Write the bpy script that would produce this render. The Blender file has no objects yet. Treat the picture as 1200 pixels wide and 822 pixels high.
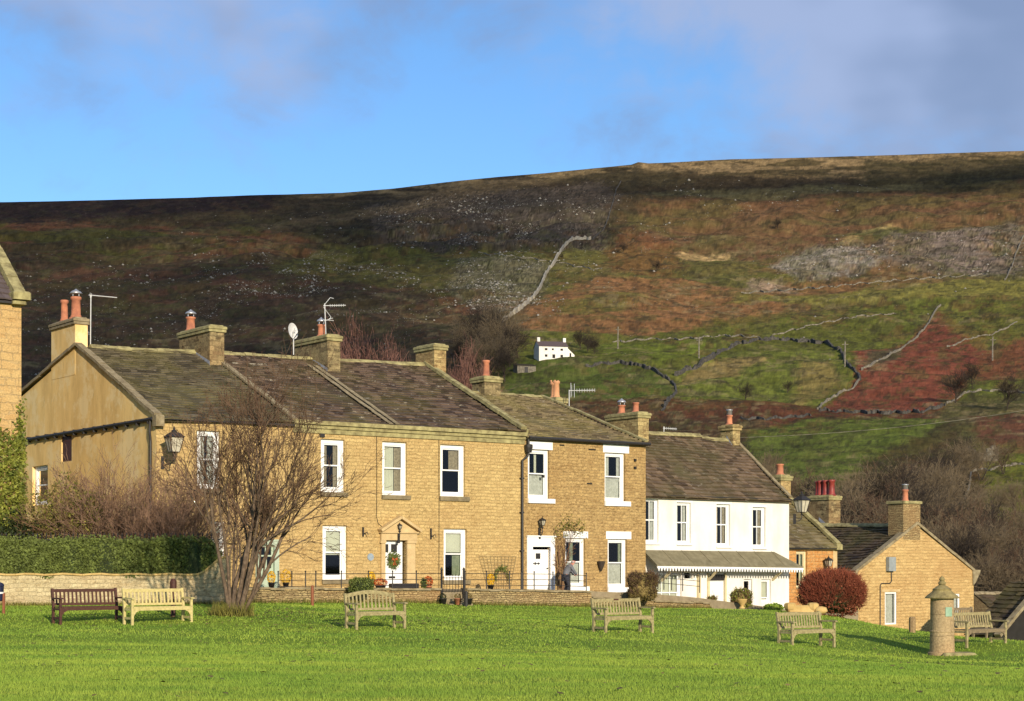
import bpy, math, random
import numpy as np
from math import radians as RAD, sin, cos, pi, sqrt, atan2
random.seed(7)
C = bpy.context.scene.collection
SC = bpy.context.scene
CZ = 1.7                      # eye height; world z of the camera
F_ = 2000.0; HZ = 660.0       # focal length and horizon row, in photo pixels
# ------------------------------------------------------------------ camera, sky, sun, exposure
cd = bpy.data.cameras.new('camera'); cam = bpy.data.objects.new('camera', cd); C.objects.link(cam)
cam.location = (0, 0, CZ); cam.rotation_euler = (RAD(90), 0, 0)
cd.sensor_width = 36; cd.lens = 60; cd.shift_y = 249/1200.0
cd.clip_start = 0.5; cd.clip_end = 12000
SC.camera = cam
SUN_AZ = 20.0; SUN_EL = 16.5   # degrees right of straight behind the camera; elevation
sdir = (sin(RAD(SUN_AZ))*cos(RAD(SUN_EL)), -cos(RAD(SUN_AZ))*cos(RAD(SUN_EL)), sin(RAD(SUN_EL)))
sl = bpy.data.lights.new('sun', 'SUN'); sl.energy = 4.6; sl.angle = RAD(0.55); sl.color = (1.0, 0.875, 0.69)
so = bpy.data.objects.new('sun', sl); C.objects.link(so)
import mathutils
so.rotation_euler = mathutils.Vector(sdir).to_track_quat('Z', 'Y').to_euler()
w = bpy.data.worlds.new('World'); SC.world = w; w.use_nodes = True
nt = w.node_tree; nt.nodes.clear(); N = nt.nodes.new; LK = nt.links.new
wo = N('ShaderNodeOutputWorld'); bg = N('ShaderNodeBackground'); bg.inputs[1].default_value = 0.10
sky = N('ShaderNodeTexSky'); sky.sky_type = 'NISHITA'; sky.sun_disc = False
sky.sun_elevation = RAD(SUN_EL); sky.sun_rotation = atan2(sdir[0], sdir[1]); sky.air_density = 1.0; sky.dust_density = 0.25; sky.ozone_density = 2.2
tc = N('ShaderNodeTexCoord')
def wnoise(scale, detail, rough, loc, sc=(1, 1, 1), dist=0.0):
    m = N('ShaderNodeMapping'); m.inputs[1].default_value = loc; m.inputs[3].default_value = sc
    n = N('ShaderNodeTexNoise'); n.inputs['Scale'].default_value = scale; n.inputs['Detail'].default_value = detail; n.inputs['Roughness'].default_value = rough
    n.inputs['Distortion'].default_value = dist
    LK(tc.outputs['Generated'], m.inputs[0]); LK(m.outputs[0], n.inputs['Vector']); return n.outputs['Fac']
def wmath(op, a, b=None, clamp=False):
    m = N('ShaderNodeMath'); m.operation = op; m.use_clamp = clamp
    for i, v in enumerate((a, b)):
        if v is None: continue
        if isinstance(v, (int, float)): m.inputs[i].default_value = v
        else: LK(v, m.inputs[i])
    return m.outputs[0]
def wramp(fac, pts):
    r = N('ShaderNodeMapRange'); r.interpolation_type = 'SMOOTHSTEP'
    r.inputs[1].default_value = pts[0]; r.inputs[2].default_value = pts[1]; r.inputs[3].default_value = pts[2]; r.inputs[4].default_value = pts[3]
    LK(fac, r.inputs[0]); return r.outputs[0]
def wmix(fac, a, b, mode='MIX'):
    m = N('ShaderNodeMix'); m.data_type = 'RGBA'; m.blend_type = mode
    if isinstance(fac, (int, float)): m.inputs[0].default_value = fac
    else: LK(fac, m.inputs[0])
    for i, v in ((6, a), (7, b)):
        if isinstance(v, tuple): m.inputs[i].default_value = (*v, 1)
        else: LK(v, m.inputs[i])
    return m.outputs[2]
sep = N('ShaderNodeSeparateXYZ'); LK(tc.outputs['Generated'], sep.inputs[0])
tint = wmix(1.0, sky.outputs[0], (0.82, 1.13, 1.46), 'MULTIPLY')
n1 = wnoise(4.2, 7.0, 0.58, (3.1, 0.4, 1.0), (1, 1, 1.6), 0.4)
n2 = wnoise(11.0, 7.0, 0.62, (0.7, 1.9, 4.0), (1, 1, 1.5), 0.6)
nn = wmath('ADD', wmath('MULTIPLY', n1, 0.72), wmath('MULTIPLY', n2, 0.28))
# more cloud higher up and towards the right of the view, clear near the left skyline
hi = wramp(sep.outputs['Z'], (0.21, 0.34, -0.05, 0.12))
az = wramp(sep.outputs['X'], (0.06, 0.24, 0.0, 0.24))
cf = wramp(wmath('ADD', wmath('ADD', nn, hi), az), (0.47, 0.67, 0.0, 1.0))
n3 = wnoise(7.0, 3.0, 0.5, (9.0, 2.0, 3.0), (1, 1, 1.8))
ccol = wmix(wramp(n3, (0.38, 0.62, 0, 1)), (2.2, 2.8, 4.3), (3.4, 4.1, 6.0))
LK(wmix(wmath('MULTIPLY', cf, 0.85), tint, ccol), bg.inputs[0]); LK(bg.outputs[0], wo.inputs[0])
SC.view_settings.view_transform = 'Standard'; SC.view_settings.look = 'None'; SC.view_settings.exposure = 0.26; SC.view_settings.gamma = 1
SC.render.film_transparent = False
SC.cycles.max_bounces = 5; SC.cycles.transparent_max_bounces = 48

# ------------------------------------------------------------------ materials
MATS = {}
class NT:
    def __init__(s, name):
        s.m = bpy.data.materials.new(name); s.m.use_nodes = True; s.t = s.m.node_tree
        s.b = s.t.nodes['Principled BSDF']; s.out = s.t.nodes['Material Output']; MATS[name] = s.m
        s.co = s.t.nodes.new('ShaderNodeTexCoord').outputs['Object']
    def n(s, k): return s.t.nodes.new(k)
    def l(s, a, b): s.t.links.new(a, b)
    def val(s, inp, v):
        if isinstance(v, (int, float)): inp.default_value = v
        elif isinstance(v, tuple): inp.default_value = (*v, 1) if len(inp.default_value) == 4 and len(v) == 3 else v
        else: s.l(v, inp)
    def noise(s, scale, detail=4, rough=0.55, vec=None, out='Fac', dist=0.0):
        n = s.n('ShaderNodeTexNoise'); n.inputs['Scale'].default_value = scale; n.inputs['Detail'].default_value = detail; n.inputs['Roughness'].default_value = rough
        n.inputs['Distortion'].default_value = dist
        s.l(vec or s.co, n.inputs['Vector']); return n.outputs[out]
    def scale(s, v, k):
        m = s.n('ShaderNodeMapping'); s.l(v, m.inputs[0]); m.inputs[3].default_value = k; return m.outputs[0]
    def rng(s, f, a, b, c=0.0, d=1.0):
        r = s.n('ShaderNodeMapRange'); s.l(f, r.inputs[0])
        for i, v in enumerate((a, b, c, d)): r.inputs[i+1].default_value = v
        return r.outputs[0]
    def mix(s, f, a, b, mode='MIX'):
        m = s.n('ShaderNodeMix'); m.data_type = 'RGBA'; m.blend_type = mode
        s.val(m.inputs[0], f); s.val(m.inputs[6], a); s.val(m.inputs[7], b); return m.outputs[2]
    def math(s, op, a, b=0.0):
        m = s.n('ShaderNodeMath'); m.operation = op; s.val(m.inputs[0], a); s.val(m.inputs[1], b); return m.outputs[0]
    def attr(s, name, out='Fac'):
        a = s.n('ShaderNodeAttribute'); a.attribute_name = name; return a.outputs[out]
    def bump(s, h, strength=0.4, dist=0.02):
        b = s.n('ShaderNodeBump'); b.inputs['Strength'].default_value = strength; b.inputs['Distance'].default_value = dist
        s.l(h, b.inputs['Height']); s.l(b.outputs[0], s.b.inputs['Normal'])
    def fin(s, col, rough=0.9, spec=0.2):
        s.val(s.b.inputs['Base Color'], col); s.val(s.b.inputs['Roughness'], rough); s.b.inputs['Specular IOR Level'].default_value = spec
        return s.m
def simple(name, col, col2=None, scale=6.0, rough=0.85, spec=0.2, bump=0.0, metal=0.0, attr=False):
    t = NT(name)
    if col2 is None: col2 = tuple(c*0.72 for c in col)
    f = t.noise(scale, 5, 0.6)
    c = t.mix(t.rng(f, 0.32, 0.68), col2, col)
    if attr: c = t.mix(1.0, c, t.mix(t.attr('rnd'), (0.62, 0.62, 0.62), (1.3, 1.3, 1.3)), 'MULTIPLY')
    if bump: t.bump(t.noise(scale*6, 4), bump, 0.02)
    t.b.inputs['Metallic'].default_value = metal
    return t.fin(c, rough, spec)
def stone(name, c1, c2, mortar, bw=0.42, bh=0.19, dark=(0.13, 0.09, 0.05), patch=(0.42, 0.22, 0.09), msz=0.012, mottled=0.5):
    t = NT(name)
    sp = t.n('ShaderNodeSeparateXYZ'); t.l(t.co, sp.inputs[0])
    wv = t.noise(1.7, 3, 0.5); wv2 = t.noise(7.0, 2, 0.5)
    x = t.math('ADD', sp.outputs[0], sp.outputs[1])
    x = t.math('ADD', x, t.math('MULTIPLY', wv2, 0.20))
    z = t.math('ADD', sp.outputs[2], t.math('ADD', t.math('MULTIPLY', wv, 0.14), t.math('MULTIPLY', wv2, 0.075)))
    cb = t.n('ShaderNodeCombineXYZ'); t.l(x, cb.inputs[0]); t.l(z, cb.inputs[1])
    br = t.n('ShaderNodeTexBrick'); t.l(cb.outputs[0], br.inputs['Vector'])
    br.inputs['Scale'].default_value = 1.0; br.inputs['Brick Width'].default_value = bw; br.inputs['Row Height'].default_value = bh
    br.inputs['Mortar Size'].default_value = msz; br.inputs['Mortar Smooth'].default_value = 0.4; br.inputs['Bias'].default_value = -0.1
    br.offset = 0.43; br.squash = 0.75; br.squash_frequency = 3
    br.inputs['Color1'].default_value = (*c1, 1); br.inputs['Color2'].default_value = (*c2, 1); br.inputs['Mortar'].default_value = (*mortar, 1)
    cb2 = t.n('ShaderNodeCombineXYZ'); t.l(t.math('ADD', x, 7.31), cb2.inputs[0]); t.l(t.math('ADD', z, t.math('MULTIPLY', wv2, 0.06)), cb2.inputs[1])
    def brick(vec, k, kh, c1_, c2_, mo, ms, bias, off=0.43):
        b = t.n('ShaderNodeTexBrick'); t.l(vec, b.inputs['Vector']); b.inputs['Scale'].default_value = 1.0; b.inputs['Brick Width'].default_value = bw*k; b.inputs['Row Height'].default_value = bh*kh
        b.inputs['Mortar Size'].default_value = ms; b.inputs['Mortar Smooth'].default_value = 0.6; b.inputs['Bias'].default_value = bias; b.offset = off; b.squash = 0.68; b.squash_frequency = 3
        b.inputs['Color1'].default_value = (*c1_, 1); b.inputs['Color2'].default_value = (*c2_, 1); b.inputs['Mortar'].default_value = (*mo, 1); return b
    brb = brick(cb2.outputs[0], 0.66, 0.68, c1, c2, mortar, msz*0.8, 0.1, 0.37)
    sel = t.rng(t.noise(0.9, 3, 0.6, t.scale(t.co, (1, 1, 2.5))), 0.47, 0.53)
    bcol = t.mix(sel, br.outputs['Color'], brb.outputs['Color'])
    odd = t.mix(sel, brick(cb.outputs[0], 1, 1, (0, 0, 0), (1, 1, 1), (0, 0, 0), 0, -0.80).outputs['Color'], brick(cb2.outputs[0], .66, .68, (0, 0, 0), (1, 1, 1), (0, 0, 0), 0, -0.84, .37).outputs['Color'])
    col = t.mix(t.math('MULTIPLY', odd, 0.55), bcol, patch)
    lt = brick(cb.outputs[0], 1.0, 1.0, (0, 0, 0), (1, 1, 1), (0, 0, 0), 0, -0.55, .43)
    col = t.mix(t.math('MULTIPLY', t.math('MULTIPLY', lt.outputs['Color'], t.noise(2.3, 2, .5)), 0.5), col, tuple(min(.8, v*1.25+.04) for v in c1))
    col = t.mix(t.math('MULTIPLY', t.rng(t.noise(0.35, 4, 0.6), 0.42, 0.68), 0.35), col, patch)
    col = t.mix(t.math('MULTIPLY', t.rng(t.noise(3.6, 5, 0.7, t.scale(t.co, (1, 1, 2.2))), 0.58, 0.74), mottled), col, dark)
    fine = t.noise(16, 5, 0.75)
    col = t.mix(1.0, col, t.mix(t.rng(fine, 0.3, 0.7), (0.58, 0.56, 0.54), (1.28, 1.26, 1.22)), 'MULTIPLY')
    h = t.math('ADD', t.math('MULTIPLY', br.outputs['Fac'], -0.8), t.math('MULTIPLY', fine, 0.5))
    t.bump(h, 0.95, 0.03)
    return t.fin(col, 0.93, 0.1)
def slate(name, c1, c2, moss=(0.17, 0.17, 0.035), mossamt=0.45, lich=0.25):
    t = NT(name)
    r = t.attr('rnd')
    col = t.mix(r, c1, c2)
    col = t.mix(t.math('MULTIPLY', t.rng(t.noise(0.55, 5, 0.65), 0.40, 0.66), mossamt), col, moss)
    col = t.mix(t.math('MULTIPLY', t.rng(t.noise(3.5, 5, 0.8, t.scale(t.co, (.6, 1, 1))), 0.59, 0.66), lich), col, (0.42, 0.38, 0.30))
    fine = t.noise(30, 3, 0.7)
    col = t.mix(1.0, col, t.mix(t.rng(fine, 0.3, 0.7), (0.68, 0.68, 0.68), (1.25, 1.23, 1.2)), 'MULTIPLY')
    t.bump(fine, 0.5, 0.015)
    return t.fin(col, 0.9, 0.15)
stone('facade_stone', (0.60, 0.44, 0.195), (0.41, 0.285, 0.12), (0.52, 0.385, 0.17), bw=0.33, bh=0.135, patch=(.44, .27, .115), mottled=0.6)
stone('cottage_stone', (0.50, 0.35, 0.15), (0.29, 0.19, 0.08), (0.45, 0.32, 0.15), bw=0.29, bh=0.13, patch=(.36, .21, .08), mottled=1.0)
stone('gable_stone', (0.64, 0.45, 0.20), (0.44, 0.29, 0.12), (0.58, 0.42, 0.19), bw=0.40, bh=0.16, mottled=0.5)
stone('orange_stone', (0.60, 0.33, 0.12), (0.52, 0.22, 0.06), (0.45, 0.33, 0.17), bw=0.34, bh=0.17, mottled=0.3)
stone('ashlar_stone', (0.56, 0.40, 0.18), (0.50, 0.33, 0.14), (0.42, 0.31, 0.16), bw=0.62, bh=0.30, patch=(0.50, 0.29, 0.12), mottled=0.15, msz=0.02)
stone('garden_stone', (0.64, 0.54, 0.33), (0.40, 0.32, 0.18), (0.54, 0.45, 0.27), bw=0.30, bh=0.14, mottled=0.6)
stone('drystone', (0.46, 0.36, 0.18), (0.27, 0.20, 0.10), (0.07, 0.05, 0.03), bw=0.28, bh=0.09, mottled=0.8, msz=0.012)
stone('chimney_stone', (0.52, 0.41, 0.19), (0.22, 0.16, 0.075), (0.30, 0.24, 0.11), bw=0.4, bh=0.2, dark=(0.04, 0.03, 0.02), mottled=1.0)
stone('sooty_stone', (0.34, 0.27, 0.14), (0.09, 0.07, 0.04), (0.30, 0.24, 0.12), bw=0.38, bh=0.2, dark=(0.03, 0.025, 0.02), mottled=1.0)
stone('pillar_stone', (0.42, 0.32, 0.18), (0.36, 0.27, 0.15), (0.30, 0.21, 0.11), bw=3.0, bh=0.62, mottled=0.5, msz=.006)
t = NT('ochre_render')
st = t.noise(1.3, 5, 0.65, t.scale(t.co, (1, 1, 0.28)))
c = t.mix(t.rng(st, 0.35, 0.62), (0.64, 0.43, 0.165), (0.84, 0.59, 0.24))
c = t.mix(t.math('MULTIPLY', t.rng(t.noise(0.7, 6, 0.7), 0.5, 0.58), 0.6), c, (0.84, 0.68, 0.38))
c = t.mix(t.math('MULTIPLY', t.rng(t.noise(4.5, 5, 0.7, t.scale(t.co, (1, 1, 0.35))), 0.58, 0.75), 0.6), c, (0.36, 0.25, 0.12))
t.bump(t.noise(14, 5, 0.6), 0.35, 0.02); t.fin(c, 0.95, 0.1)
simple('dressed_stone', (0.60, 0.45, 0.23), (0.44, 0.31, 0.15), 2.5, bump=0.3)
simple('mossy_coping', (0.42, 0.37, 0.17), (0.17, 0.14, 0.065), 3.5, bump=0.6)
simple('sill_stone', (0.26, 0.21, 0.12), (0.15, 0.12, 0.07), 4, bump=.4)
simple('grey_coping', (0.34, 0.28, 0.17), (0.17, 0.13, 0.07), 4.0, bump=0.6)
slate('slate_green', (0.050, 0.042, 0.028), (0.150, 0.125, 0.085), (.19, .17, .055), mossamt=0.42)
slate('slate_brown', (0.045, 0.031, 0.024), (0.165, 0.115, 0.085), mossamt=0.25, lich=0.8)
slate('slate_lichen', (0.08, 0.062, 0.038), (0.24, 0.19, 0.115), (.25, .22, .07), mossamt=0.45, lich=0.6)
slate('slate_rust', (0.070, 0.048, 0.032), (0.22, 0.155, 0.100), (0.10, 0.09, 0.04), 0.75, 0.5)
slate('slate_dark', (0.030, 0.022, 0.018), (0.100, 0.070, 0.045), mossamt=0.25, lich=0.2)
slate('slate_purple', (0.10, 0.075, 0.075), (0.14, 0.11, 0.11), mossamt=0.05, lich=0.1)
t = NT('white_wall')
c = t.mix(t.math('MULTIPLY', t.rng(t.noise(1.2, 5, 0.6, t.scale(t.co, (1, 1, 0.4))), 0.46, 0.72), 0.5), (0.77, 0.74, 0.67), (0.55, 0.50, 0.40))
t.bump(t.noise(9, 5, 0.6), 0.35, 0.02); t.fin(c, 0.85, 0.2)
simple('white_paint', (0.84, 0.84, 0.82), (0.76, 0.76, 0.73), 5, 0.5, 0.4)
simple('cream_paint', (0.66, 0.57, 0.34), (0.58, 0.48, 0.28), 5, 0.6, 0.3)
simple('pale_green_paint', (0.42, 0.50, 0.38), (0.36, 0.44, 0.33), 5, 0.6, 0.3)
simple('black_iron', (0.018, 0.016, 0.015), (0.03, 0.027, 0.025), 12, 0.55, 0.4)
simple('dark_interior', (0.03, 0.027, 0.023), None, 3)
simple('net_curtain', (0.60, 0.60, 0.55), (0.42, 0.42, 0.37), 9)
simple('cream_blind', (0.62, 0.62, 0.50), (0.55, 0.55, 0.44), 2)
simple('drape', (0.42, 0.36, 0.25), (0.22, 0.18, 0.12), 11)
simple('green_drape', (0.20, 0.24, 0.15), (0.34, 0.36, 0.26), 9)
simple('terracotta', (0.58, 0.23, 0.12), (0.28, 0.11, 0.07), 2.6, bump=0.3)
simple('red_pot', (0.30, 0.05, 0.035), (0.20, 0.03, 0.025), 5, 0.5, 0.4)
simple('buff_pot', (0.62, 0.33, 0.17), (0.50, 0.24, 0.12), 5)
simple('steel', (0.50, 0.50, 0.50), (0.38, 0.38, 0.38), 8, 0.4, 0.5, metal=0.6)
simple('aluminium', (0.62, 0.62, 0.60), (0.5, 0.5, 0.48), 8, 0.5, 0.5)
simple('lead', (0.36, 0.38, 0.42), (0.22, 0.23, 0.26), 5, 0.6, 0.4)
simple('teak_weathered', (0.40, 0.34, 0.17), (0.21, 0.175, 0.085), 14, 0.85, 0.2, 0.4)
simple('teak_pale', (0.60, 0.50, 0.22), (0.42, 0.35, 0.14), 14, 0.85, 0.2, 0.4)
simple('brown_stain', (0.085, 0.030, 0.018), (0.05, 0.018, 0.012), 14, 0.6, 0.35, 0.3)
simple('grey_teak', (0.26, 0.20, 0.12), (0.15, 0.115, 0.07), 14, 0.85, 0.2, 0.4)
simple('post_wood', (0.34, 0.24, 0.12), (0.20, 0.13, 0.07), 12, 0.9, 0.1, 0.4)
simple('bark', (0.19, 0.135, 0.09), (0.065, 0.046, 0.032), 9, 0.95, 0.1, 0.5)
simple('twig_brown', (0.165, 0.10, 0.06), (0.085, 0.05, 0.032), 4, 0.9)
simple('twig_fine', (0.21, 0.12, 0.065), (0.13, 0.075, 0.042), 4, 0.9)
simple('twig_russet', (0.30, 0.185, 0.12), (0.17, 0.10, 0.065), 4, 0.9)
simple('twig_pink', (0.30, 0.155, 0.115), (0.20, 0.10, 0.075), 4, 0.9)
simple('twig_red', (0.30, 0.085, 0.045), (0.19, 0.05, 0.028), 5, 0.9)
simple('twig_grey', (0.23, 0.175, 0.105), (0.12, 0.088, 0.052), 3, 0.9)
simple('twig_dark', (0.060, 0.045, 0.034), (0.035, 0.027, 0.02), 3, 0.9)
simple('leaf_hedge', (0.15, 0.185, 0.040), (0.08, 0.10, 0.024), 3, 0.7, 0.25, attr=True)
simple('leaf_ivy', (0.24, 0.24, 0.035), (0.10, 0.13, 0.022), 3, 0.6, 0.3, attr=True)
simple('leaf_olive', (0.21, 0.19, 0.04), (0.13, 0.12, 0.025), 3, 0.7, 0.2, attr=True)
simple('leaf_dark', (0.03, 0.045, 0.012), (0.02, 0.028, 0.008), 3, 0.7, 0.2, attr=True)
simple('leaf_brown', (0.20, 0.145, 0.05), (0.12, 0.09, 0.03), 3, 0.8, 0.2, attr=True)
simple('leaf_redbrown', (0.24, 0.075, 0.035), (0.14, 0.042, 0.022), 5, 0.8, 0.2, attr=True)
simple('leaf_yellow', (0.75, 0.48, 0.03), (0.62, 0.36, 0.02), 8, 0.7, attr=True)
simple('leaf_orange', (0.50, 0.12, 0.03), (0.36, 0.08, 0.02), 8, 0.7, attr=True)
t = NT('grass_blade')
c = t.mix(t.rng(t.noise(0.35, 5, 0.65, t.scale(t.co, (0.6, 1.3, 1))), 0.36, 0.64), (0.15, 0.255, 0.034), (0.28, 0.36, 0.050))
c = t.mix(t.math('MULTIPLY', t.rng(t.noise(0.9, 5, 0.75), 0.56, 0.70), 0.65), c, (0.34, 0.33, 0.07))
c = t.mix(t.math('MULTIPLY', t.rng(t.noise(2.6, 4, 0.7), 0.58, 0.68), 0.5), c, (0.14, 0.22, 0.02))
c = t.mix(1.0, c, t.mix(t.attr('rnd'), (0.78, 0.78, 0.78), (1.2, 1.2, 1.2)), 'MULTIPLY'); t.fin(c, 0.65, 0.12)
simple('boulder_grey', (0.40, 0.37, 0.31), (0.16, 0.145, 0.12), 1.5, 0.95)
simple('trough_stone', (0.60, 0.42, 0.17), (0.42, 0.28, 0.10), 2.5, 0.9, 0.1, 0.5)
simple('wall_bright', (0.42, 0.38, 0.30), (0.20, 0.18, 0.14), 1.6, 0.95)
simple('wall_pale', (0.26, 0.23, 0.175), (0.09, 0.08, 0.06), 1.6, 0.95)
simple('wall_dark', (0.11, 0.10, 0.085), (0.03, 0.028, 0.025), 1.2, 0.95)
simple('skin', (0.62, 0.30, 0.22), (0.56, 0.26, 0.19), 10, 0.6, 0.3)
simple('grey_jacket', (0.16, 0.165, 0.18), (0.11, 0.115, 0.13), 10, 0.9)
simple('dark_trousers', (0.04, 0.042, 0.055), None, 10, 0.9)
simple('navy_plastic', (0.018, 0.022, 0.06), None, 10, 0.5, 0.4)
simple('brown_painted', (0.28, 0.10, 0.05), None, 10, 0.6)
simple('grey_metal_box', (0.30, 0.33, 0.33), None, 4, 0.6, 0.3)
simple('plaque_green', (0.28, 0.42, 0.28), (0.20, 0.32, 0.22), 12, 0.6, 0.4)
simple('plaque_blue', (0.30, 0.36, 0.40), (0.22, 0.27, 0.3), 12, 0.6, 0.4)
simple('door_white', (0.82, 0.82, 0.80), (0.76, 0.76, 0.73), 3, 0.45, 0.4)
simple('opal_glass', (0.55, 0.50, 0.38), (0.42, 0.38, 0.28), 5, 0.25, 0.5)
t = NT('window_glass')
g = t.n('ShaderNodeBsdfGlossy'); g.inputs['Roughness'].default_value = 0.02
tr = t.n('ShaderNodeBsdfTransparent'); tr.inputs[0].default_value = (0.82, 0.85, 0.84, 1)
fr = t.n('ShaderNodeFresnel'); fr.inputs[0].default_value = 1.62
mx = t.n('ShaderNodeMixShader'); t.l(fr.outputs[0], mx.inputs[0]); t.l(tr.outputs[0], mx.inputs[1]); t.l(g.outputs[0], mx.inputs[2]); t.l(mx.outputs[0], t.out.inputs['Surface'])
# wire lattice
simple('trellis_wood', (0.36, 0.27, 0.13), None, 10)

# ------------------------------------------------------------------ mesh helpers
def ident(a, b, z): return (a, b, z)
class MB:
    def __init__(s, off=(0, 0, 0), fm=ident): s.v = []; s.f = []; s.r = []; s.off = off; s.fm = fm
    def add(s, vs, fs, r=None):
        k = len(s.v); s.v += [s.fm(*p) for p in vs]; s.f += [tuple(i+k for i in f) for f in fs]
        if r is None: r = random.random()
        s.r += [r]*len(fs)
    def box(s, a0, a1, b0, b1, z0, z1, r=None):
        if a1 < a0: a0, a1 = a1, a0
        if b1 < b0: b0, b1 = b1, b0
        if z1 < z0: z0, z1 = z1, z0
        s.add([(a0, b0, z0), (a1, b0, z0), (a1, b1, z0), (a0, b1, z0), (a0, b0, z1), (a1, b0, z1), (a1, b1, z1), (a0, b1, z1)],
              [(0, 3, 2, 1), (4, 5, 6, 7), (0, 1, 5, 4), (1, 2, 6, 5), (2, 3, 7, 6), (3, 0, 4, 7)], r)
        return s
    def bevbox(s, a0, a1, b0, b1, z0, z1, c=0.02):
        # a box whose vertical edges and top are chamfered
        prof = [(a0+c, b0), (a1-c, b0), (a1, b0+c), (a1, b1-c), (a1-c, b1), (a0+c, b1), (a0, b1-c), (a0, b0+c)]
        ma, mb = (a0+a1)/2, (b0+b1)/2
        ins = [(ma+(x-ma)*(1-2*c/max(a1-a0, .01)), mb+(y-mb)*(1-2*c/max(b1-b0, .01))) for x, y in prof]
        vs = [(x, y, z0) for x, y in prof]+[(x, y, z1-c) for x, y in prof]+[(x, y, z1) for x, y in ins]
        fs = [tuple(range(7, -1, -1)), tuple(range(16, 24))]
        for k in range(8):
            j = (k+1) % 8; fs += [(k, j, 8+j, 8+k), (8+k, 8+j, 16+j, 16+k)]
        s.add(vs, fs); return s
    def beam(s, p, q, wx, wz=None):
        # square section bar from p to q
        wz = wz or wx
        p = np.array(p, float); q = np.array(q, float); d = q-p; L = np.linalg.norm(d); d = d/L
        up = np.array((0, 0, 1.0)) if abs(d[2]) < 0.95 else np.array((0, 1.0, 0))
        x = np.cross(d, up); x /= np.linalg.norm(x); y = np.cross(x, d)
        vs = []
        for e in (p, q):
            for sx, sy in ((-1, -1), (1, -1), (1, 1), (-1, 1)): vs.append(tuple(e+x*sx*wx/2+y*sy*wz/2))
        s.add(vs, [(0, 1, 2, 3), (7, 6, 5, 4), (0, 4, 5, 1), (1, 5, 6, 2), (2, 6, 7, 3), (3, 7, 4, 0)]); return s
    def tube(s, pts, rad, n=6, cap=True):
        P = np.array(pts, float); k = len(P)
        if isinstance(rad, (int, float)): rad = [rad]*k
        vs = []; ref = None
        for i in range(k):
            d = P[min(i+1, k-1)]-P[max(i-1, 0)]; d = d/(np.linalg.norm(d)+1e-9)
            if ref is None: ref = np.array((0, 0, 1.0)) if abs(d[2]) < 0.9 else np.array((1.0, 0, 0))
            x = np.cross(d, ref); x /= np.linalg.norm(x)+1e-9; y = np.cross(d, x)
            for j in range(n):
                a = 2*pi*j/n; vs.append(tuple(P[i]+(x*cos(a)+y*sin(a))*rad[i]))
        fs = [(i*n+j, i*n+(j+1) % n, (i+1)*n+(j+1) % n, (i+1)*n+j) for i in range(k-1) for j in range(n)]
        if cap: fs += [tuple(range(n-1, -1, -1)), tuple((k-1)*n+j for j in range(n))]
        s.add(vs, fs); return s
    def lathe(s, prof, n=16, c=(0, 0)):
        vs = [(c[0]+r*cos(2*pi*j/n), c[1]+r*sin(2*pi*j/n), z) for r, z in prof for j in range(n)]
        fs = [(i*n+j, i*n+(j+1) % n, (i+1)*n+(j+1) % n, (i+1)*n+j) for i in range(len(prof)-1) for j in range(n)]
        fs += [tuple(range(n-1, -1, -1)), tuple((len(prof)-1)*n+j for j in range(n))]
        s.add(vs, fs); return s
    def prism(s, prof, axis, a0, a1):
        # prof: list of (u,z); extruded along axis 'a' (prof in b,z) or 'b' (prof in a,z)
        k = len(prof)
        mk = (lambda u, z, e: (e, u, z)) if axis == 'a' else (lambda u, z, e: (u, e, z))
        vs = [mk(u, z, a0) for u, z in prof]+[mk(u, z, a1) for u, z in prof]
        fs = [tuple(range(k)), tuple(range(2*k-1, k-1, -1))]+[(i, k+i, k+(i+1) % k, (i+1) % k) for i in range(k)]
        s.add(vs, fs); return s
    def mesh(s, name):
        me = bpy.data.meshes.new(name)
        v = np.array(s.v, dtype=np.float64)-np.array(s.off)
        me.from_pydata(v.tolist(), [], s.f)
        at = me.attributes.new('rnd', 'FLOAT', 'FACE'); at.data.foreach_set('value', np.array(s.r, dtype=np.float32))
        return me
    def build(s, name, mat, parent=None, smooth=False):
        me = s.mesh(name)
        if smooth: me.polygons.foreach_set('use_smooth', [True]*len(me.polygons))
        o = bpy.data.objects.new(name, me); C.objects.link(o); me.materials.append(MATS[mat])
        if parent: o.parent = parent
        return o
def tag(o, label=None, cat=None, group=None, kind=None):
    for k, v in (('label', label), ('category', cat), ('group', group), ('kind', kind)):
        if v: o[k] = v
    return o
def thing(name, label, cat, loc=(0, 0, 0), rz=0.0, group=None):
    o = bpy.data.objects.new(name, None); C.objects.link(o); o.location = loc; o.rotation_euler = (0, 0, rz); o.empty_display_size = 0.3
    return tag(o, label, cat, group)
def copy_tree(o, parent=None):
    c = o.copy(); C.objects.link(c)
    if parent: c.parent = parent
    for ch in list(o.children): copy_tree(ch, c)
    return c
def npmesh(name, V, Fq, mat, parent=None, rnd=None, smooth=False):
    """V (n,3), Fq (m,k) numpy -> object"""
    me = bpy.data.meshes.new(name); m, k = Fq.shape
    me.vertices.add(len(V)); me.vertices.foreach_set('co', V.astype(np.float32).ravel())
    me.loops.add(m*k); me.loops.foreach_set('vertex_index', Fq.astype(np.int32).ravel())
    me.polygons.add(m); me.polygons.foreach_set('loop_start', np.arange(0, m*k, k, dtype=np.int32))
    me.polygons.foreach_set('loop_total', np.full(m, k, dtype=np.int32))
    if smooth: me.polygons.foreach_set('use_smooth', np.ones(m, dtype=bool))
    me.update(calc_edges=True)
    if rnd is not None:
        at = me.attributes.new('rnd', 'FLOAT', 'FACE'); at.data.foreach_set('value', rnd.astype(np.float32))
    o = bpy.data.objects.new(name, me); C.objects.link(o); me.materials.append(MATS[mat])
    if parent: o.parent = parent
    return o

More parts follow.
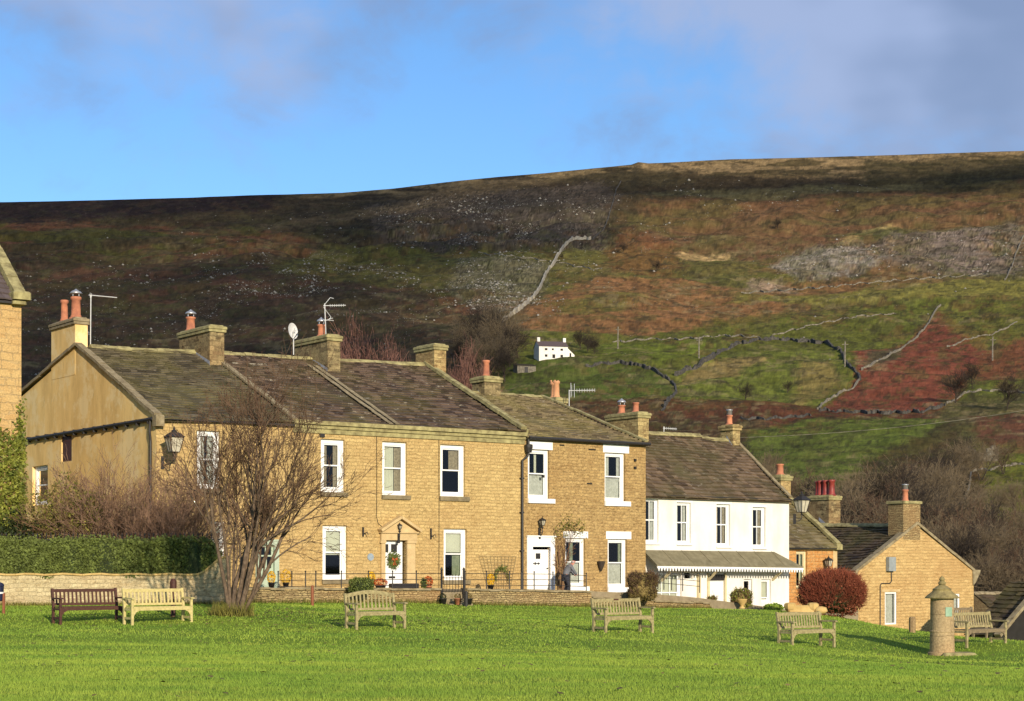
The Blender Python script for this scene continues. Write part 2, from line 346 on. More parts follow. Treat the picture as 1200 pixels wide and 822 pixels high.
# ------------------------------------------------------------------ where things stand
def W(px, py, Y): return ((px-600)/F_*Y, Y, CZ+(HZ-py)/F_*Y)
ROW = atan2(0.598, 0.802); DX, DY = cos(ROW), sin(ROW); P0 = (-4.76, 69.0)
def row(t, s): return (P0[0]+DX*t-DY*s, P0[1]+DY*t+DX*s)
def rt(px, s=0.0):
    u = (px-600)/F_; t = (u*(P0[1]+DX*s)-P0[0]+DY*s)/(DX-DY*u); return t
def rz(px, py, s=0.0): return CZ+(HZ-py)/F_*row(rt(px, s), s)[1]
def rpx(t, s): x, y = row(t, s); return 600+F_*x/y
# lawn height field: radial basis through surveyed spots (photo px, row, distance)
LP = [(100, 731, 46), (190, 731, 46), (440, 738, 46), (730, 741, 47), (945, 757, 48), (1150, 758, 49), (1105, 767, 48),
      (20, 710, 57), (250, 709, 57), (272, 721, 49), (330, 706, 62.5), (465, 706, 65), (615, 711, 68.5), (740, 712, 72), (840, 714, 76.5), (900, 716, 79),
      (975, 723, 71), (940, 721, 68), (1005, 729, 72), (1050, 738, 69), (1090, 746, 68), (1150, 752, 66), (1200, 758, 62), (600, 722, 60), (800, 726, 60),
      (50, 822, 20.5), (600, 822, 20.5), (1150, 822, 20.5), (0, 765, 32), (600, 770, 32), (1150, 782, 32)]
ctl = [W(*p) for p in LP]
ctl += [(-16, 8, 0), (0, 5, 0), (16, 8, -.2), (-40, 20, .3), (-40, 50, .5), (-40, 75, .6), (40, 15, -.8), (45, 48, -2.5), (-22, 85, .6), (0, 90, -.2), (12, 96, -1.6), (-30, 110, -2.5), (0, 112, -3.3), (30, 110, -3.8),
        (17.7, 84, -2.0), (24, 80, -4.6), (32, 78, -5), (38, 64, -3.6), (22, 92, -3.8), (60, 100, -5), (-60, 100, -1)]
ctl = np.array(ctl)
def _phi(r): return np.sqrt(r*r+9.0)
_D = _phi(np.hypot(ctl[:, None, 0]-ctl[None, :, 0], ctl[:, None, 1]-ctl[None, :, 1]))
_Pm = np.column_stack([np.ones(len(ctl)), ctl[:, 0], ctl[:, 1]])
_A = np.block([[_D+np.eye(len(ctl))*-0.03, _Pm], [_Pm.T, np.zeros((3, 3))]])
_w = np.linalg.solve(_A, np.concatenate([ctl[:, 2], np.zeros(3)]))
def gz(x, y):
    x = np.atleast_1d(np.asarray(x, float)); y = np.atleast_1d(np.asarray(y, float))
    d = _phi(np.hypot(x[:, None]-ctl[None, :, 0], y[:, None]-ctl[None, :, 1]))
    z = d@_w[:len(ctl)]+_w[-3]+_w[-2]*x+_w[-1]*y
    return z
def g1(x, y): return float(gz(x, y)[0])
def vnoise(x, y, seed, oct=4, gain=0.5):
    r = np.random.RandomState(seed); T = r.rand(256, 256); out = np.zeros_like(x, dtype=float); a = 1.0; tot = 0
    for o in range(oct):
        f = 2.0**o; xs = x*f+o*17.3; ys = y*f+o*9.1; xi = np.floor(xs).astype(int); yi = np.floor(ys).astype(int); fx = xs-xi; fy = ys-yi
        fx = fx*fx*(3-2*fx); fy = fy*fy*(3-2*fy)
        A = T[xi & 255, yi & 255]; B = T[(xi+1) & 255, yi & 255]; Cc = T[xi & 255, (yi+1) & 255]; Dd = T[(xi+1) & 255, (yi+1) & 255]
        out += a*((A*(1-fx)+B*fx)*(1-fy)+(Cc*(1-fx)+Dd*fx)*fy); tot += a; a *= gain
    return out/tot
# ------------------------------------------------------------------ the setting: lawn, terrace, valley, hillside
def gridfaces(nu, nv):
    i = np.arange(nu*nv).reshape(nu, nv)
    return np.stack([i[:-1, :-1].ravel(), i[1:, :-1].ravel(), i[1:, 1:].ravel(), i[:-1, 1:].ravel()], 1)
def zlawn(x, y):
    z = gz(x, y)
    # a shallow grass bank across the green, with a sharper lip at its right end
    edge = 41.0+1.2*np.sin(x*0.12)
    z = z-0.10/(1+np.exp((y-edge)*3.0))+0.10/(1+np.exp((y-30)*0.5))
    z = z+(vnoise(x*0.35+50, y*0.35+50, 5)-0.5)*0.10
    return z
def zl1(x, y): return float(zlawn(np.array([float(x)]), np.array([float(y)]))[0])
xs = np.linspace(-60, 60, 260); ys = np.concatenate([np.linspace(-25, 14, 20), np.linspace(14.5, 80, 260), np.linspace(81, 118, 24)])
XX, YY = np.meshgrid(xs, ys, indexing='ij')
ZZ = zlawn(XX.ravel(), YY.ravel()).reshape(XX.shape)
t = NT('lawn_soil')
c = t.mix(t.rng(t.noise(0.22, 5, 0.6, t.scale(t.co, (0.5, 1.6, 1))), 0.38, 0.62), (0.125, 0.205, 0.02), (0.21, 0.28, 0.03))
c = t.mix(t.math('MULTIPLY', t.rng(t.noise(1.3, 5, 0.7), 0.60, 0.72), 0.5), c, (0.20, 0.20, 0.04))
c = t.mix(1.0, c, t.mix(t.rng(t.noise(9, 5, 0.75), 0.3, 0.7), (0.6, 0.6, 0.6), (1.35, 1.35, 1.3)), 'MULTIPLY')
t.bump(t.noise(14, 5, 0.8), 0.4, 0.03); t.fin(c, 0.9, 0.1)
V = np.stack([XX.ravel(), YY.ravel(), ZZ.ravel()], 1)
lawn = npmesh('lawn', V, gridfaces(*XX.shape), 'lawn_soil', smooth=True); tag(lawn, 'sloping village green of bright mown grass', 'lawn', kind='structure')

# hillside: columns fan out from the viewpoint's side of the valley, rows run from the valley floor to the crest and beyond
KY = np.array([105, 150, 200, 300, 400, 500, 580, 700, 820, 930, 1040, 1130, 1200.])
KQ = np.array([0.0, .10, .18, .315, .425, .51, .575, .66, .735, .805, .88, .95, 1.0])
SKX = np.array([-2400, -900, -200, 0, 60, 130, 220, 300, 400, 460, 520, 580, 640, 690, 740, 748, 760, 800, 860, 930, 1000, 1100, 1200, 1500, 2400, 4000])
SKY_ = np.array([300, 262, 240, 237, 236, 234.5, 232, 229, 226, 221, 214, 208, 203, 198, 193, 190, 191.5, 189.5, 186.5, 185, 183, 180, 177, 180, 230, 300.])
def hill_row(px, Y):
    q = np.interp(Y, KY, KQ); yt = np.interp(px, SKX, SKY_)
    return 742-(742-yt)*q
def hillY(px, py):
    yt = np.interp(px, SKX, SKY_); q = (742-py)/(742-yt)
    return float(np.interp(q, KQ, KY))
def hill_z(px, Y):
    px = np.asarray(px, float); Y = np.asarray(Y, float)
    Yc = np.minimum(Y, 1200.)
    r = hill_row(px, Yc); z = CZ+(HZ-r)/F_*Yc
    amp = np.clip((Yc-115)/300, 0, 1)*np.clip((1215-Yc)/260, 0.05, 1)
    X = (px-600)/F_*Yc
    b = (vnoise(X/130+40, Yc/130+40, 11, 5, 0.5)-0.5)*20*amp*(Yc/1000)
    b += (vnoise(X/22+80, Yc/22+80, 12, 4, 0.6)-0.5)*4.2*amp
    # broken crags on the scarp under the crest
    sc_ = np.exp(-((Yc-1040)/75)**2)
    b += (vnoise(X/40+10, Yc/25+30, 13, 4, 0.6)-0.5)*13*sc_
    z = z+b
    back = np.clip(Y-1200, 0, None); z = z-back*0.02-(back/1000)**2*25
    return z
def hill_pt(px, py, dz=0.0):
    Y = hillY(px, py); ys_ = np.linspace(Y*.93, min(Y*1.12, 1195), 240); rr_ = HZ-(hill_z(np.full(240, float(px)), ys_)-CZ)*F_/ys_; k_ = np.nonzero(rr_ <= py)[0]; Y = float(ys_[k_[0]]) if len(k_) else Y; z = float(hill_z(px, Y)); X = (px-600)/F_*Y
    return (X, Y, z+dz)
pxs = np.concatenate([np.linspace(-2400, -720, 40), np.linspace(-700, -70, 220), np.linspace(-60, 1260, 1000), np.linspace(1270, 1900, 200), np.linspace(1920, 4000, 40)])
Ys = []
rows = np.concatenate([np.linspace(0, 1, 460)**1.0])
Ys = np.interp(rows, KQ, KY); Ys = np.concatenate([Ys, [1215, 1250, 1320, 1450, 1700, 2200, 3200]])
PX, YH = np.meshgrid(pxs, Ys, indexing='ij')
ZH = hill_z(PX, YH); XH = (PX-600)/F_*YH
PY = hill_row(PX, np.minimum(YH, 1200))
# --- ground cover of each surveyed patch of the hillside (cover colours, left darkened for cloud shade)
def inpoly(poly, x, y):
    c = np.zeros(x.shape, bool); n = len(poly)
    for i in range(n):
        x1, y1 = poly[i]; x2, y2 = poly[(i+1) % n]
        if y1 == y2: continue
        cond = ((y1 > y) != (y2 > y)) & (x < (x2-x1)*(y-y1)/(y2-y1)+x1); c ^= cond
    return c
def nz(sx, sy, seed, oc=4, g=0.55): return vnoise(PX/sx+60, PY/sy+60, seed, oc, g)
def sst(a, lo, hi): t_ = np.clip((a-lo)/(hi-lo), 0, 1); return t_*t_*(3-2*t_)
wx = (nz(26, 9, 21)-0.5)*46; wy = (nz(30, 10, 22)-0.5)*20
wx2 = (nz(26, 9, 31)-0.5)*46; wy2 = (nz(30, 10, 32)-0.5)*20
hx = (nz(7, 2.5, 23, 3, .7)-0.5)*34; hy = (nz(8, 2.5, 24, 3, .7)-0.5)*13; hx2 = (nz(4, 1.6, 33, 2)-0.5)*40; hy2 = (nz(5, 1.7, 34, 2)-0.5)*14
def zone(poly, wk=1.0):
    k = .35+.65*wk; a = np.zeros(PX.shape)
    for c1, c2, c3, c4 in ((1, 0, 1, 0), (.7, .3, .6, .5), (.4, .6, 0, 1.), (.8, .2, -.8, .4), (.55, .45, .5, -.9)):
        a += inpoly(poly, PX+(c1*wx+c2*wx2)*wk+(c3*hx+c4*hx2)*k, PY+(c1*wy+c2*wy2)*wk+(c3*hy+c4*hy2)*k)
    return a/5
COL = np.zeros(PX.shape+(3,))
def put(mask, col, amt=1.0):
    global COL
    m = (mask*amt)[..., None]; COL = COL*(1-m)+np.array(col)*m
OL = (.085, .072, .030); GR = (.112, .112, .028); DG = (.055, .064, .022); BR = (.150, .078, .042); OR = (.195, .100, .046); HE = (.022, .015, .016)
ST = (.24, .165, .085); SCR = (.155, .135, .120); RED = (.148, .047, .032); DOL = (.040, .036, .018); MAR = (.085, .030, .020)
COL[:] = OL
put(sst(nz(90, 14, 41), .42, .60), GR, .7); put(sst(nz(70, 10, 42), .50, .62), BR, .6)
# left flank: cover colours, partly darkened to paint in cloud shade
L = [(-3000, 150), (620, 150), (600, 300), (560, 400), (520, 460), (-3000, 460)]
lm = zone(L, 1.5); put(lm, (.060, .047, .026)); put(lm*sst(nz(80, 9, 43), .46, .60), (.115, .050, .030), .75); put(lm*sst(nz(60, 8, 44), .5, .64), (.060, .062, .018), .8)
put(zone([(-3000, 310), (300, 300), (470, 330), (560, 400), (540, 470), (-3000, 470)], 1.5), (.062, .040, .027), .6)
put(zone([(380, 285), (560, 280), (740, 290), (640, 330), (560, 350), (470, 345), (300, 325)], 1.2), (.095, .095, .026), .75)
# upper scarp: heather and crag
put(zone([(-3000, 100), (0, 225), (420, 222), (560, 205), (740, 190), (900, 195), (1200, 185), (4000, 185), (4000, 215), (1200, 215), (1100, 225), (900, 232), (790, 238), (740, 250), (720, 285), (560, 292), (430, 288), (330, 268), (200, 262), (0, 262), (-3000, 280)], .8), (.040, .032, .020), .92)
put(zone([(430, 238), (560, 225), (705, 212), (730, 235), (700, 262), (715, 285), (600, 290), (440, 286)], .8), (.062, .052, .045), .75)
put(zone([(0, 228), (160, 228), (330, 228), (320, 246), (150, 256), (60, 262), (-400, 262)], .5), HE, .9)
put(zone([(-3000, 150), (290, 226), (300, 236), (-3000, 246)], .3), HE, .9)
# straw moor along the crest
cr = PY-np.interp(PX, SKX, SKY_)
put(sst(nz(60, 5, 45, 3), .38, .52)*np.clip((PX-330)/80, 0, 1)*np.clip(1-(cr-4)/10, 0, 1), (.20, .150, .080), .8)
put(zone([(735, 190), (900, 184), (1200, 176), (4000, 176), (4000, 192), (1200, 190), (1060, 206), (900, 206), (760, 200)], .5), (.22, .160, .085), .9)
put(zone([(735, 190), (1200, 176), (1200, 205), (740, 205)], .5)*sst(nz(45, 4, 46, 3), .52, .60), (.055, .045, .022), .85)
put(zone([(300, 262), (430, 246), (560, 215), (640, 204), (640, 214), (540, 236), (400, 262), (300, 272)], .6), (.14, .105, .060), .45)
put(zone([(1020, 188), (1200, 184), (4000, 184), (4000, 230), (1200, 222), (1080, 222), (1000, 212)], .8), DOL, .8)
# bracken belt, upper right
put(zone([(775, 236), (900, 231), (1060, 226), (1200, 218), (4000, 218), (4000, 285), (1200, 285), (1000, 290), (860, 290), (760, 284), (735, 262)], 1.6), (.105, .058, .034), .8)
put(zone([(745, 228), (1100, 214), (1200, 210), (1200, 285), (745, 290)], 1.)*sst(nz(70, 8, 47), .50, .62), (.085, .072, .030), .75)
put(zone([(760, 222), (1080, 213), (1080, 219), (900, 229), (770, 229)], .3), (.12, .11, .055), .6)
# mid slope, right
put(zone([(625, 285), (740, 283), (900, 292), (860, 330), (700, 325), (640, 325)], 1.), (.085, .082, .026), .8)
put(zone([(730, 262), (800, 280), (790, 318), (720, 318), (700, 290)], 1.0), (.13, .060, .028), .6)
put(zone([(600, 395), (640, 350), (700, 325), (800, 322), (900, 338), (960, 350), (880, 380), (760, 395), (640, 402)], .7), OR, .8)
put(zone([(640, 360), (760, 345), (740, 365), (660, 378)], 1.2), (.10, .10, .026), .8)
put(zone([(890, 318), (1010, 322), (1000, 340), (880, 345)], .8), OR, .75)
put(zone([(790, 284), (862, 282), (850, 292), (800, 297)], .3), (.34, .24, .115), .85)
put(zone([(965, 290), (1010, 266), (1045, 260), (1060, 264), (1020, 270), (985, 288)], .2), (.26, .20, .085), .85)
put(zone([(1000, 268), (1058, 263), (1064, 272), (1010, 282)], .3), DG, .8)
put(zone([(900, 300), (930, 288), (980, 280), (1030, 276), (1200, 262), (1200, 318), (1090, 312), (1030, 300), (990, 316), (930, 316)], .7), (.105, .092, .078), .75)
put(zone([(900, 301), (940, 288), (1010, 282), (1040, 298), (990, 316), (930, 316)], .45), (.20, .18, .155), .75)
put(zone([(880, 318), (915, 316), (935, 332), (870, 334)], .5), (.26, .20, .15), .7)
put(zone([(1090, 270), (1160, 268), (1175, 300), (1140, 318), (1100, 300)], .6), (.15, .12, .105), .6)
put(zone([(540, 300), (640, 305), (645, 330), (610, 375), (560, 370), (520, 345)], .6), (.12, .11, .082), .6)
put(zone([(860, 338), (1000, 334), (1110, 322), (1300, 318), (1300, 345), (1100, 352), (960, 352), (860, 350)], .5), (.150, .140, .036), .95)
# pastures
put(zone([(590, 398), (760, 392), (900, 372), (1040, 352), (1230, 350), (1230, 470), (900, 480), (590, 480)], .6), (.090, .105, .022), .95)
put(zone([(760, 395), (900, 360), (1060, 352), (1060, 385), (960, 400), (820, 415)], .8), (.080, .088, .020), .7)
put(zone([(590, 432), (700, 428), (780, 440), (792, 462), (775, 482), (590, 478)], .3), (.064, .088, .020), .95)
put(zone([(700, 405), (840, 398), (840, 410), (780, 432), (700, 424)], .4), (.090, .115, .020), .9)
put(zone([(795, 440), (850, 415), (960, 402), (1000, 425), (985, 445), (940, 480), (800, 476)], .4), (.105, .125, .026), .95)
put(zone([(800, 440), (870, 418), (900, 420), (860, 440), (800, 448)], .5), (.23, .15, .075), .6)
put(zone([(940, 430), (975, 425), (985, 445), (945, 470), (925, 478)], .5), (.22, .15, .065), .55)
put(zone([(958, 480), (1004, 442), (1000, 405), (1060, 395), (1100, 358), (1160, 392), (1145, 425), (1105, 478), (1040, 483)], .35), RED, .95)
put(zone([(1015, 405), (1062, 396), (1050, 420), (1010, 432)], .5), (.060, .060, .035), .85)
put(zone([(1130, 408), (1230, 385), (1230, 435), (1150, 440)], .6), RED, .8)
put(zone([(1100, 355), (1230, 352), (1230, 385), (1150, 402), (1120, 385)], .6), (.105, .105, .025), .7)
put(zone([(640, 470), (790, 466), (960, 474), (1100, 480), (1100, 492), (960, 498), (640, 520)], .5), (.080, .030, .020), .85)
put(zone([(560, 478), (900, 492), (900, 640), (400, 640), (400, 500)], .7), (.045, .030, .018), .8)
put(zone([(880, 500), (940, 490), (1100, 486), (1120, 510), (1060, 545), (1000, 590), (930, 600), (860, 560)], .5), (.085, .112, .024), .97)
put(zone([(1100, 460), (1230, 455), (1230, 520), (1110, 520)], .6), (.065, .062, .026), .85)
put(zone([(1150, 540), (1230, 520), (1230, 640), (1150, 640)], .8), (.110, .130, .022), .85)
put(zone([(1140, 490), (1230, 490), (1230, 520), (1150, 525)], .7), (.11, .040, .030), .7)
put(zone([(940, 590), (1020, 540), (1120, 500), (1150, 560), (1160, 640), (1230, 650), (1230, 742), (900, 742)], .7), (.050, .036, .018), .8)
put(sst(PY, 625, 700), (.040, .026, .016), .7)
# the covers run into one another: broken tongues of bracken, rush and bare ground
mm_ = sst(nz(17, 4.5, 61, 4, .7), .52, .60)*np.clip((PY-215)/60, 0, 1); put(mm_*sst(nz(140, 40, 62, 2), .42, .6), (.105, .062, .030), .55)
mm_ = sst(nz(13, 3.6, 63, 4, .7), .54, .61)*np.clip((PY-230)/60, 0, 1); put(mm_, (.062, .066, .024), .5)
mm_ = sst(nz(21, 3.4, 64, 4, .7), .56, .63)*np.clip((PY-250)/60, 0, 1); put(mm_*sst(nz(120, 30, 65, 2), .45, .6), (.17, .14, .075), .5)
mm_ = sst(nz(10, 3.0, 66, 4, .7), .57, .64); put(mm_, (.030, .027, .018), .55)
# grain: fine hummocks and rush tufts
g_ = 1+(nz(9, 3.2, 51, 4, .7)-.5)*0.85+(nz(3.0, 1.6, 52, 2)-.5)*0.6
COL *= g_[..., None]
COL *= (1.02+.42*np.clip((PX-420)/260, 0, 1)*np.clip((PY-200)/50, 0, 1)*0+.30)[..., None] if False else 1.0
COL *= (1+.28*sst(PX, 420, 700)*sst(PY, 215, 270))[..., None]  # right slope's colour brightened to read as sunlit beside the shaded left
rw = np.random.RandomState(99).rand(*PX.shape); scm = zone([(900, 300), (930, 288), (980, 280), (1030, 276), (1200, 262), (1200, 318), (1090, 312), (1030, 300), (990, 316), (930, 316)], .7)+zone([(540, 300), (640, 305), (645, 330), (610, 375), (560, 370), (520, 345)], .6)+zone([(430, 238), (560, 225), (705, 212), (715, 285), (600, 290), (440, 286)], .8)
COL *= (1+(rw-.5)*(.30+1.0*np.clip(scm, 0, 1)*sst(nz(9, 3.5, 71, 3), .35, .6)))[..., None]
COL = np.clip(COL*np.array((1.08, 1.02, .92)), 0.004, .8)
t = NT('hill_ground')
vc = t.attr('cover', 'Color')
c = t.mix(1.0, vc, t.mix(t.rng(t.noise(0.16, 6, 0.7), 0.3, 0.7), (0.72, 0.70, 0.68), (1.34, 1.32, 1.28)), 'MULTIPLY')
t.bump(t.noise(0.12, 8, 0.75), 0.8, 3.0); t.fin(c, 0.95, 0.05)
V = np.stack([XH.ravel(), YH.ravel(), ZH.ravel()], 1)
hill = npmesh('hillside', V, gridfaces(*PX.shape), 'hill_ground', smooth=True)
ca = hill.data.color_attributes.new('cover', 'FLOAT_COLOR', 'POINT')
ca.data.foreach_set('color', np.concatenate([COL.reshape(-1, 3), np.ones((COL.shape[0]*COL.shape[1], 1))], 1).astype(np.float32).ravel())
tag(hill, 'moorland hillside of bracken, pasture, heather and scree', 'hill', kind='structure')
# unseen cloud added behind the viewpoint, shaped to shade the hill's left flank
t = NT('shade_cloud_vapour'); t.t.nodes.remove(t.b)
df = t.n('ShaderNodeBsdfDiffuse'); df.inputs[0].default_value = (.8, .8, .82, 1); tr = t.n('ShaderNodeBsdfTransparent'); mx = t.n('ShaderNodeMixShader'); t.l(t.rng(t.noise(0.012, 4, .6), .35, .65, .04, .19), mx.inputs[0]); t.l(tr.outputs[0], mx.inputs[1]); t.l(df.outputs[0], mx.inputs[2]); t.l(mx.outputs[0], t.out.inputs['Surface'])
reg = [(-500, 215), (560, 200), (700, 200), (742, 212), (735, 240), (700, 262), (640, 285), (570, 305), (500, 345), (450, 400), (430, 480), (-500, 480)]
rc = np.random.RandomState(17); mb = MB((0, 0, 0)); k = 0
def insreg(x, y):
    return bool(inpoly(reg, np.array([float(x)]), np.array([float(y)]))[0])
while k < 190:
    a, b = rc.uniform(-480, 760), rc.uniform(200, 480)
    if k >= 170: a, b = rc.uniform(760, 1250), rc.uniform(203, 224)
    elif not insreg(a, b): continue
    Y = hillY(a, b); T = np.array(((a-600)/F_*Y, Y, float(hill_z(a, Y)))); q = (720+rc.uniform(-25, 25)-T[2])/sdir[2]; cpt = T+np.array(sdir)*q
    rx, ry, rz_c = rc.uniform(28, 75), rc.uniform(60, 150), rc.uniform(9, 18)
    if k >= 170: ry *= .35
    vs = []
    for i in range(7):
        ph = -pi/2+pi*i/6
        for j in range(14): th = 2*pi*j/14; w_ = 1+.18*sin(3*th+k)+.1*rc.rand(); vs.append((cpt[0]+cos(ph)*cos(th)*rx*w_, cpt[1]+cos(ph)*sin(th)*ry*w_, cpt[2]+sin(ph)*rz_c))
    mb.add(vs, [(i*14+j, i*14+(j+1) % 14, (i+1)*14+(j+1) % 14, (i+1)*14+j) for i in range(6) for j in range(14)]); k += 1
tag(mb.build('shade_clouds', 'shade_cloud_vapour', None, True), 'unseen bank of cloud added to shade the hillside', 'shade_clouds', kind='structure')
# plain that carries on to the horizon all round
simple('valley_ground', (0.06, 0.07, 0.02), (0.04, 0.05, 0.015), 0.01)
mb = MB(); n = 64
mb.add([(4500*cos(2*pi*k/n), 4500*sin(2*pi*k/n), -7.5) for k in range(n)], [tuple(range(n))])
tag(mb.build('ground', 'valley_ground'), 'valley floor', 'ground', kind='structure')

# ------------------------------------------------------------------ builders for houses
def wall(mb, a0, a1, z0, z1, ops, b=0.0, dep=0.2, zt=None):
    """flat wall in plane b with openings (a0,a1,z0,z1) and reveals going in; zt: (top z at a0, at a1)"""
    As = sorted({a0, a1, *[o[0] for o in ops], *[o[1] for o in ops]}); Zs = sorted({z0, z1, *[o[2] for o in ops], *[o[3] for o in ops]})
    top = (lambda a: z1) if zt is None else (lambda a: zt[0]+(zt[1]-zt[0])*(a-a0)/(a1-a0))
    for i in range(len(As)-1):
        for j in range(len(Zs)-1):
            ca_, cz_ = (As[i]+As[i+1])/2, (Zs[j]+Zs[j+1])/2
            if any(o[0] < ca_ < o[1] and o[2] < cz_ < o[3] for o in ops): continue
            zl, zr = (top(As[i]), top(As[i+1])) if Zs[j+1] == z1 else (Zs[j+1], Zs[j+1])
            mb.add([(As[i], b, Zs[j]), (As[i+1], b, Zs[j]), (As[i+1], b, zr), (As[i], b, zl)], [(0, 1, 2, 3)])
    for (p, q, r, s_) in ops:
        mb.add([(p, b, r), (q, b, r), (q, b, s_), (p, b, s_), (p, b+dep, r), (q, b+dep, r), (q, b+dep, s_), (p, b+dep, s_)],
               [(0, 1, 5, 4), (1, 2, 6, 5), (2, 3, 7, 6), (3, 0, 4, 7)])
def slates(mb, t0, t1, e0, e1, r0, r1, big=0.40, small=0.22, wd=0.42, jit=1.0, thick=0.055):
    """e0,e1: (s,z) of the eave at t0 and t1; r0,r1 the ridge. One solid slate after another, in courses that shrink upward."""
    def P(u, v):
        s_ = (e0[0]*(1-u)+e1[0]*u)*(1-v)+(r0[0]*(1-u)+r1[0]*u)*v; z = (e0[1]*(1-u)+e1[1]*u)*(1-v)+(r0[1]*(1-u)+r1[1]*u)*v
        return s_, z
    Ls = math.hypot(r0[0]-e0[0], r0[1]-e0[1]); nrm = np.array([-(r0[1]-e0[1]), (r0[0]-e0[0])])/Ls
    if nrm[1] < 0: nrm = -nrm
    v = 0.0; T = t1-t0
    sag = lambda u, v: -0.09*sin(pi*u)*sin(pi*min(v, 1))+0.035*sin(u*9+v*5)*sin(pi*min(v, 1)+.3)+.02*sin(u*23+v*3)
    while v < 1-1e-3:
        h = (big*(1-v)+small*v)/Ls; v2 = min(1.0, v+h)
        a = t0-random.random()*wd*0.5
        while a < t1:
            w_ = wd*random.uniform(0.6, 1.35)*(1-0.3*v); b = min(a+w_, t1); a_ = max(a, t0)
            if b-a_ > 0.03:
                u0, u1 = (a_-t0)/T, (b-t0)/T; j = [random.uniform(-1, 1)*0.010*jit for _ in range(4)]
                vl = v-random.uniform(0.0, 0.12)*h*jit
                pts = []
                for (u, vv, up) in ((u0, vl, thick*1.25), (u1, vl, thick*1.25), (u1, v2, 0.006), (u0, v2, 0.006)):
                    s_, z = P(u, vv); o_ = up+sag(u, vv)+j[len(pts)]
                    pts.append((t0+T*u+(0.004 if u == u0 else -0.004), s_+nrm[0]*o_, z+nrm[1]*o_))
                low = [(p[0], p[1]-nrm[0]*thick, p[2]-nrm[1]*thick) for p in pts[:2]]
                mb.add(pts+low, [(0, 1, 2, 3), (4, 5, 1, 0), (0, 3, 4), (1, 5, 2)], random.random())
            a = b if b > a else t1
        v = v2
def underroof(mb, t0, t1, e0, e1, r0, r1, d=0.07):
    mb.add([(t0, e0[0], e0[1]-d), (t1, e1[0], e1[1]-d), (t1, r1[0], r1[1]-d), (t0, r0[0], r0[1]-d)], [(0, 1, 2, 3)], 0.1)
def stonerow(mb, p, q, wd, ht, step=0.6, rough=0.02):
    """coping or ridge stones laid end to end from p to q"""
    p = np.array(p, float); q = np.array(q, float); L_ = np.linalg.norm(q-p); n_ = max(1, int(L_/step)); cuts = [0]+sorted(random.uniform(.8, 1.2)/n_*0+(i+random.uniform(-.2, .2))/n_ for i in range(1, n_))+[1]
    for i in range(len(cuts)-1):
        a = p+(q-p)*(cuts[i]+0.004/n_); b = p+(q-p)*(cuts[i+1]-0.004/n_); dz = random.uniform(-rough, rough)
        a = a+np.array((0, 0, dz)); b = b+np.array((0, 0, dz+random.uniform(-rough, rough)*.5)); mb.beam(tuple(a), tuple(b), wd*random.uniform(.93, 1.05), ht)
def ridge_cap(mb, t0, s0, z0, t1, s1, z1):
    L_ = t1-t0; n_ = max(1, int(L_/0.55))
    for i in range(n_):
        a = i/n_; b = (i+1)/n_-0.01/n_; dz = random.uniform(-.015, .02)
        pa = (t0+L_*a, s0+(s1-s0)*a, z0+(z1-z0)*a+dz-0.05*sin(pi*a)); pb = (t0+L_*b, s0+(s1-s0)*b, z0+(z1-z0)*b+dz-0.05*sin(pi*b))
        vs = []
        for (x, y, z) in (pa, pb): vs += [(x, y-.20, z-.06), (x, y-.17, z+.015), (x, y-.02, z+.13), (x, y+.02, z+.13), (x, y+.17, z+.015), (x, y+.20, z-.06)]
        mb.add(vs, [(k, k+1, 7+k, 6+k) for k in range(5)]+[(0, 1, 2, 3, 4, 5), (11, 10, 9, 8, 7, 6)])
def pot(prof_kind, c, z0, h, r, off, parent, mat='terracotta', cowl=None):
    mb = MB(off)
    if prof_kind == 'crown':
        mb.lathe([(r*1.1, z0), (r*.9, z0+h*.1), (r*.85, z0+h*.7), (r*1.15, z0+h*.74), (r*1.15, z0+h*.86), (r*.9, z0+h*.87), (r*.9, z0+h*.9), (r*.6, z0+h*.9), (r*.6, z0+h*.3)], 12, c)
        for k in range(6): a = k*pi/3; mb.box(c[0]+cos(a)*r-.03, c[0]+cos(a)*r+.03, c[1]+sin(a)*r-.03, c[1]+sin(a)*r+.03, z0+h*.86, z0+h)
    else:
        mb.lathe([(r*1.12, z0-.05), (r*1.05, z0+h*.12), (r*.92, z0+h*.16), (r*.86, z0+h*.84), (r*1.08, z0+h*.88), (r*1.08, z0+h*.97), (r*.98, z0+h), (r*.74, z0+h), (r*.70, z0+h*.5)], 14, c)
    mb.lathe([(r*1.5, z0-.07), (r*1.35, z0+.02), (r*.9, z0+.07)], 10, c)   # mortar flaunching round its foot
    o = mb.build('chimney_pot', mat, parent, True)
    if cowl:
        m2 = MB(off); zt = z0+h
        if cowl == 'cap':
            for k in range(4): a = k*pi/2+.4; m2.beam((c[0]+cos(a)*r*.8, c[1]+sin(a)*r*.8, zt-.03), (c[0]+cos(a)*r*.8, c[1]+sin(a)*r*.8, zt+.13), .03)
            m2.lathe([(r*1.0, zt+.11), (r*1.25, zt+.14), (r*.95, zt+.21), (r*.4, zt+.27), (r*.12, zt+.32), (0.01, zt+.33)], 14, c)
        else:
            m2.lathe([(r*.9, zt), (r*.9, zt+.22), (r*1.1, zt+.23), (r*1.1, zt+.27), (0.02, zt+.30)], 12, c)
        m2.build('cowl', 'steel', parent, True)
    return o
def pxs_(t, px):   # s where the line t=const meets photo column px
    lo, hi = -30., 60.
    for _ in range(60):
        m = (lo+hi)/2
        if rpx(t, m) > px: lo = m
        else: hi = m
    return (lo+hi)/2
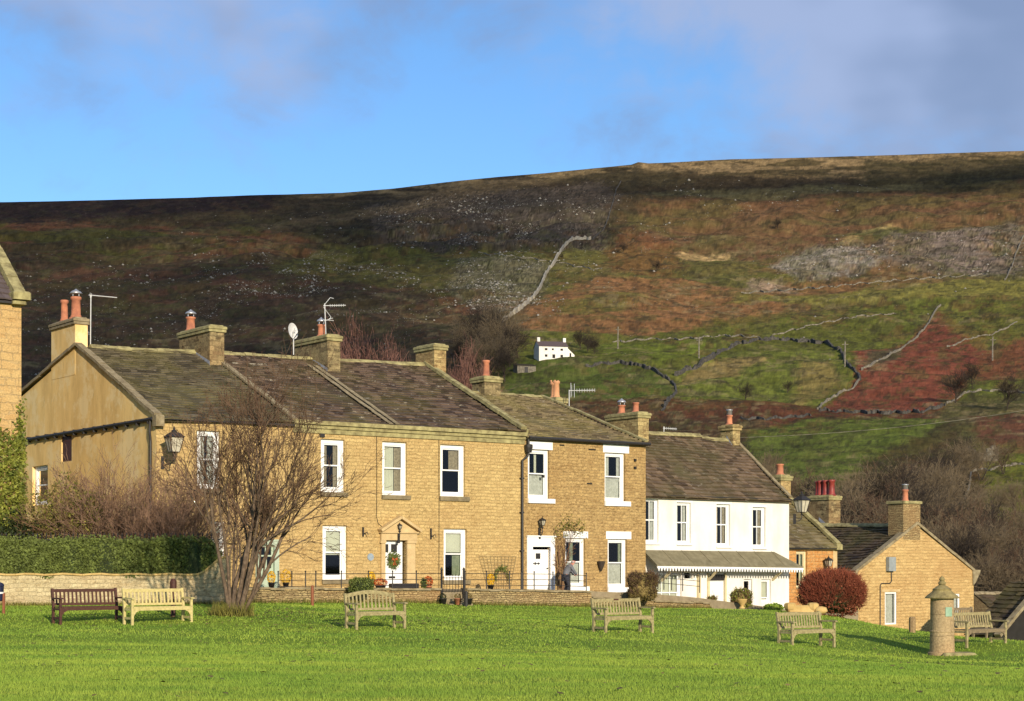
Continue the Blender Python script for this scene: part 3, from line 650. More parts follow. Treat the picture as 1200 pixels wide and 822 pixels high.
def chimney(parent, off, pl, pm, pr, ytop, sc, zbase, pots, mat='chimney_stone', tL=None, flash=True, cap=True, capmat='mossy_coping'):
    if tL is None:
        Ln = 1.2
        for _ in range(30):
            sF = sc-Ln/2; tl = rt(pm, sF); Ln += (rpx(tl, sF+Ln)-pl)/13.0*0.6; Ln = max(.4, min(4, Ln))
        tL = tl; sB = sF+Ln
    else: sF = pxs_(tL, pm); sB = pxs_(tL, pl)
    tR = rt(pr, sF); zt = rz(pm, ytop, sF)
    ch = MB(off); ch.bevbox(tL, tR, sF, sB, zbase, zt-.16, .015)
    c = ch.build('chimney', mat, parent)
    if cap:
        m = MB(off); m.bevbox(tL-.07, tR+.07, sF-.07, sB+.07, zt-.30, zt-.18, .02); m.bevbox(tL-.10, tR+.10, sF-.10, sB+.10, zt-.178, zt-.06, .03); m.bevbox(tL+.02, tR-.02, sF+.02, sB-.02, zt-.058, zt, .02)
        m.build('chimney_cap', capmat, c)
    if flash:
        m = MB(off); m.box(tL-.012, tL-.002, sF-.02, (sF+sB)/2, zbase+.0, zbase+.0+.02)
        zr = zbase+.95
        m.add([(tL-.012, sF-.012, zr-.75), (tL-.012, (sF+sB)/2, zr-.05), (tL-.012, (sF+sB)/2, zr+.16), (tL-.012, sF-.012, zr-.40)], [(0, 1, 2, 3)])
        m.build('lead_flashing', 'lead', c)
    for p in pots:
        x0, x1, yt = p[0], p[1], p[2]; kind = p[3] if len(p) > 3 else 'round'; cowl = p[4] if len(p) > 4 else None; pm_ = p[5] if len(p) > 5 else 'terracotta'
        # pots stand along the middle of the stack
        cpx = (x0+x1)/2; tc_ = (tL+tR)/2; sc_ = pxs_(tc_, cpx); sc_ = max(sF+.25, min(sB-.25, sc_)); Yp = row(tc_, sc_)[1]
        r = (x1-x0)/2*Yp/F_; h = (CZ+(HZ-yt)/F_*Yp)-zt
        if cowl: h -= .25
        pot(kind, (tc_, sc_), zt, h, r, off, c, pm_, cowl)
    return (tL, tR, sF, sB, zt)
def fm_front(off=0): return ident
def fm_gable(t0): return lambda a, b, z: (t0+b, a, z)
def window(parent, off, o, b=0.0, fm=ident, bars=1, cas=.12, curt=(), rec=.12, rail=.5, sill=None, sillmat='sill_stone', lintel=None, fmat='white_paint', lintelmat='white_paint', toprec=None):
    a0, a1, z0, z1 = o; H = z1-z0
    m = MB(off, fm)
    m.box(a0, a0+cas, b+rec, b+rec+.09, z0, z1); m.box(a1-cas, a1, b+rec, b+rec+.09, z0, z1)
    m.box(a0+cas, a1-cas, b+rec, b+rec+.09, z1-cas*.9, z1); m.box(a0+cas, a1-cas, b+rec-.02, b+rec+.09, z0, z0+cas*.8)
    gi0, gi1, gz0, gz1 = a0+cas, a1-cas, z0+cas*.8, z1-cas*.9; zm = gz0+(gz1-gz0)*rail; sw = .045
    if rail:
        for (za, zb, bb) in ((zm, gz1, b+rec+.03), (gz0, zm+.05, b+rec+.06)):
            m.box(gi0, gi0+sw, bb, bb+.03, za, zb); m.box(gi1-sw, gi1, bb, bb+.03, za, zb); m.box(gi0+sw, gi1-sw, bb+.001, bb+.029, zb-.05, zb); m.box(gi0+sw, gi1-sw, bb+.001, bb+.029, za, za+.055)
    for k in range(1, bars):
        x = gi0+(gi1-gi0)*k/bars; m.box(x-.016, x+.016, b+rec+.035, b+rec+.084, gz0+.002, gz1-.002)
    f = m.build('window', fmat, parent)
    g = MB(off, fm); yb = b+rec+.062
    g.add([(gi0, yb, gz0), (gi1, yb, gz0), (gi1, yb, gz1), (gi0, yb, gz1)], [(0, 1, 2, 3)]); g.build('pane', 'window_glass', f)
    for (u0, u1, v0, v1, cm, nm) in curt:
        q = MB(off, fm); xa, xb = gi0+(gi1-gi0)*u0, gi0+(gi1-gi0)*u1; za, zb = gz0+(gz1-gz0)*v0, gz0+(gz1-gz0)*v1; k = max(4, int((xb-xa)/.035)) if nm != 'blind' else 1
        vs = []
        for i in range(k+1):
            x = xa+(xb-xa)*i/k; dy = (0.025 if i % 2 else 0.0)+random.uniform(0, .012) if k > 1 else 0
            vs += [(x, b+rec+.13+dy, za), (x, b+rec+.13+dy, zb)]
        q.add(vs, [(2*i, 2*i+2, 2*i+3, 2*i+1) for i in range(k)]); q.build(nm, cm, f)
    if sill:
        s_ = MB(off, fm); s_.bevbox(a0-sill[0], a1+sill[1], b-.09, b+.12, z0-sill[2], z0-.003, .012); s_.build('window_sill', sillmat, f)
    if lintel:
        s_ = MB(off, fm); s_.box(a0-lintel[0], a1+lintel[1], b-.012, b+.1, z1+.003, z1+lintel[2]); s_.build('lintel', lintelmat, f)
    return f
def ops_px(l, s=0.0):
    out = []
    for (x0, y0, x1, y1) in l:
        xm = (x0+x1)/2; out.append((rt(x0, s), rt(x1, s), rz(xm, y1, s), rz(xm, y0, s)))
    return out
def house(name, label, t0, t1, zb, s0=0.0, group=None, cat='house'):
    off = ((t0+t1)/2, s0, zb); x, y = row(off[0], s0); return thing(name, label, cat, (x, y, zb), ROW, group), off
def shell(h, off, t0, t1, s0, s1, zb, ze0, ze1, rs, rz0, rz1, zbk, ops, wmat, lmat=None, rmat=None, lops=(), left=True, room=3.0):
    m = MB(off); wall(m, t0, t1, zb, max(ze0, ze1), ops, s0, .2, (ze0, ze1)); m.build('front_wall', wmat, h)
    lm_ = MB(off, fm_gable(t0)); wall(lm_, s0, s1, zb, min(ze0, zbk), list(lops), 0.0, .15)
    zc = min(ze0, zbk)
    lm_.add([(s0, 0, zc), (s1, 0, zc), (s1, 0, zbk), (rs, 0, rz0), (s0, 0, ze0)], [(0, 1, 2, 3, 4)])
    lm_.build('gable_wall', lmat or wmat, h)
    rm = MB(off); rm.add([(t1, s0, zb), (t1, s1, zb), (t1, s1, zbk), (t1, rs, rz1), (t1, s0, ze1)], [(0, 1, 2, 3, 4)])
    rm.add([(t0, s1, zb), (t1, s1, zb), (t1, s1, zbk), (t0, s1, zbk)], [(0, 1, 2, 3)])
    rm.build('rear_wall', rmat or wmat, h)
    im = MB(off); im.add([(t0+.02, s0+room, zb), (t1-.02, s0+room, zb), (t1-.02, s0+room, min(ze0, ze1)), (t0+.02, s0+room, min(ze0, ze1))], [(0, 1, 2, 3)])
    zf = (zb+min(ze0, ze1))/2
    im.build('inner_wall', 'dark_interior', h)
def roof(h, off, t0, t1, s0, s1, ze0, ze1, rs, rz0, rz1, zbk, mat, ov=.18, **kw):
    sl0 = (rz0-ze0)/(rs-s0); m = MB(off)
    e0 = (s0-ov, ze0-sl0*ov+.04); e1 = (s0-ov, ze1-sl0*ov+.04)
    slates(m, t0, t1, e0, e1, (rs, rz0+.04), (rs, rz1+.04), **kw); underroof(m, t0, t1, e0, e1, (rs, rz0+.04), (rs, rz1+.04))
    eb0 = (s1+ov, zbk+.0); slates(m, t0, t1, eb0, eb0, (rs, rz0+.04), (rs, rz1+.04), big=.6, small=.5, wd=.9); underroof(m, t0, t1, eb0, eb0, (rs, rz0+.04), (rs, rz1+.04))
    return m.build('roof', mat, h)
# ================================================================== THE ROW OF HOUSES
TA = rt(183); TB = rt(343); TC = rt(614); TD = rt(757); TE = rt(929)
RS = 7.3
NET = (0.02, .98, 0, .48, 'net_curtain', 'net_curtain')
def drapes(m='drape', w=.24): return ((0.0, w, 0, 1, m, 'curtain'), (1-w, 1.0, 0, 1, m, 'curtain'))
# ---- end house with the rendered gable
hA, oA = house('stone_house', 'end house of the row with ochre rendered gable, bare tree in front of it', TA, TB, -.2)
zA0, zA1 = 7.02, 7.18; rA0, rA1 = 10.36, 10.52
wa = ops_px([(231, 505, 258, 573), (247, 611, 264, 664), (302, 637, 324, 690)])
gl = []
for (x0, y0, x1, y1) in ((72, 511, 84, 541), (38, 546, 56, 592)):
    sa, sb = pxs_(TA, x1), pxs_(TA, x0); Ym = row(TA, (sa+sb)/2)[1]; gl.append((sa, sb, CZ+(HZ-y1)/F_*Ym, CZ+(HZ-y0)/F_*Ym))
shell(hA, oA, TA, TB, 0, 14.6, -.2, zA0, zA1, RS, rA0, rA1, 8.6, wa, 'facade_stone', 'ochre_render', lops=gl)
roof(hA, oA, TA+.12, TB, 0, 14.6, zA0, zA1, RS, rA0, rA1, 8.6, 'slate_green', big=.36, small=.2)
window(hA, oA, wa[0], sill=(.05, .05, .16), cas=.16, curt=drapes('net_curtain', .42))
window(hA, oA, wa[1], cas=.12, curt=[(0, 1, .5, 1, 'cream_blind', 'blind')])
m = MB(oA, fm_gable(TA)); q_ = gl[0]; m.box(q_[0], q_[1], .05, .10, q_[2], q_[3]); m.box(q_[0]+.1, q_[1]-.1, .035, .049, q_[2]+.1, q_[3]-.1); m.build('shutter', 'brown_stain', hA)
window(hA, oA, gl[1], fm=fm_gable(TA), cas=.16, curt=drapes('net_curtain', .45))
m = MB(oA); stonerow(m, (TA+.02, -.10, zA0+.12), (TA+.02, RS, rA0+.16), .30, .12, .75); stonerow(m, (TA+.02, RS, rA0+.16), (TA+.02, 14.6, 8.75), .30, .12, .9)
m.bevbox(TA-.14, TA+.2, -.32, .05, zA0-.30, zA0+.12, .03); m.build('verge_coping', 'grey_coping', hA)
m = MB(oA); ridge_cap(m, TA+.5, RS, rA0+.05, TB, RS, rA1+.05); m.build('ridge_tiles', 'mossy_coping', hA)
# pipe along the gable, with brackets, and down the corner
m = MB(oA); m.tube([(TA-.10, .02, zA0-.02), (TA-.10, 13.6, zA0-.06)], .075, 8)
for k in range(14): m.box(TA-.16, TA+.01, .4+k, .46+k, zA0-.18, zA0+.05)
m.tube([(TA-.12, .25, zA0-.02), (TA-.12, .30, zA0-.5), (TA-.07, .33, zA0-.8), (TA-.07, .33, .4)], .05, 8); m.build('gable_pipe', 'black_iron', hA)
m = MB(oA); m.box(TA-.05, TB, -.20, -.08, zA0-.03, zA0+.05); m.build('gutter', 'black_iron', hA)
# pale green door with arched glazing
d = wa[2]; m = MB(oA); m.box(d[0]-.10, d[0]+.10, -.04, .10, d[2], d[3]+.05); m.box(d[1]-.10, d[1]+.10, -.04, .10, d[2], d[3]+.05); m.box(d[0]-.10, d[1]+.10, -.045, .10, d[3]-.05, d[3]+.15)
dr = m.build('door_frame', 'pale_green_paint', hA)
m = MB(oA); dm = (d[0]+d[1])/2; zq = d[2]+(d[3]-d[2])*.45
m.box(d[0]+.1, d[1]-.1, .10, .15, d[2], zq); m.box(d[0]+.1, d[1]-.1, .10, .15, d[3]-.12, d[3]-.05)
for x in (d[0]+.1, dm-.03, d[1]-.17): m.box(x, x+.07, .10, .15, zq, d[3]-.12)
m.box(d[0]+.1, d[1]-.1, .101, .149, (zq+d[3])/2-.03, (zq+d[3])/2+.03)
for x in (d[0]+.18, dm+.06): m.bevbox(x, x+(dm-d[0])-.28, .085, .10, d[2]+.15, zq-.1, .01)
dl = m.build('door', 'pale_green_paint', hA); m = MB(oA); m.add([(d[0]+.1, .13, zq), (d[1]-.1, .13, zq), (d[1]-.1, .13, d[3]-.1), (d[0]+.1, .13, d[3]-.1)], [(0, 1, 2, 3)]); m.build('pane', 'window_glass', dl)
chimney(hA, oA, 60, 88, 103, 371, RS, 9.3, [(71, 80, 352), (83, 95, 341, 'round', 'cap')], 'ochre_render', tL=TA-.012, flash=False, capmat='grey_coping')
chimney(hA, oA, 210, 246, 263, 380, RS, 9.5, [(218, 229, 365, 'round', 'cap')], 'sooty_stone')

# ---- big double-fronted house
hB, oB = house('stone_house', 'wide stone house with pedimented white front door and four tall sash windows in full view', TB, TC, .0)
zB0, zB1 = 7.20, 7.34; rB0, rB1 = 10.52, 10.76
wb = ops_px([(376, 515, 404, 577), (448, 518, 477, 580.5), (516, 521.5, 545, 582), (378, 616, 407, 680), (520, 620, 547, 680), (450, 634, 476, 690)])
shell(hB, oB, TB, TC, 0, 14.6, 0, zB0, zB1, RS, rB0, rB1, 9.0, wb, 'facade_stone')
roof(hB, oB, TB, TC, 0, 14.6, zB0, zB1, RS, rB0, rB1, 9.0, 'slate_brown', big=.40, small=.22)
window(hB, oB, wb[0], sill=(.04, .12, .17), cas=.19, curt=drapes('drape', .3))
window(hB, oB, wb[1], sill=(.04, .15, .17), cas=.15, curt=[(0.1, .62, 0, 1, 'cream_blind', 'curtain'), (.62, 1, 0, 1, 'drape', 'curtain')])
window(hB, oB, wb[2], sill=(.04, .20, .19), cas=.17, curt=[(.45, 1, .5, 1, 'drape', 'curtain')])
window(hB, oB, wb[3], sill=(.04, .12, .15), cas=.19, curt=[(0, 1, .46, 1, 'cream_blind', 'blind')])
window(hB, oB, wb[4], sill=(.05, .15, .17), cas=.15, curt=[(0, 1, .55, 1, 'cream_blind', 'blind'), (.5, 1, 0, .5, 'green_drape', 'curtain')])
m = MB(oB); m.box(TB, TC, -.07, .0, zB0-.42, zB0-.24); m.box(TB, TC, -.14, -.0, zB0-.235, zB0-.10); m.box(TB, TC, -.24, -.05, zB0-.095, zB0+.06)
m.build('cornice', 'mossy_coping', hB)
m = MB(oB); stonerow(m, (TB+.05, -.12, zB0+.09), (TB+.05, RS, rB0+.14), .24, .08, .7); m.build('party_coping', 'grey_coping', hB)
m = MB(oB); stonerow(m, (TC-.15, -.2, zB1+.10), (TC-.15, RS, rB1+.18), .28, .14, .9); stonerow(m, (TC+.02, -.2, zB1-.10), (TC+.02, RS, rB1-.02), .10, .3, 1.2)
m.build('verge_coping', 'mossy_coping', hB)
m = MB(oB); tm_ = rt(460); tq = tm_-.15
for k in range(2): stonerow(m, (tq+k*.32, -.15, zB0+.105), (tq+k*.32, RS-.8, rB0-.205), .20, .02, .5, .01)
m.build('pale_slate_strip', 'grey_coping', hB)
m = MB(oB); ridge_cap(m, TB, RS, rB0+.05, TC-.3, RS, rB1+.05); m.build('ridge_tiles', 'mossy_coping', hB)
chimney(hB, oB, 345, 384, 399, 391, RS, 9.6, [(372, 381, 374, 'round', 'cap')], 'sooty_stone')
chimney(hB, oB, 487, 509, 523, 402, RS, 9.8, [])
# doorcase with pediment
d = wb[5]; zt_ = d[3]; tc_ = rt(466)
m = MB(oB); tl, tr = rt(444.5), rt(487.5)
m.bevbox(tl+.05, d[0]+.02, -.10, .06, d[2]-.1, zt_, .02); m.bevbox(d[1], tr-.08, -.10, .06, d[2]-.1, zt_, .02)
m.bevbox(tl, d[0]+.04, -.14, .06, zt_-.10, zt_+.02, .02); m.bevbox(d[1]-.02, tr-.03, -.14, .06, zt_-.10, zt_+.02, .02)
m.box(tl+.02, tr-.02, -.13, .02, zt_+.022, zt_+.30); m.box(tl-.04, tr+.04, -.20, .02, zt_+.302, zt_+.37)
zp = rz(466, 606.5); m.prism([(tl+.05, zt_+.37), (tr-.05, zt_+.37), (tc_, zp-.12)], 'b', -.16, .02)
for sgn, xe in ((1, tl-.08), (-1, tr+.08)): m.beam((xe, -.16, zt_+.40), (tc_, -.16, zp), .34, .11)
m.build('doorcase', 'dressed_stone', hB)
m = MB(oB); m.box(d[0]+.0, d[1]-.12, .10, .16, d[2], d[3])
dr = m.build('door', 'door_white', hB)
m = MB(oB); w_ = d[1]-.12-d[0]
for (u0, u1, v0, v1) in ((.08, .28, .76, .93), (.42, .72, .76, .93)): m.box(d[0]+w_*u0, d[0]+w_*u1, .088, .099, d[2]+(d[3]-d[2])*v0, d[2]+(d[3]-d[2])*v1)
m.build('door_pane', 'black_iron', dr)
m = MB(oB); m.box(d[0]+w_*.30, d[0]+w_*.62, .07, .099, d[2]+.42, d[2]+.50); m.build('letterbox', 'black_iron', dr)
m = MB(oB); m.box(d[0]+w_*.08, d[0]+w_*.82, .092, .0995, d[2]+.1, d[2]+.38); m.box(d[0]+w_*.08, d[0]+w_*.40, .092, .0995, d[2]+.62, d[2]+1.1); m.build('door_panel', 'white_paint', dr)
# cables and iron bits on the face
m = MB(oB)
for px, ya, yb in ((441, 509, 606), (514, 513, 690)):
    t_ = rt(px); m.tube([(t_, -.02, rz(px, ya)), (t_+.01, -.02, rz(px, (ya+yb)/2)), (t_, -.02, rz(px, yb))], .012, 5)
m.tube([(rt(441), -.02, rz(441, 606)), (rt(443), -.02, rz(443, 614)), (rt(447), -.03, rz(447, 617))], .012, 5)
m.build('cable', 'dark_interior', hB)
for px, ya, yb in ((425, 618, 629), (504.5, 619.5, 632)):
    m = MB(oB); t_ = rt(px); m.box(t_-.03, t_+.03, -.06, 0, rz(px, yb), rz(px, ya)); m.tube([(t_, -.05, rz(px, yb-3)), (t_+.08, -.22, rz(px, yb-5)), (t_+.10, -.26, rz(px, yb-2))], .018, 5); m.build('iron_hook', 'black_iron', hB)
m = MB(oB); pc = (rt(434), rz(434, 653)); m.tube([(pc[0], -.03, pc[1]), (pc[0], 0.01, pc[1])], .15, 14); tag(m.build('wall_plaque', 'plaque_blue', hB))
for (px, ya, yb) in ((377, 508.5, 512.5), (525, 0, 0)):
    if ya: m = MB(oB); m.box(rt(px)-.1, rt(px)+.1, -.08, 0, rz(px, yb), rz(px, ya)); m.build('vent_box', 'black_iron', hB)
# downpipe at the joint of the two houses
m = MB(oB); ta, tb = rt(617), rt(610.5)
m.tube([(ta, -.14, rz(617, 514)), (ta, -.14, rz(617, 524))], .055, 8); m.lathe([(.12, rz(617, 531)), (.17, rz(617, 525)), (.17, rz(617, 521.5)), (.1, rz(617, 521))], 10, (ta, -.16))
m.tube([(ta, -.14, rz(617, 531)), (ta-.05, -.13, rz(615, 535)), (tb, -.10, rz(611, 540)), (tb, -.10, rz(611, 692))], .055, 8)
for y in (560, 600, 645): m.box(tb-.09, tb+.09, -.13, 0, rz(611, y+1.5), rz(611, y)); 
m.build('downpipe', 'black_iron', hB)

# ---- narrower house with white lintels
hC, oC = house('stone_house', 'narrower stone house with white lintels and a climber round its cream door', TC, TD, -.6)
zC0, zC1 = 7.08, 7.08; RC = 7.6; rC = 9.72
wc = ops_px([(619, 527, 644, 584.5), (709, 531, 733, 587.5), (712.5, 632, 735, 688.5), (662.5, 631, 686, 687.5), (624, 641, 645, 693)])
shell(hC, oC, TC+.004, TD, 0.02, 15, -.6, zC0, zC1, RC, rC, rC, 8.0, wc, 'cottage_stone', rmat='cottage_stone')
roof(hC, oC, TC+.03, TD, 0, 15, zC0, zC1, RC, rC, rC, 8.0, 'slate_lichen', big=.34, small=.2)
window(hC, oC, wc[0], .02, sill=(.02, .28, .20), sillmat='white_paint', lintel=(.02, .18, .34), cas=.14, curt=[NET, (.42, .56, .5, 1, 'cream_blind', 'curtain')])
window(hC, oC, wc[1], .02, sill=(.02, .28, .22), sillmat='white_paint', lintel=(.10, .22, .36), cas=.13, curt=[NET, (0, .32, .4, 1, 'net_curtain', 'curtain'), (.8, 1, .4, 1, 'net_curtain', 'curtain')])
window(hC, oC, wc[2], .02, sill=(.02, .06, .22), sillmat='white_paint', lintel=(.10, .25, .34), cas=.13, curt=[NET, (.78, 1, .5, 1, 'green_drape', 'curtain')])
window(hC, oC, wc[3], .02, sill=(.02, .2, .22), sillmat='white_paint', lintel=(.10, .16, .30), cas=.13, curt=[NET, (.36, .6, .5, 1, 'green_drape', 'curtain')])
d = wc[4]; m = MB(oC); fl, fr_ = rt(617.5), rt(650); zt_ = rz(634, 629.5)
m.box(fl, d[0], -.03, .1, d[2], zt_); m.box(d[1], fr_, -.03, .1, d[2], zt_); m.box(d[0], d[1], -.03, .1, d[3], zt_); m.box(fl-.03, fr_+.03, -.08, .0, zt_+.002, zt_+.06); m.build('door_frame', 'white_paint', hC)
m = MB(oC); m.box(d[0], d[1], .14, .19, d[2], d[3]-.12); 
for k in range(1, 5): x = d[0]+(d[1]-d[0])*k/5; m.box(x-.008, x+.008, .132, .139, d[2], d[3]-.14)
dr = m.build('door', 'door_white', hC)
m = MB(oC); x = d[0]+.28; m.box(x, x+.24, .12, .135, d[3]-.52, d[3]-.28); m.build('door_pane', 'black_iron', dr)
m = MB(oC); m.box(d[0]+.04, d[0]+.50, .12, .132, d[3]-.74, d[3]-.70); m.box(d[0]+.22, d[0]+.27, .12, .131, d[3]-.78, d[3]-.66); m.box(d[0]+.4, d[0]+.44, .12, .131, d[3]-.77, d[3]-.67); m.build('door_hinge', 'black_iron', dr)
m = MB(oC); m.tube([(d[1]-.1, .10, d[2]+.98), (d[1]-.1, .05, d[2]+.98)], .03, 8); m.build('door_handle', 'black_iron', dr)
m = MB(oC); m.tube([(TC+.1, -.24, zC0-.03), (TD+.05, -.24, zC0-.03)], .065, 8); m.box(TC+.1, TD, -.18, .0, zC0-.1, zC0-.02); m.build('gutter', 'black_iron', hC)
m = MB(oC); stonerow(m, (TD-.05, -.1, zC1+.12), (TD-.05, RC, rC+.15), .20, .07, .9); m.build('verge_coping', 'mossy_coping', hC)
m = MB(oC); ridge_cap(m, TC+.1, RC, rC+.03, TD, RC, rC+.03); m.build('ridge_tiles', 'mossy_coping', hC)
chimney(hC, oC, 553, 568, 587, 440, RC, 8.8, [(565.5, 574, 422.5)], 'sooty_stone')
chimney(hC, oC, 640, 652, 664, 465, RC+1.2, 8.6, [(638, 647.5, 446, 'crown', None, 'buff_pot'), (648, 656, 447, 'round', None, 'buff_pot')])
chimney(hC, oC, 711, 748, 760.5, 482, 3.2, 7.4, [(724, 733, 469, 'round', 'cap'), (741, 749, 472)], flash=False)
m = MB(oC)
for (px, py) in ((636, 557), (744, 538), (744, 547)):
    t_ = rt(px); m.box(t_-.06, t_+.06, -.05, .01, rz(px, py+3), rz(px, py))
for (px, py, w_) in ((690, 526, .4), (688, 566, .3), (656, 521, .25)): t_ = rt(px); m.box(t_, t_+w_, .0, .024, rz(px, py+1.6), rz(px, py))
m.build('vent_brick', 'dark_interior', hC)

# ---- white house with the scalloped canopy
hD, oD = house('white_house', 'white painted house with four upstairs sashes above a grey canopy', TD, TE, -1.6)
zD0, zD1 = 4.82, 4.80; RD = 4.0; rD0, rD1 = 7.98, 7.86
wd_ = ops_px([(759.5, 584, 776, 636), (797.5, 589, 814, 637), (844, 591, 860, 640), (886.5, 594.5, 901.5, 641.5), (770.5, 671, 803, 704), (835, 681, 853, 717), (876, 679, 886, 704), (896.5, 679, 908, 706), (806, 671, 816, 679)])
shell(hD, oD, TD+.004, TE, .25, 8, -1.6, zD0, zD1, RD, rD0, rD1, 4.8, [(a, b, c, e) for a, b, c, e in wd_], 'white_wall', rmat='white_wall', room=2.6)
tsp = rt(820, RD)
roof(hD, oD, TD+.01, TE+.05, 0.25, 8, zD0, zD1, RD, rD0, rD1, 4.8, 'slate_rust', big=.34, small=.18)
for i, k in enumerate(wd_[:4]):
    window(hD, oD, k, .25, bars=2, cas=.09, curt=(drapes('net_curtain' if i < 2 else 'drape', .3)), sill=(.03, .06, .09), sillmat='white_paint', lintel=(.04, .10, .09))
window(hD, oD, wd_[4], .25, bars=3, cas=.10, rail=.22, curt=[(0, 1, 0, 1, 'cream_blind', 'blind')])
window(hD, oD, wd_[6], .25, cas=.05, rail=.1)
window(hD, oD, wd_[7], .25, cas=.08, rail=.12, curt=[(0, 1, 0, 1, 'cream_blind', 'blind')])
window(hD, oD, wd_[8], .25, cas=.03, rail=0)
d = wd_[5]; m = MB(oD); m.box(d[0], d[1], .30, .35, d[2], d[3]); 
for (u0, u1, v0, v1) in ((.12, .44, .1, .45), (.56, .88, .1, .45), (.12, .44, .55, .92), (.56, .88, .55, .92)):
    m.bevbox(d[0]+(d[1]-d[0])*u0, d[0]+(d[1]-d[0])*u1, .285, .30, d[2]+(d[3]-d[2])*v0, d[2]+(d[3]-d[2])*v1, .01)
m.build('door', 'door_white', hD)
m = MB(oD); m.box(d[0]-.12, d[0], .18, .30, d[2], rz(835, 672)); m.box(d[1], d[1]+.10, .18, .30, d[2], rz(853, 672)); tt = rt(822); m.box(tt-.07, tt+.07, .12, .25, d[2], rz(822, 673)); tt2 = rt(806); m.box(tt2-.9, tt+.4, .17, .25, rz(800, 671), rz(800, 669.5)); m.build('door_post', 'cream_paint', hD)
m = MB(oD); m.box(d[0]+.02, d[1]-.02, .222, .245, d[3]+.02, d[3]+.30); m.build('fanlight', 'black_iron', hD)
# canopy
ca = .95; zk0, zk1 = rz(800, 645, .25), rz(800, 661.8, -.6)
tl0, tl1 = TD+.02, TE-.05; tr_top = rt(907, .25); SF = .25-ca
m = MB(oD); zk1b = zk1-.10
m.add([(tl0, .24, zk0), (tr_top, .24, zk0-.05), (tl1, SF, zk1b), (tl0+.0, SF, zk1), (tl1+.0, .24, zk1b)], [(0, 3, 2, 1), (1, 2, 4)])
m.add([(tl0, .24, zk0-.06), (tr_top, .24, zk0-.11), (tl1, SF, zk1b-.05), (tl0, SF, zk1-.05), (tl1, .24, zk1b-.05)], [(0, 1, 2, 3), (1, 4, 2)])
m.box(tl0, tl1+.03, SF-.03, SF, zk1b-.06, zk1b+.0); m.add([(tl0, SF-.02, zk1-.0), (tl0, SF-.02, zk1-.09), (tl1, SF-.02, zk1b-.07), (tl1, SF-.02, zk1b+.0)], [(0, 1, 2, 3)])
for k in range(1, 8):
    u = k/8; x = tl0+(tl1-tl0)*u
    xt = min(x, tr_top); m.beam((xt if x > tr_top else x, .23, zk0+.01-.05*u), (x, SF, zk1-.10*u+.006), .018, .012)
ly = simple('canopy_lead', (0.24, 0.21, 0.13), (0.16, 0.14, 0.085), 3, 0.95, 0.05)
cn = m.build('canopy', 'canopy_lead', hD)
m = MB(oD); nT = 54
for k in range(nT):
    u0, u1 = k/nT, (k+1)/nT; x0 = tl0+(tl1-tl0)*u0; x1 = tl0+(tl1-tl0)*u1; z0_ = zk1-.10*(u0+u1)/2; xm = (x0+x1)/2; q = (x1-x0)*.30; vs = []
    for y_ in (SF-.035, SF-.06): vs += [(x0, y_, z0_-.07), (x1, y_, z0_-.07), (x1, y_, z0_-.155), (xm+q, y_, z0_-.165), (xm+q*.5, y_, z0_-.285), (xm-q*.5, y_, z0_-.285), (xm-q, y_, z0_-.165), (x0, y_, z0_-.155)]
    m.add(vs, [tuple(range(8)), tuple(range(15, 7, -1))]+[(i_, 8+i_, 9+i_, i_+1) for i_ in range(2, 7)])
m.build('valance', 'white_paint', cn)
for px in (829, 775, 905): m = MB(oD); x = rt(px, .25); m.beam((x, .22, zk1-.75), (x, SF+.05, zk1-.12), .09); m.build('bracket', 'cream_paint', cn)
m = MB(oD); m.box(TD+.02, TE+.04, .08, .18, zD0-.08, zD0-.02); m.build('gutter', 'black_iron', hD)
m = MB(oD); ridge_cap(m, TD+.3, RD, rD0+.03, tsp, RD, rD0+.0); ridge_cap(m, tsp, RD, rD1+.02, TE, RD, rD1+.02); m.build('ridge_tiles', 'mossy_coping', hD)
m = MB(oD); stonerow(m, (TE-.03, .1, zD1+.08), (TE-.03, RD, rD1+.12), .20, .06, .8); m.build('verge_coping', 'grey_coping', hD)
chimney(hD, oD, 844, 859, 867.5, 497, RD, 7.0, [(851, 858.5, 481, 'round', 'plain')], flash=True, capmat='chimney_stone')
chimney(hD, oD, 904, 915.5, 927, 556, 1.6, 4.6, [(908.5, 917.5, 544)], flash=False)

# ---- small cottage with orange stone, tucked in beyond the white house
TF = rt(981, .5)
hE, oE = house('stone_cottage', 'small orange stone cottage between the white house and the red bush', TE, TF, -2.2, .5)
zE = 2.52; RE = 3.9; rE = 5.0
we = ops_px([(933, 646, 946, 690)], .5)
shell(hE, oE, TE+.004, TF, .5, 7.5, -2.2, zE, zE, RE, rE, rE, 2.5, we, 'orange_stone', rmat='orange_stone')
roof(hE, oE, TE+.01, TF, .5, 7.5, zE, zE, RE, rE, rE, 2.5, 'slate_lichen', big=.3, small=.2)
window(hE, oE, we[0], .5, bars=2, cas=.12, curt=drapes('green_drape', .3), fmat='cream_paint')
m = MB(oE); stonerow(m, (TF-.05, .35, zE+.12), (TF-.05, RE, rE+.18), .30, .14, .9); m.bevbox(TF-.25, TF+.16, .25, .75, zE-.16, zE+.12, .03); m.build('verge_coping', 'mossy_coping', hE)
m = MB(oE); m.box(TF-.30, TF-.002, .49, .6, -2.2, zE-.1); m.build('quoin_stones', 'dressed_stone', hE)
m = MB(oE); m.box(TE+.05, TF, .28, .38, zE-.12, zE-.04); m.build('gutter', 'black_iron', hE)

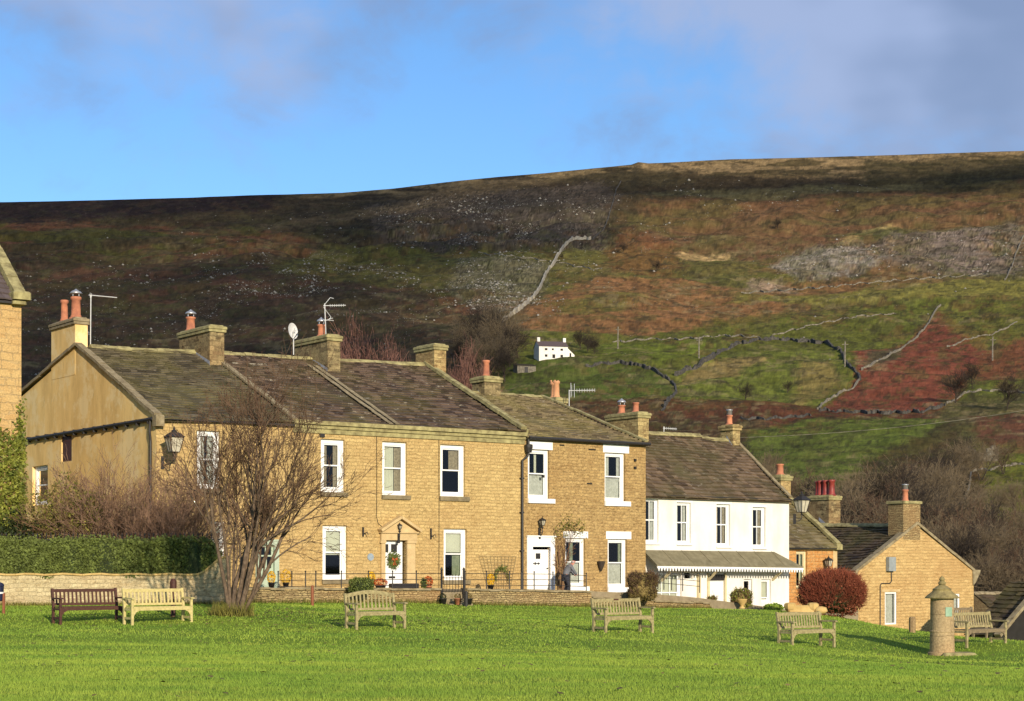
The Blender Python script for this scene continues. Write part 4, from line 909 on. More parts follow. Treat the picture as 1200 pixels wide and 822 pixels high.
# ---- gable-ended cottage at the right
TG = rt(1003, 1.8); TH = rt(1141, 1.8)
hG, oG = house('stone_cottage', 'gable-ended stone cottage with grey meter box on the wall, right of the red bush', TG, TH, -6.0, 1.8)
zG = rz(1003, 671, 1.8); TM = (TG+TH)/2; zGp = rz(1069, 616.5, 1.8)
m = MB(oG)
wg = ops_px([(1037, 694, 1051, 732), (1117, 696, 1125, 735)], 1.8)
wall(m, TG, TH, -6.0, zG, wg, 1.8, .18); m.add([(TG, 1.8, zG), (TH, 1.8, zG), (TM, 1.8, zGp)], [(0, 1, 2)]); m.build('gable_wall', 'gable_stone', hG)
m = MB(oG); m.add([(TG, 1.8, -6), (TG, 9.8, -6), (TG, 9.8, zG), (TG, 1.8, zG)], [(0, 1, 2, 3)]); m.add([(TH, 1.8, -6), (TH, 9.8, -6), (TH, 9.8, zG), (TH, 1.8, zG)], [(0, 1, 2, 3)]); m.add([(TG, 9.8, -6), (TH, 9.8, -6), (TH, 9.8, zG), (TM, 9.8, zGp), (TG, 9.8, zG)], [(0, 1, 2, 3, 4)]); m.build('rear_wall', 'gable_stone', hG)
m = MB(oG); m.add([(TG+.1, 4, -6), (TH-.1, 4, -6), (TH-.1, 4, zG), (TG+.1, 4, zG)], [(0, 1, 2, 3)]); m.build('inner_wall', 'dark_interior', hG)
# its roof runs back from the gable: build the slates in swapped axes
gm = lambda a, b, z: (b, a, z)
m = MB(oG, gm); slates(m, 2.0, 9.9, (TG-.15, zG-.02), (TG-.15, zG-.02), (TM, zGp+.05), (TM, zGp+.05), big=.42, small=.26, wd=.5, jit=1.6, thick=.05); underroof(m, 2.0, 9.9, (TG-.15, zG-.02), (TG-.15, zG-.02), (TM, zGp+.05), (TM, zGp+.05), .1)
slates(m, 2.0, 9.9, (TH+.15, zG-.02), (TH+.15, zG-.02), (TM, zGp+.05), (TM, zGp+.05), big=.5, small=.3, wd=.6); underroof(m, 2.0, 9.9, (TH+.15, zG-.02), (TH+.15, zG-.02), (TM, zGp+.05), (TM, zGp+.05), .1)
m.build('roof', 'slate_dark', hG)
m = MB(oG, gm); ridge_cap(m, 2.2, TM, zGp+.05, 9.8, TM, zGp+.2); m.build('ridge_tiles', 'mossy_coping', hG)
m = MB(oG); stonerow(m, (TG-.1, 1.92, zG+.02), (TM, 1.92, zGp+.16), .40, .14, .9, .008); stonerow(m, (TH+.02, 1.92, zG+.08), (TM, 1.92, zGp+.16), .40, .14, .9, .008)
m.prism([(TH-.1, zG-.75), (TH+.10, zG-.6), (TH+.50, zG-.02), (TH+.52, zG+.10), (TH-.12, zG+.12)], 'b', 1.74, 2.15); m.bevbox(TG-.45, TG+.1, 1.74, 2.1, zG-.16, zG+.02, .03); m.build('verge_coping', 'grey_coping', hG)
m = MB(oG); zc = rz(1062, 587.5, 2.2); cl, cr_ = rt(1058.5, 1.8), rt(1078.5, 1.8)
m.bevbox(cl, cr_, 1.785, 2.85, zGp-.75, zc-.15, .02); c_ = m.build('chimney', 'drystone', hG); m = MB(oG); m.bevbox(cl-.08, cr_+.08, 1.70, 2.93, zc-.148, zc, .03); m.build('chimney_cap', 'mossy_coping', c_)
pot('round', ((cl+cr_)/2, 2.25), zc, .62, .17, oG, c_, 'terracotta', 'plain')
for k, o_ in enumerate(wg): window(hG, oG, o_, 1.8, cas=.10, rail=0, curt=[(0, 1, 0, 1, 'net_curtain', 'net_curtain')], rec=.05)
m = MB(oG); x0, x1 = rt(1038, 1.8), rt(1046, 1.8); m.bevbox(x0, x1, 1.55, 1.8, rz(1042, 669.5, 1.8), rz(1042, 653, 1.8), .02); m.build('meter_box', 'grey_metal_box', hG)
m = MB(oG); xq, zq = rt(1044, 1.8), rz(1044, 670, 1.8); xr = rt(1031, 1.8)
m.tube([(xq, 1.77, zq), (xq+.02, 1.77, zq-.5), (xq-.12, 1.77, zq-.62), (xr+.1, 1.77, zq-.62), (xr, 1.77, zq-.75), (xr, 1.77, -3.6)], .03, 6); m.build('cable', 'black_iron', hG)
m = MB(oG); m.box(wg[0][0]-.25, wg[0][1]+.25, 1.785, 1.9, wg[0][3]+.01, wg[0][3]+.14); m.build('lintel', 'dressed_stone', hG)

# ---- house behind, with the cluster of red pots
TI = rt(973, 12.)
hI, oI = house('slate_house', 'house behind the row whose big stack carries four red chimney pots', TI-9, TI, -3, 12)
zI = 3.1; RI = 14.6; rI = 4.9
shell(hI, oI, TI-9, TI, 12, 17.5, -3, zI, zI, RI, rI, rI, 3.0, [], 'cottage_stone')
roof(hI, oI, TI-9, TI, 12, 17.5, zI, zI, RI, rI, rI, 3.0, 'slate_purple', big=.25, small=.2)
chimney(hI, oI, 948, 971.5, 985, 580, 14.4, 3.4, [(952, 958, 564.5, 'round', None, 'red_pot'), (957.5, 964.5, 563.5, 'round', None, 'red_pot'), (963.5, 971, 563, 'round', None, 'red_pot'), (970.5, 978.5, 562.5, 'round', None, 'red_pot')], 'sooty_stone')

# ---- low barn and shed roofs down by the valley, far right
m_ = rt(1140, 14.); 
hJ, oJ = house('barn', 'low dark barn roof below the wooded slope, right of the gabled cottage', m_, m_+16, -7, 10)
shell(hJ, oJ, m_, m_+16, 10, 18, -7, -3.1, -3.1, 14, -.35, -.35, -3, [], 'drystone'); roof(hJ, oJ, m_, m_+16, 10, 18, -3.1, -3.1, 14, -.35, -.35, -3, 'slate_dark', big=.55, small=.35, wd=.7, jit=2)
m = MB(oJ); ridge_cap(m, m_, 14, -.32, m_+16, 14, -.32); m.build('ridge_tiles', 'grey_coping', hJ)
tK = rt(1172, -7.)
hK, oK = house('shed', 'shed with pale sloping coping at the far right edge below the green', tK, tK+7, -6, -7)
m = MB(oK); zK = rz(1165, 746, -7.); zKp = zK+2.5
m.add([(tK, -7, -6), (tK+7, -7, -6), (tK+7, -7, zK), (tK+3.5, -7, zKp), (tK, -7, zK)], [(0, 1, 2, 3, 4)]); m.add([(tK, -7, -6), (tK, -5, -6), (tK, -5, zK), (tK, -7, zK)], [(0, 1, 2, 3)]); m.add([(tK+7, -7, -6), (tK+7, -5, -6), (tK+7, -5, zK), (tK+7, -7, zK)], [(0, 1, 2, 3)])
m.add([(tK, -5, -6), (tK+7, -5, -6), (tK+7, -5, zK), (tK+3.5, -5, zKp), (tK, -5, zK)], [(0, 1, 2, 3, 4)]); m.build('wall', 'dark_interior', hK)
m = MB(oK, gm); slates(m, -7, -5, (tK-.1, zK), (tK-.1, zK), (tK+3.5, zKp+.05), (tK+3.5, zKp+.05), big=.4, small=.3); underroof(m, -7, -5, (tK-.1, zK), (tK-.1, zK), (tK+3.5, zKp+.05), (tK+3.5, zKp+.05))
slates(m, -7, -5, (tK+7.1, zK), (tK+7.1, zK), (tK+3.5, zKp+.05), (tK+3.5, zKp+.05), big=.4, small=.3); m.build('roof', 'slate_dark', hK)
m = MB(oK); stonerow(m, (tK-.2, -7, zK+.02), (tK+3.5, -7, zKp+.18), .34, .16, 1.4); m.build('verge_coping', 'grey_coping', hK)

# ---- tall building at the left edge, ivy on it
xL, yL = W(25, 600, 61)[:2]
hL = thing('stone_building', 'tall ashlar building at the left edge of the photo, ivy on its wall', 'building', (xL, yL, 0), ROW)
zL = CZ+(HZ-357)/F_*61; m = MB(); Z0 = -.3
m.add([(-9, 0, Z0), (0, 0, Z0), (0, 0, zL), (-9, 0, zL)], [(0, 1, 2, 3)]); m.add([(0, 0, Z0), (0, 10, Z0), (0, 10, zL), (0, 5, zL+4.0), (0, 0, zL)], [(0, 1, 2, 3, 4)]); m.add([(-9, 10, Z0), (0, 10, Z0), (0, 10, zL), (-9, 10, zL)], [(0, 1, 2, 3)]); m.add([(-9, 0, Z0), (-9, 10, Z0), (-9, 10, zL), (-9, 5, zL+4.0), (-9, 0, zL)], [(0, 1, 2, 3, 4)])
m.build('wall', 'ashlar_stone', hL)
m = MB(); slates(m, -9, -.1, (-.15, zL+.1), (-.15, zL+.1), (5, zL+4.15), (5, zL+4.15)); underroof(m, -9, -.1, (-.15, zL+.1), (-.15, zL+.1), (5, zL+4.15), (5, zL+4.15)); slates(m, -9, -.1, (10.2, zL), (10.2, zL), (5, zL+4.15), (5, zL+4.15), .6, .5, 1.0); m.build('roof', 'slate_purple', hL)
m = MB(); stonerow(m, (-.06, -.1, zL+.28), (-.06, 5, zL+4.4), .42, .22, 1.0); stonerow(m, (-.06, 10, zL+.28), (-.06, 5, zL+4.4), .42, .22, 1.0); m.bevbox(-.42, .22, -.42, .2, zL+.12, zL+.42, .05); m.bevbox(-.40, .10, -.30, .18, zL-.04, zL+.118, .05); m.build('verge_coping', 'mossy_coping', hL)
m = MB(); m.box(-9, -.05, -.16, -.02, zL-.02, zL+.05); m.build('gutter', 'black_iron', hL)
def leaves(n, fn, size, mat, name, parent=None, origin=(0, 0, 0), seed=1, flat=0.0):
    r = np.random.RandomState(seed); P = fn(r, n); n = len(P)
    a = r.rand(n)*2*pi; nrm = r.normal(size=(n, 3)); nrm[:, 1] -= flat; nrm /= np.linalg.norm(nrm, axis=1)[:, None]
    u = np.cross(nrm, np.array([0.3, 0.1, 1.0])); u /= np.linalg.norm(u, axis=1)[:, None]; v = np.cross(nrm, u)
    ca_, sa_ = np.cos(a)[:, None], np.sin(a)[:, None]; uu = u*ca_+v*sa_; vv = v*ca_-u*sa_; s = (size*(0.6+0.8*r.rand(n)))[:, None]
    Q = np.stack([P-uu*s*.5, P-vv*s*.33+uu*s*.05, P+uu*s*.55, P+vv*s*.33+uu*s*.05], 1)-np.array(origin)
    return npmesh(name, Q.reshape(-1, 3), np.arange(4*n).reshape(n, 4), mat, parent, r.rand(n))
def ivyf(r, n):
    x = -r.rand(n)**1.3*2.0; z = .4+r.rand(n)*7.2; top = 6.0+.9*np.sin(x*4.1+.6)+1.0*r.rand(n); k = z < top+.3
    x, z = x[k], z[k]; bul = .06+.30*r.rand(len(x))*np.clip(1.3-z/5.5, .15, 1); x = x+(r.rand(len(x))-.3)*.25
    return np.stack([xL+DX*x+DY*bul, yL+DY*x-DX*bul, z], 1)
io = thing('ivy', 'yellow-green ivy climbing the building at the left edge', 'ivy', (xL-1, yL-.5, .3))
leaves(9500, ivyf, .13, 'leaf_ivy', 'foliage', io, (xL-1, yL-.5, .3), 3)
m = MB((xL-1, yL-.5, .3))
for k in range(7): x = -.15-k*.26; m.tube([(xL+DX*(x-.2)+DY*.1, yL+DY*(x-.2)-DX*.1, .2), (xL+DX*x+DY*.08, yL+DY*x-DX*.08, 2.4), (xL+DX*(x+.1)+DY*.07, yL+DY*(x+.1)-DX*.07, 4.6)], [.035, .025, .01], 5)
m.build('stem', 'bark', io)
# ================================================================== TERRACE, GARDEN WALLS, RAILINGS
SW = -3.4
def zterr(t):
    return float(np.interp(t, [TB, rt(470), rt(600), rt(650), rt(700), rt(757), rt(800), rt(870), TE], [.66, .66, .60, .50, .40, .20, -.05, -.46, -.55]))
m = MB()
ts = np.linspace(rt(262, SW), TE+1, 40)
for i in range(len(ts)-1):
    a, b = ts[i], ts[i+1]; za, zb_ = zterr(a), zterr(b); pts = []
    for (t_, s_, z_) in ((a, SW+.12, za), (b, SW+.12, zb_), (b, .3, zb_), (a, .3, za), (a, SW+.12, za-1.2), (b, SW+.12, zb_-1.2)): x, y = row(t_, s_); pts.append((x, y, z_))
    m.add(pts, [(0, 1, 2, 3), (4, 5, 1, 0)])
simple('paving', (0.30, 0.24, 0.15), (0.2, 0.16, 0.1), 3)
tag(m.build('terrace', 'paving'), 'paved terrace behind the low wall', 'terrace', kind='structure')
def rowthing(name, label, cat, t0, s0, z0, group=None):
    x, y = row(t0, s0); return thing(name, label, cat, (x, y, z0), ROW, group), (t0, s0, z0)
def lowwall(label, p0, p1, y0, y1, s=SW, th=.35, drop=1.2, mat='drystone'):
    t0, t1 = rt(p0, s), rt(p1, s); z0, z1 = rz(p0, y0, s), rz(p1, y1, s)
    h, off = rowthing('garden_wall', label, 'wall', (t0+t1)/2, s, min(z0, z1)-drop)
    m = MB(off); k = max(2, int((t1-t0)/.5))
    for i in range(k):
        a = t0+(t1-t0)*i/k; b = t0+(t1-t0)*(i+1)/k; za = z0+(z1-z0)*i/k; zb_ = z0+(z1-z0)*(i+1)/k; zz = min(z0, z1)-drop
        m.add([(a, s-.06, zz), (b, s-.06, zz), (b, s, zb_-.07), (a, s, za-.07), (a, s+th, zz), (b, s+th, zz), (b, s+th, zb_-.07), (a, s+th, za-.07)], [(0, 1, 2, 3), (5, 4, 7, 6), (3, 2, 6, 7)]+([(4, 0, 3, 7)] if i == 0 else [])+([(1, 5, 6, 2)] if i == k-1 else []))
    m.build('stonework', mat, h)
    m = MB(off); stonerow(m, (t0, s+th/2-.03, z0-.03), (t1, s+th/2-.03, z1-.03), th+.12, .075, .55, .022); m.build('coping', 'grey_coping', h)
    return h
lowwall('low drystone wall between the bare tree and the gate steps', 262, 516, 689, 689.5)
lowwall('low drystone wall between the gate steps and the box-shaped hedge bush', 546, 693, 690, 693)
lowwall('low brownish wall in front of the white house, beyond the box-shaped hedge bush', 694, 832, 700, 706, th=.3)
# gate steps
h, off = rowthing('stone_steps', 'short flight of stone steps in the wall gap below the iron gate', 'steps', rt(531, SW), SW, .0)
m = MB(off)
for k in range(3): m.bevbox(rt(518, SW), rt(545, SW), SW-.55+.32*k, SW+.6, -.3, .12+.18*k, .02)
m.build('step', 'grey_coping', h)
def railing(label, posts, s=SW+.12, y_top=None, rails=3, hh=.66, zf=None):
    t0, t1 = posts[0], posts[-1]; zf = zf or zterr
    h, off = rowthing('iron_railing', label, 'railing', (t0+t1)/2, s, zf((t0+t1)/2))
    for t_ in posts:
        m = MB(off); z = zf(t_); m.tube([(t_, s, z-.1), (t_, s, z+hh+.05)], .022, 6); m.lathe([(.03, z+hh+.04), (.035, z+hh+.07), (.01, z+hh+.10)], 6, (t_, s)); m.build('post', 'black_iron', h)
    m = MB(off)
    for k in range(rails):
        q = hh-.02-k*.23; m.tube([(t_, s, zf(t_)+q) for t_ in posts], .013, 5)
    m.build('rails', 'black_iron', h); return h
P_ = lambda l, s=SW+.12: [rt(x, s) for x in l]
railing('thin black three-rail railing between the tree and the gate posts', P_([326, 342, 358, 370, 400, 432, 460, 488, 517]))
railing('thin black railing on the low wall between the gate and the downpipe', P_([545, 570, 597, 611]))
railing('thin black railing in front of the cream door with the climber', P_([612, 626, 648, 668, 687]))
railing('thin black railing in front of the white house canopy', P_([771, 778, 787, 800, 820]), zf=lambda t_: zterr(t_)+.32)
# gate with heavier posts
h, off = rowthing('iron_gate', 'narrow black iron gate with two tall posts at the top of the steps', 'gate', rt(531, SW), SW, .5)
for px in (517.5, 543.5):
    m = MB(off); t_ = rt(px, SW); m.bevbox(t_-.035, t_+.035, SW-.035, SW+.035, .2, 1.40, .01); m.lathe([(.035, 1.40), (.055, 1.44), (.04, 1.50), (.0, 1.54)], 8, (t_, SW)); m.build('gate_post', 'black_iron', h)
m = MB(off); a, b = rt(518.5, SW), rt(542.5, SW)
for k in range(7): x = a+(b-a)*(k+.5)/7; m.tube([(x, SW, .58), (x, SW, 1.18+.1*sin(pi*(k+.5)/7))], .011, 5)
m.tube([(a, SW, .62), (b, SW, .62)], .014, 5); m.tube([(a, SW, 1.12), (b, SW, 1.12)], .014, 5); m.build('gate_leaf', 'black_iron', h)
# iron post of the H2 terrace and dark fence pieces
# ---- long garden wall with hedge and spiked fence at the left
YW = 57.0
def wl(px, py=0, Y=YW): return W(px, py, Y)
zwt = wl(0, 672.5)[2]
m = MB(); xa, xb = wl(-60, 0)[0], wl(232, 0)[0]; x0 = xa; prev = None; k = 26
pr = []
for i in range(k+1): x = xa+(xb-xa)*i/k; pr.append((x, zwt+.02*sin(i*1.7)))
for (px, py) in ((240, 669), (248, 662), (256, 655), (262, 652)): pr.append((wl(px)[0], wl(px, py)[2]))
pr.append((wl(268)[0], wl(0, 652)[2]))
orig = (wl(120)[0], YW, 0)
m = MB(orig); cp = MB(orig)
for i in range(len(pr)-1):
    (a, za), (b, zb_) = pr[i], pr[i+1]
    m.add([(a, YW, -.6), (b, YW, -.6), (b, YW, zb_-.05), (a, YW, za-.05), (a, YW+.4, -.6), (b, YW+.4, -.6), (b, YW+.4, zb_-.05), (a, YW+.4, za-.05)], [(0, 1, 2, 3), (5, 4, 7, 6), (1, 5, 6, 2)])
    cp.beam((a+.004, YW+.18, za-.02), (b-.004, YW+.18, zb_-.02), .5, .06)
gw = thing('garden_wall', 'long pale stone wall under the clipped hedge, behind the two benches at left', 'wall', orig)
m.build('stonework', 'garden_stone', gw); cp.build('coping', 'trough_stone', gw)
# hedge: solid clipped body covered in small leaves
zh0, zh1 = zwt-.12, wl(0, 634)[2]
hg = thing('hedge', 'long clipped green hedge on top of the garden wall', 'hedge', orig)
m = MB(orig); hx0, hx1 = xa, wl(250)[0]
NX = 60
def htop(x): u = (x-wl(234)[0])/(wl(256)[0]-wl(234)[0]); return zh1+.04*sin(x*2.1)+.03*sin(x*5.3)-(.0 if u < 0 else .55*u*u)
for i in range(NX):
    a = hx0+(hx1-hx0)*i/NX; b = hx0+(hx1-hx0)*(i+1)/NX; m.add([(a, YW+.14, zh0), (b, YW+.14, zh0), (b, YW+.16, htop(b)-.06), (a, YW+.16, htop(a)-.06), (a, YW+1.2, zh0), (b, YW+1.2, zh0), (b, YW+1.1, htop(b)-.06), (a, YW+1.1, htop(a)-.06)], [(0, 1, 2, 3), (3, 2, 6, 7), (5, 4, 7, 6)]+([(1, 5, 6, 2)] if i == NX-1 else []))
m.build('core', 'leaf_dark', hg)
def hf(r, n):
    x = hx0+(hx1-hx0+.12)*r.rand(n); face = r.rand(n) < .78; zt = np.array([htop(v) for v in x])
    bul = .09*np.sin(x*1.9)+.08*np.sin(x*4.4+1)
    z = np.where(face, zh0-.02+(zt-zh0+.03)*r.rand(n), zt+.05*r.rand(n)-.02+.16*r.rand(n)**9+.03*np.sin(x*7.3)); y = np.where(face, YW+.06-bul*.6+.10*r.rand(n), YW+.1+1.05*r.rand(n))
    return np.stack([x, y, z], 1)
leaves(30000, hf, .085, 'leaf_hedge', 'foliage', hg, orig, 9, .6)
# spiked iron fence behind the hedge
fe = thing('iron_fence', 'spiked dark iron fence showing above the clipped hedge', 'fence', (orig[0], YW+1.35, 0))
oo = (orig[0], YW+1.35, 0); m = MB(oo); zt = wl(0, 627)[2]*1.0+.03
n_ = int((hx1-hx0)/.15)
for i in range(n_):
    x = hx0+(hx1-hx0)*i/n_; m.beam((x, YW+1.35, .6), (x, YW+1.35, zt-.02), .022); m.lathe([(.012, zt-.06), (.032, zt-.02), (.004, zt+.08)], 5, (x, YW+1.35)); m.lathe([(.025, zt-.14), (.03, zt-.11), (.025, zt-.08)], 5, (x, YW+1.35))
m.build('pickets', 'black_iron', fe)
m = MB(oo); m.box(hx0, hx1, YW+1.33, YW+1.37, zt-.20, zt-.15); m.box(hx0, hx1, YW+1.33, YW+1.37, 1.3, 1.35); m.build('rails', 'black_iron', fe)

# ================================================================== TREES, SHRUBS
def grow(rs, p, d, L, r, depth, out, spread, up, nchild, shrink, wob=.12, tip=.004, lvl=0, droop=0.0):
    k = 4 if lvl < 2 else 3; pts = [p.copy()]; rad = [r]; q = p.copy(); dd = d.copy(); r_end = max(tip, r*.55)
    for i in range(k):
        dd = dd+rs.normal(size=3)*wob*(1.3 if lvl else .7); dd[2] += up/k-droop*(lvl/4); dd /= np.linalg.norm(dd); q = q+dd*L/k; pts.append(q.copy()); rad.append(r+(r_end-r)*(i+1)/k)
    out.append((lvl, pts, rad))
    if depth == 0: return
    nc = nchild[min(lvl, len(nchild)-1)]
    for c in range(nc):
        f = rs.uniform(.25 if lvl else .34, 1.0) if c < nc-1 else 1.0
        i = min(k-1, int(f*k)); a = f*k-i; pos = pts[i]*(1-a)+pts[min(i+1, k)]*a; rr = (rad[i]*(1-a)+rad[min(i+1, k)]*a)*rs.uniform(.5, .72)
        sp = spread*(rs.uniform(.6, 1.25) if c < nc-1 else .35); ax = rs.normal(size=3); ax -= dd*np.dot(ax, dd); ax /= np.linalg.norm(ax)+1e-9
        base = pts[min(i+1, k)]-pts[i]; base /= np.linalg.norm(base)
        nd = base*cos(sp)+ax*sin(sp); nd /= np.linalg.norm(nd)
        grow(rs, pos, nd, L*shrink*rs.uniform(.7, 1.15), max(tip, rr), depth-1, out, spread, up, nchild, shrink, wob, tip, lvl+1, droop)
def tubes_np(polys, n):
    Vs = []; Fs = []; base = 0
    for pts, rad in polys:
        P = np.array(pts); k = len(P); d = np.gradient(P, axis=0); d /= np.linalg.norm(d, axis=1)[:, None]+1e-9
        ref = np.array((.31, .17, .93)) if abs(d[0][2]) < .8 else np.array((.95, .2, .1)); x = np.cross(d, ref); x /= np.linalg.norm(x, axis=1)[:, None]+1e-9; y = np.cross(d, x)
        a = 2*pi*np.arange(n)/n; ring = x[:, None, :]*np.cos(a)[None, :, None]+y[:, None, :]*np.sin(a)[None, :, None]
        Vs.append((P[:, None, :]+ring*np.array(rad)[:, None, None]).reshape(-1, 3))
        i = np.arange(k-1)[:, None]*n; j = np.arange(n)[None, :]; j2 = (j+1) % n
        Fs.append(np.stack([(i+j), (i+j2), (i+n+j2), (i+n+j)], -1).reshape(-1, 4)+base); base += k*n
    return np.concatenate(Vs), np.concatenate(Fs)
def plant(name, label, cat, loc, polys, split=2, trunkmat='bark', twigmat='twig_brown', group=None, names=('trunk', 'crown'), sides=(7, 3), rz_=0.0):
    t = thing(name, label, cat, loc, rz_, group)
    A = [(p, r) for l, p, r in polys if l < split]; B = [(p, r) for l, p, r in polys if l >= split]
    if A: V, Fq = tubes_np(A, sides[0]); npmesh(names[0], V, Fq, trunkmat, t, smooth=True)
    if B: V, Fq = tubes_np(B, sides[1]); npmesh(names[1], V, Fq, twigmat, t)
    return t
# the many-stemmed bare tree in front of the end house
rs = np.random.RandomState(5); polys = []
bx, by = W(272, 0, 49)[0], 49.0; bz = zl1(bx, by)
stems = [(-.20, .05, 1, 3.3, .075), (-.10, -.1, 1, 3.7, .085), (.03, .12, 1, 3.9, .10), (.20, -.08, 1, 3.8, .10), (.40, .08, 1, 3.6, .10), (.62, -.05, 1, 3.2, .105), (.85, .1, 1, 2.7, .07), (-.22, .3, 1, 3.0, .07), (.1, -.35, 1, 3.2, .07), (.5, .35, 1, 3.0, .07), (.75, -.2, 1, 3.2, .07), (.05, .1, 1, 4.1, .085)]
stems = [(-.20, .05, 1, 3.6, .07), (-.10, -.12, 1, 4.0, .08), (.02, .12, 1, 4.3, .09), (.13, -.08, 1, 4.4, .09), (.26, .08, 1, 4.2, .09), (.40, -.05, 1, 4.0, .10), (.56, .1, 1, 3.7, .08), (-.14, .3, 1, 3.2, .06), (.34, -.25, 1, 4.0, .06), (.70, 0, 1, 3.3, .07)]
for i, (dx, dy, dz, L_, r_) in enumerate(stems):
    dx = dx*.72+.02; d = np.array((dx, dy, dz)); d /= np.linalg.norm(d); a = i*2.4
    p = np.array((dx*.55+.03*cos(a), dy*.3+.12*sin(a), -.08))
    grow(rs, p, d, L_*.80, r_*.85, 5, polys, .48, .13, (5, 5, 4, 3, 3), .58, .13, .0052)
plant('bare_tree', 'leafless many-stemmed tree on the green in front of the row, right of the pale bench', 'tree', (bx, by, bz), [q for i, q in enumerate(polys) if q[0] < 4 or i % 4], 2, 'bark', 'twig_brown', sides=(8, 3)).scale = (.96, 1, 1.13)
print('tree polys', len(polys))
# tuft of pale grass at its foot
# shrub masses behind the hedge
def shrub(rs, n, h, spread_x, spread_y, depth=3, r=.02, lean=.9, tip=.005, nchild=(5, 4, 3)):
    out = []
    for i in range(n):
        a = rs.rand()*2*pi; q = rs.rand()**.5; p = np.array((cos(a)*q*spread_x*.35, sin(a)*q*spread_y*.35, 0.0)); d = np.array((cos(a)*q*lean, sin(a)*q*lean*.7, 1.0)); d /= np.linalg.norm(d)
        grow(rs, p, d, h*rs.uniform(.5, .75), r*rs.uniform(.7, 1.2), depth, out, .45, .05, nchild, .52, .13, tip)
    return out
rs = np.random.RandomState(11)
for (px, Y, h_, sx, nn_, matn, lab) in ((168, 60.5, 4.4, 2.6, 70, 'twig_russet', 'large leafless reddish-brown shrub behind the fence, in front of the rendered gable'), (125, 61, 4.0, 2.0, 30, 'twig_fine', 'leafless brown shrub between the olive bush and the large reddish shrub')):
    x = W(px, 0, Y)[0]; pol = shrub(rs, nn_, h_, sx, 1.2, 4, .022, .8, .006, (5, 4, 3, 2)); plant('bare_shrub', lab, 'shrub', (x, Y, .3), pol, 1, 'twig_brown', matn, names=('stems', 'twigs'), sides=(4, 3))
for (px, Y, cz_, rx, rz_, n_, matn, lab, nm) in ((80, 60.2, 3.0, 1.5, 1.6, 5200, 'leaf_olive', 'loose olive-green bush in front of the rendered gable', 'bush'), (62, 59.6, 2.2, 1.2, 1.2, 2600, 'leaf_olive', 'low yellow-green bush between the ivy and the olive bush', 'bush'), (20, 59.3, 2.4, .9, 1.0, 2600, 'leaf_dark', 'dark evergreen bush below the ivy at the left edge', 'bush')):
    x = W(px, 0, Y)[0]; b_ = thing(nm, lab, 'bush', (x, Y, .3))
    def bf(r, n, x=x, Y=Y, cz_=cz_, rx=rx, rz_=rz_):
        v = r.normal(size=(n, 3)); v /= np.linalg.norm(v, axis=1)[:, None]; q = r.rand(n)**.45; k = 1+.25*np.sin(v[:, 0]*5+2)*np.cos(v[:, 2]*6)
        return np.stack([x+v[:, 0]*rx*q*k, Y+v[:, 1]*.8*q, cz_+v[:, 2]*rz_*q*k], 1)
    leaves(n_, bf, .10, matn, 'foliage', b_, (x, Y, .3), int(px))
    pol = shrub(rs, 12, cz_*.95, rx, .8, 3, .018, .6, .006, (4, 3, 3)); V, Fq = tubes_np([(p, r) for l, p, r in pol], 3); npmesh('stems', V, Fq, 'twig_brown', b_)
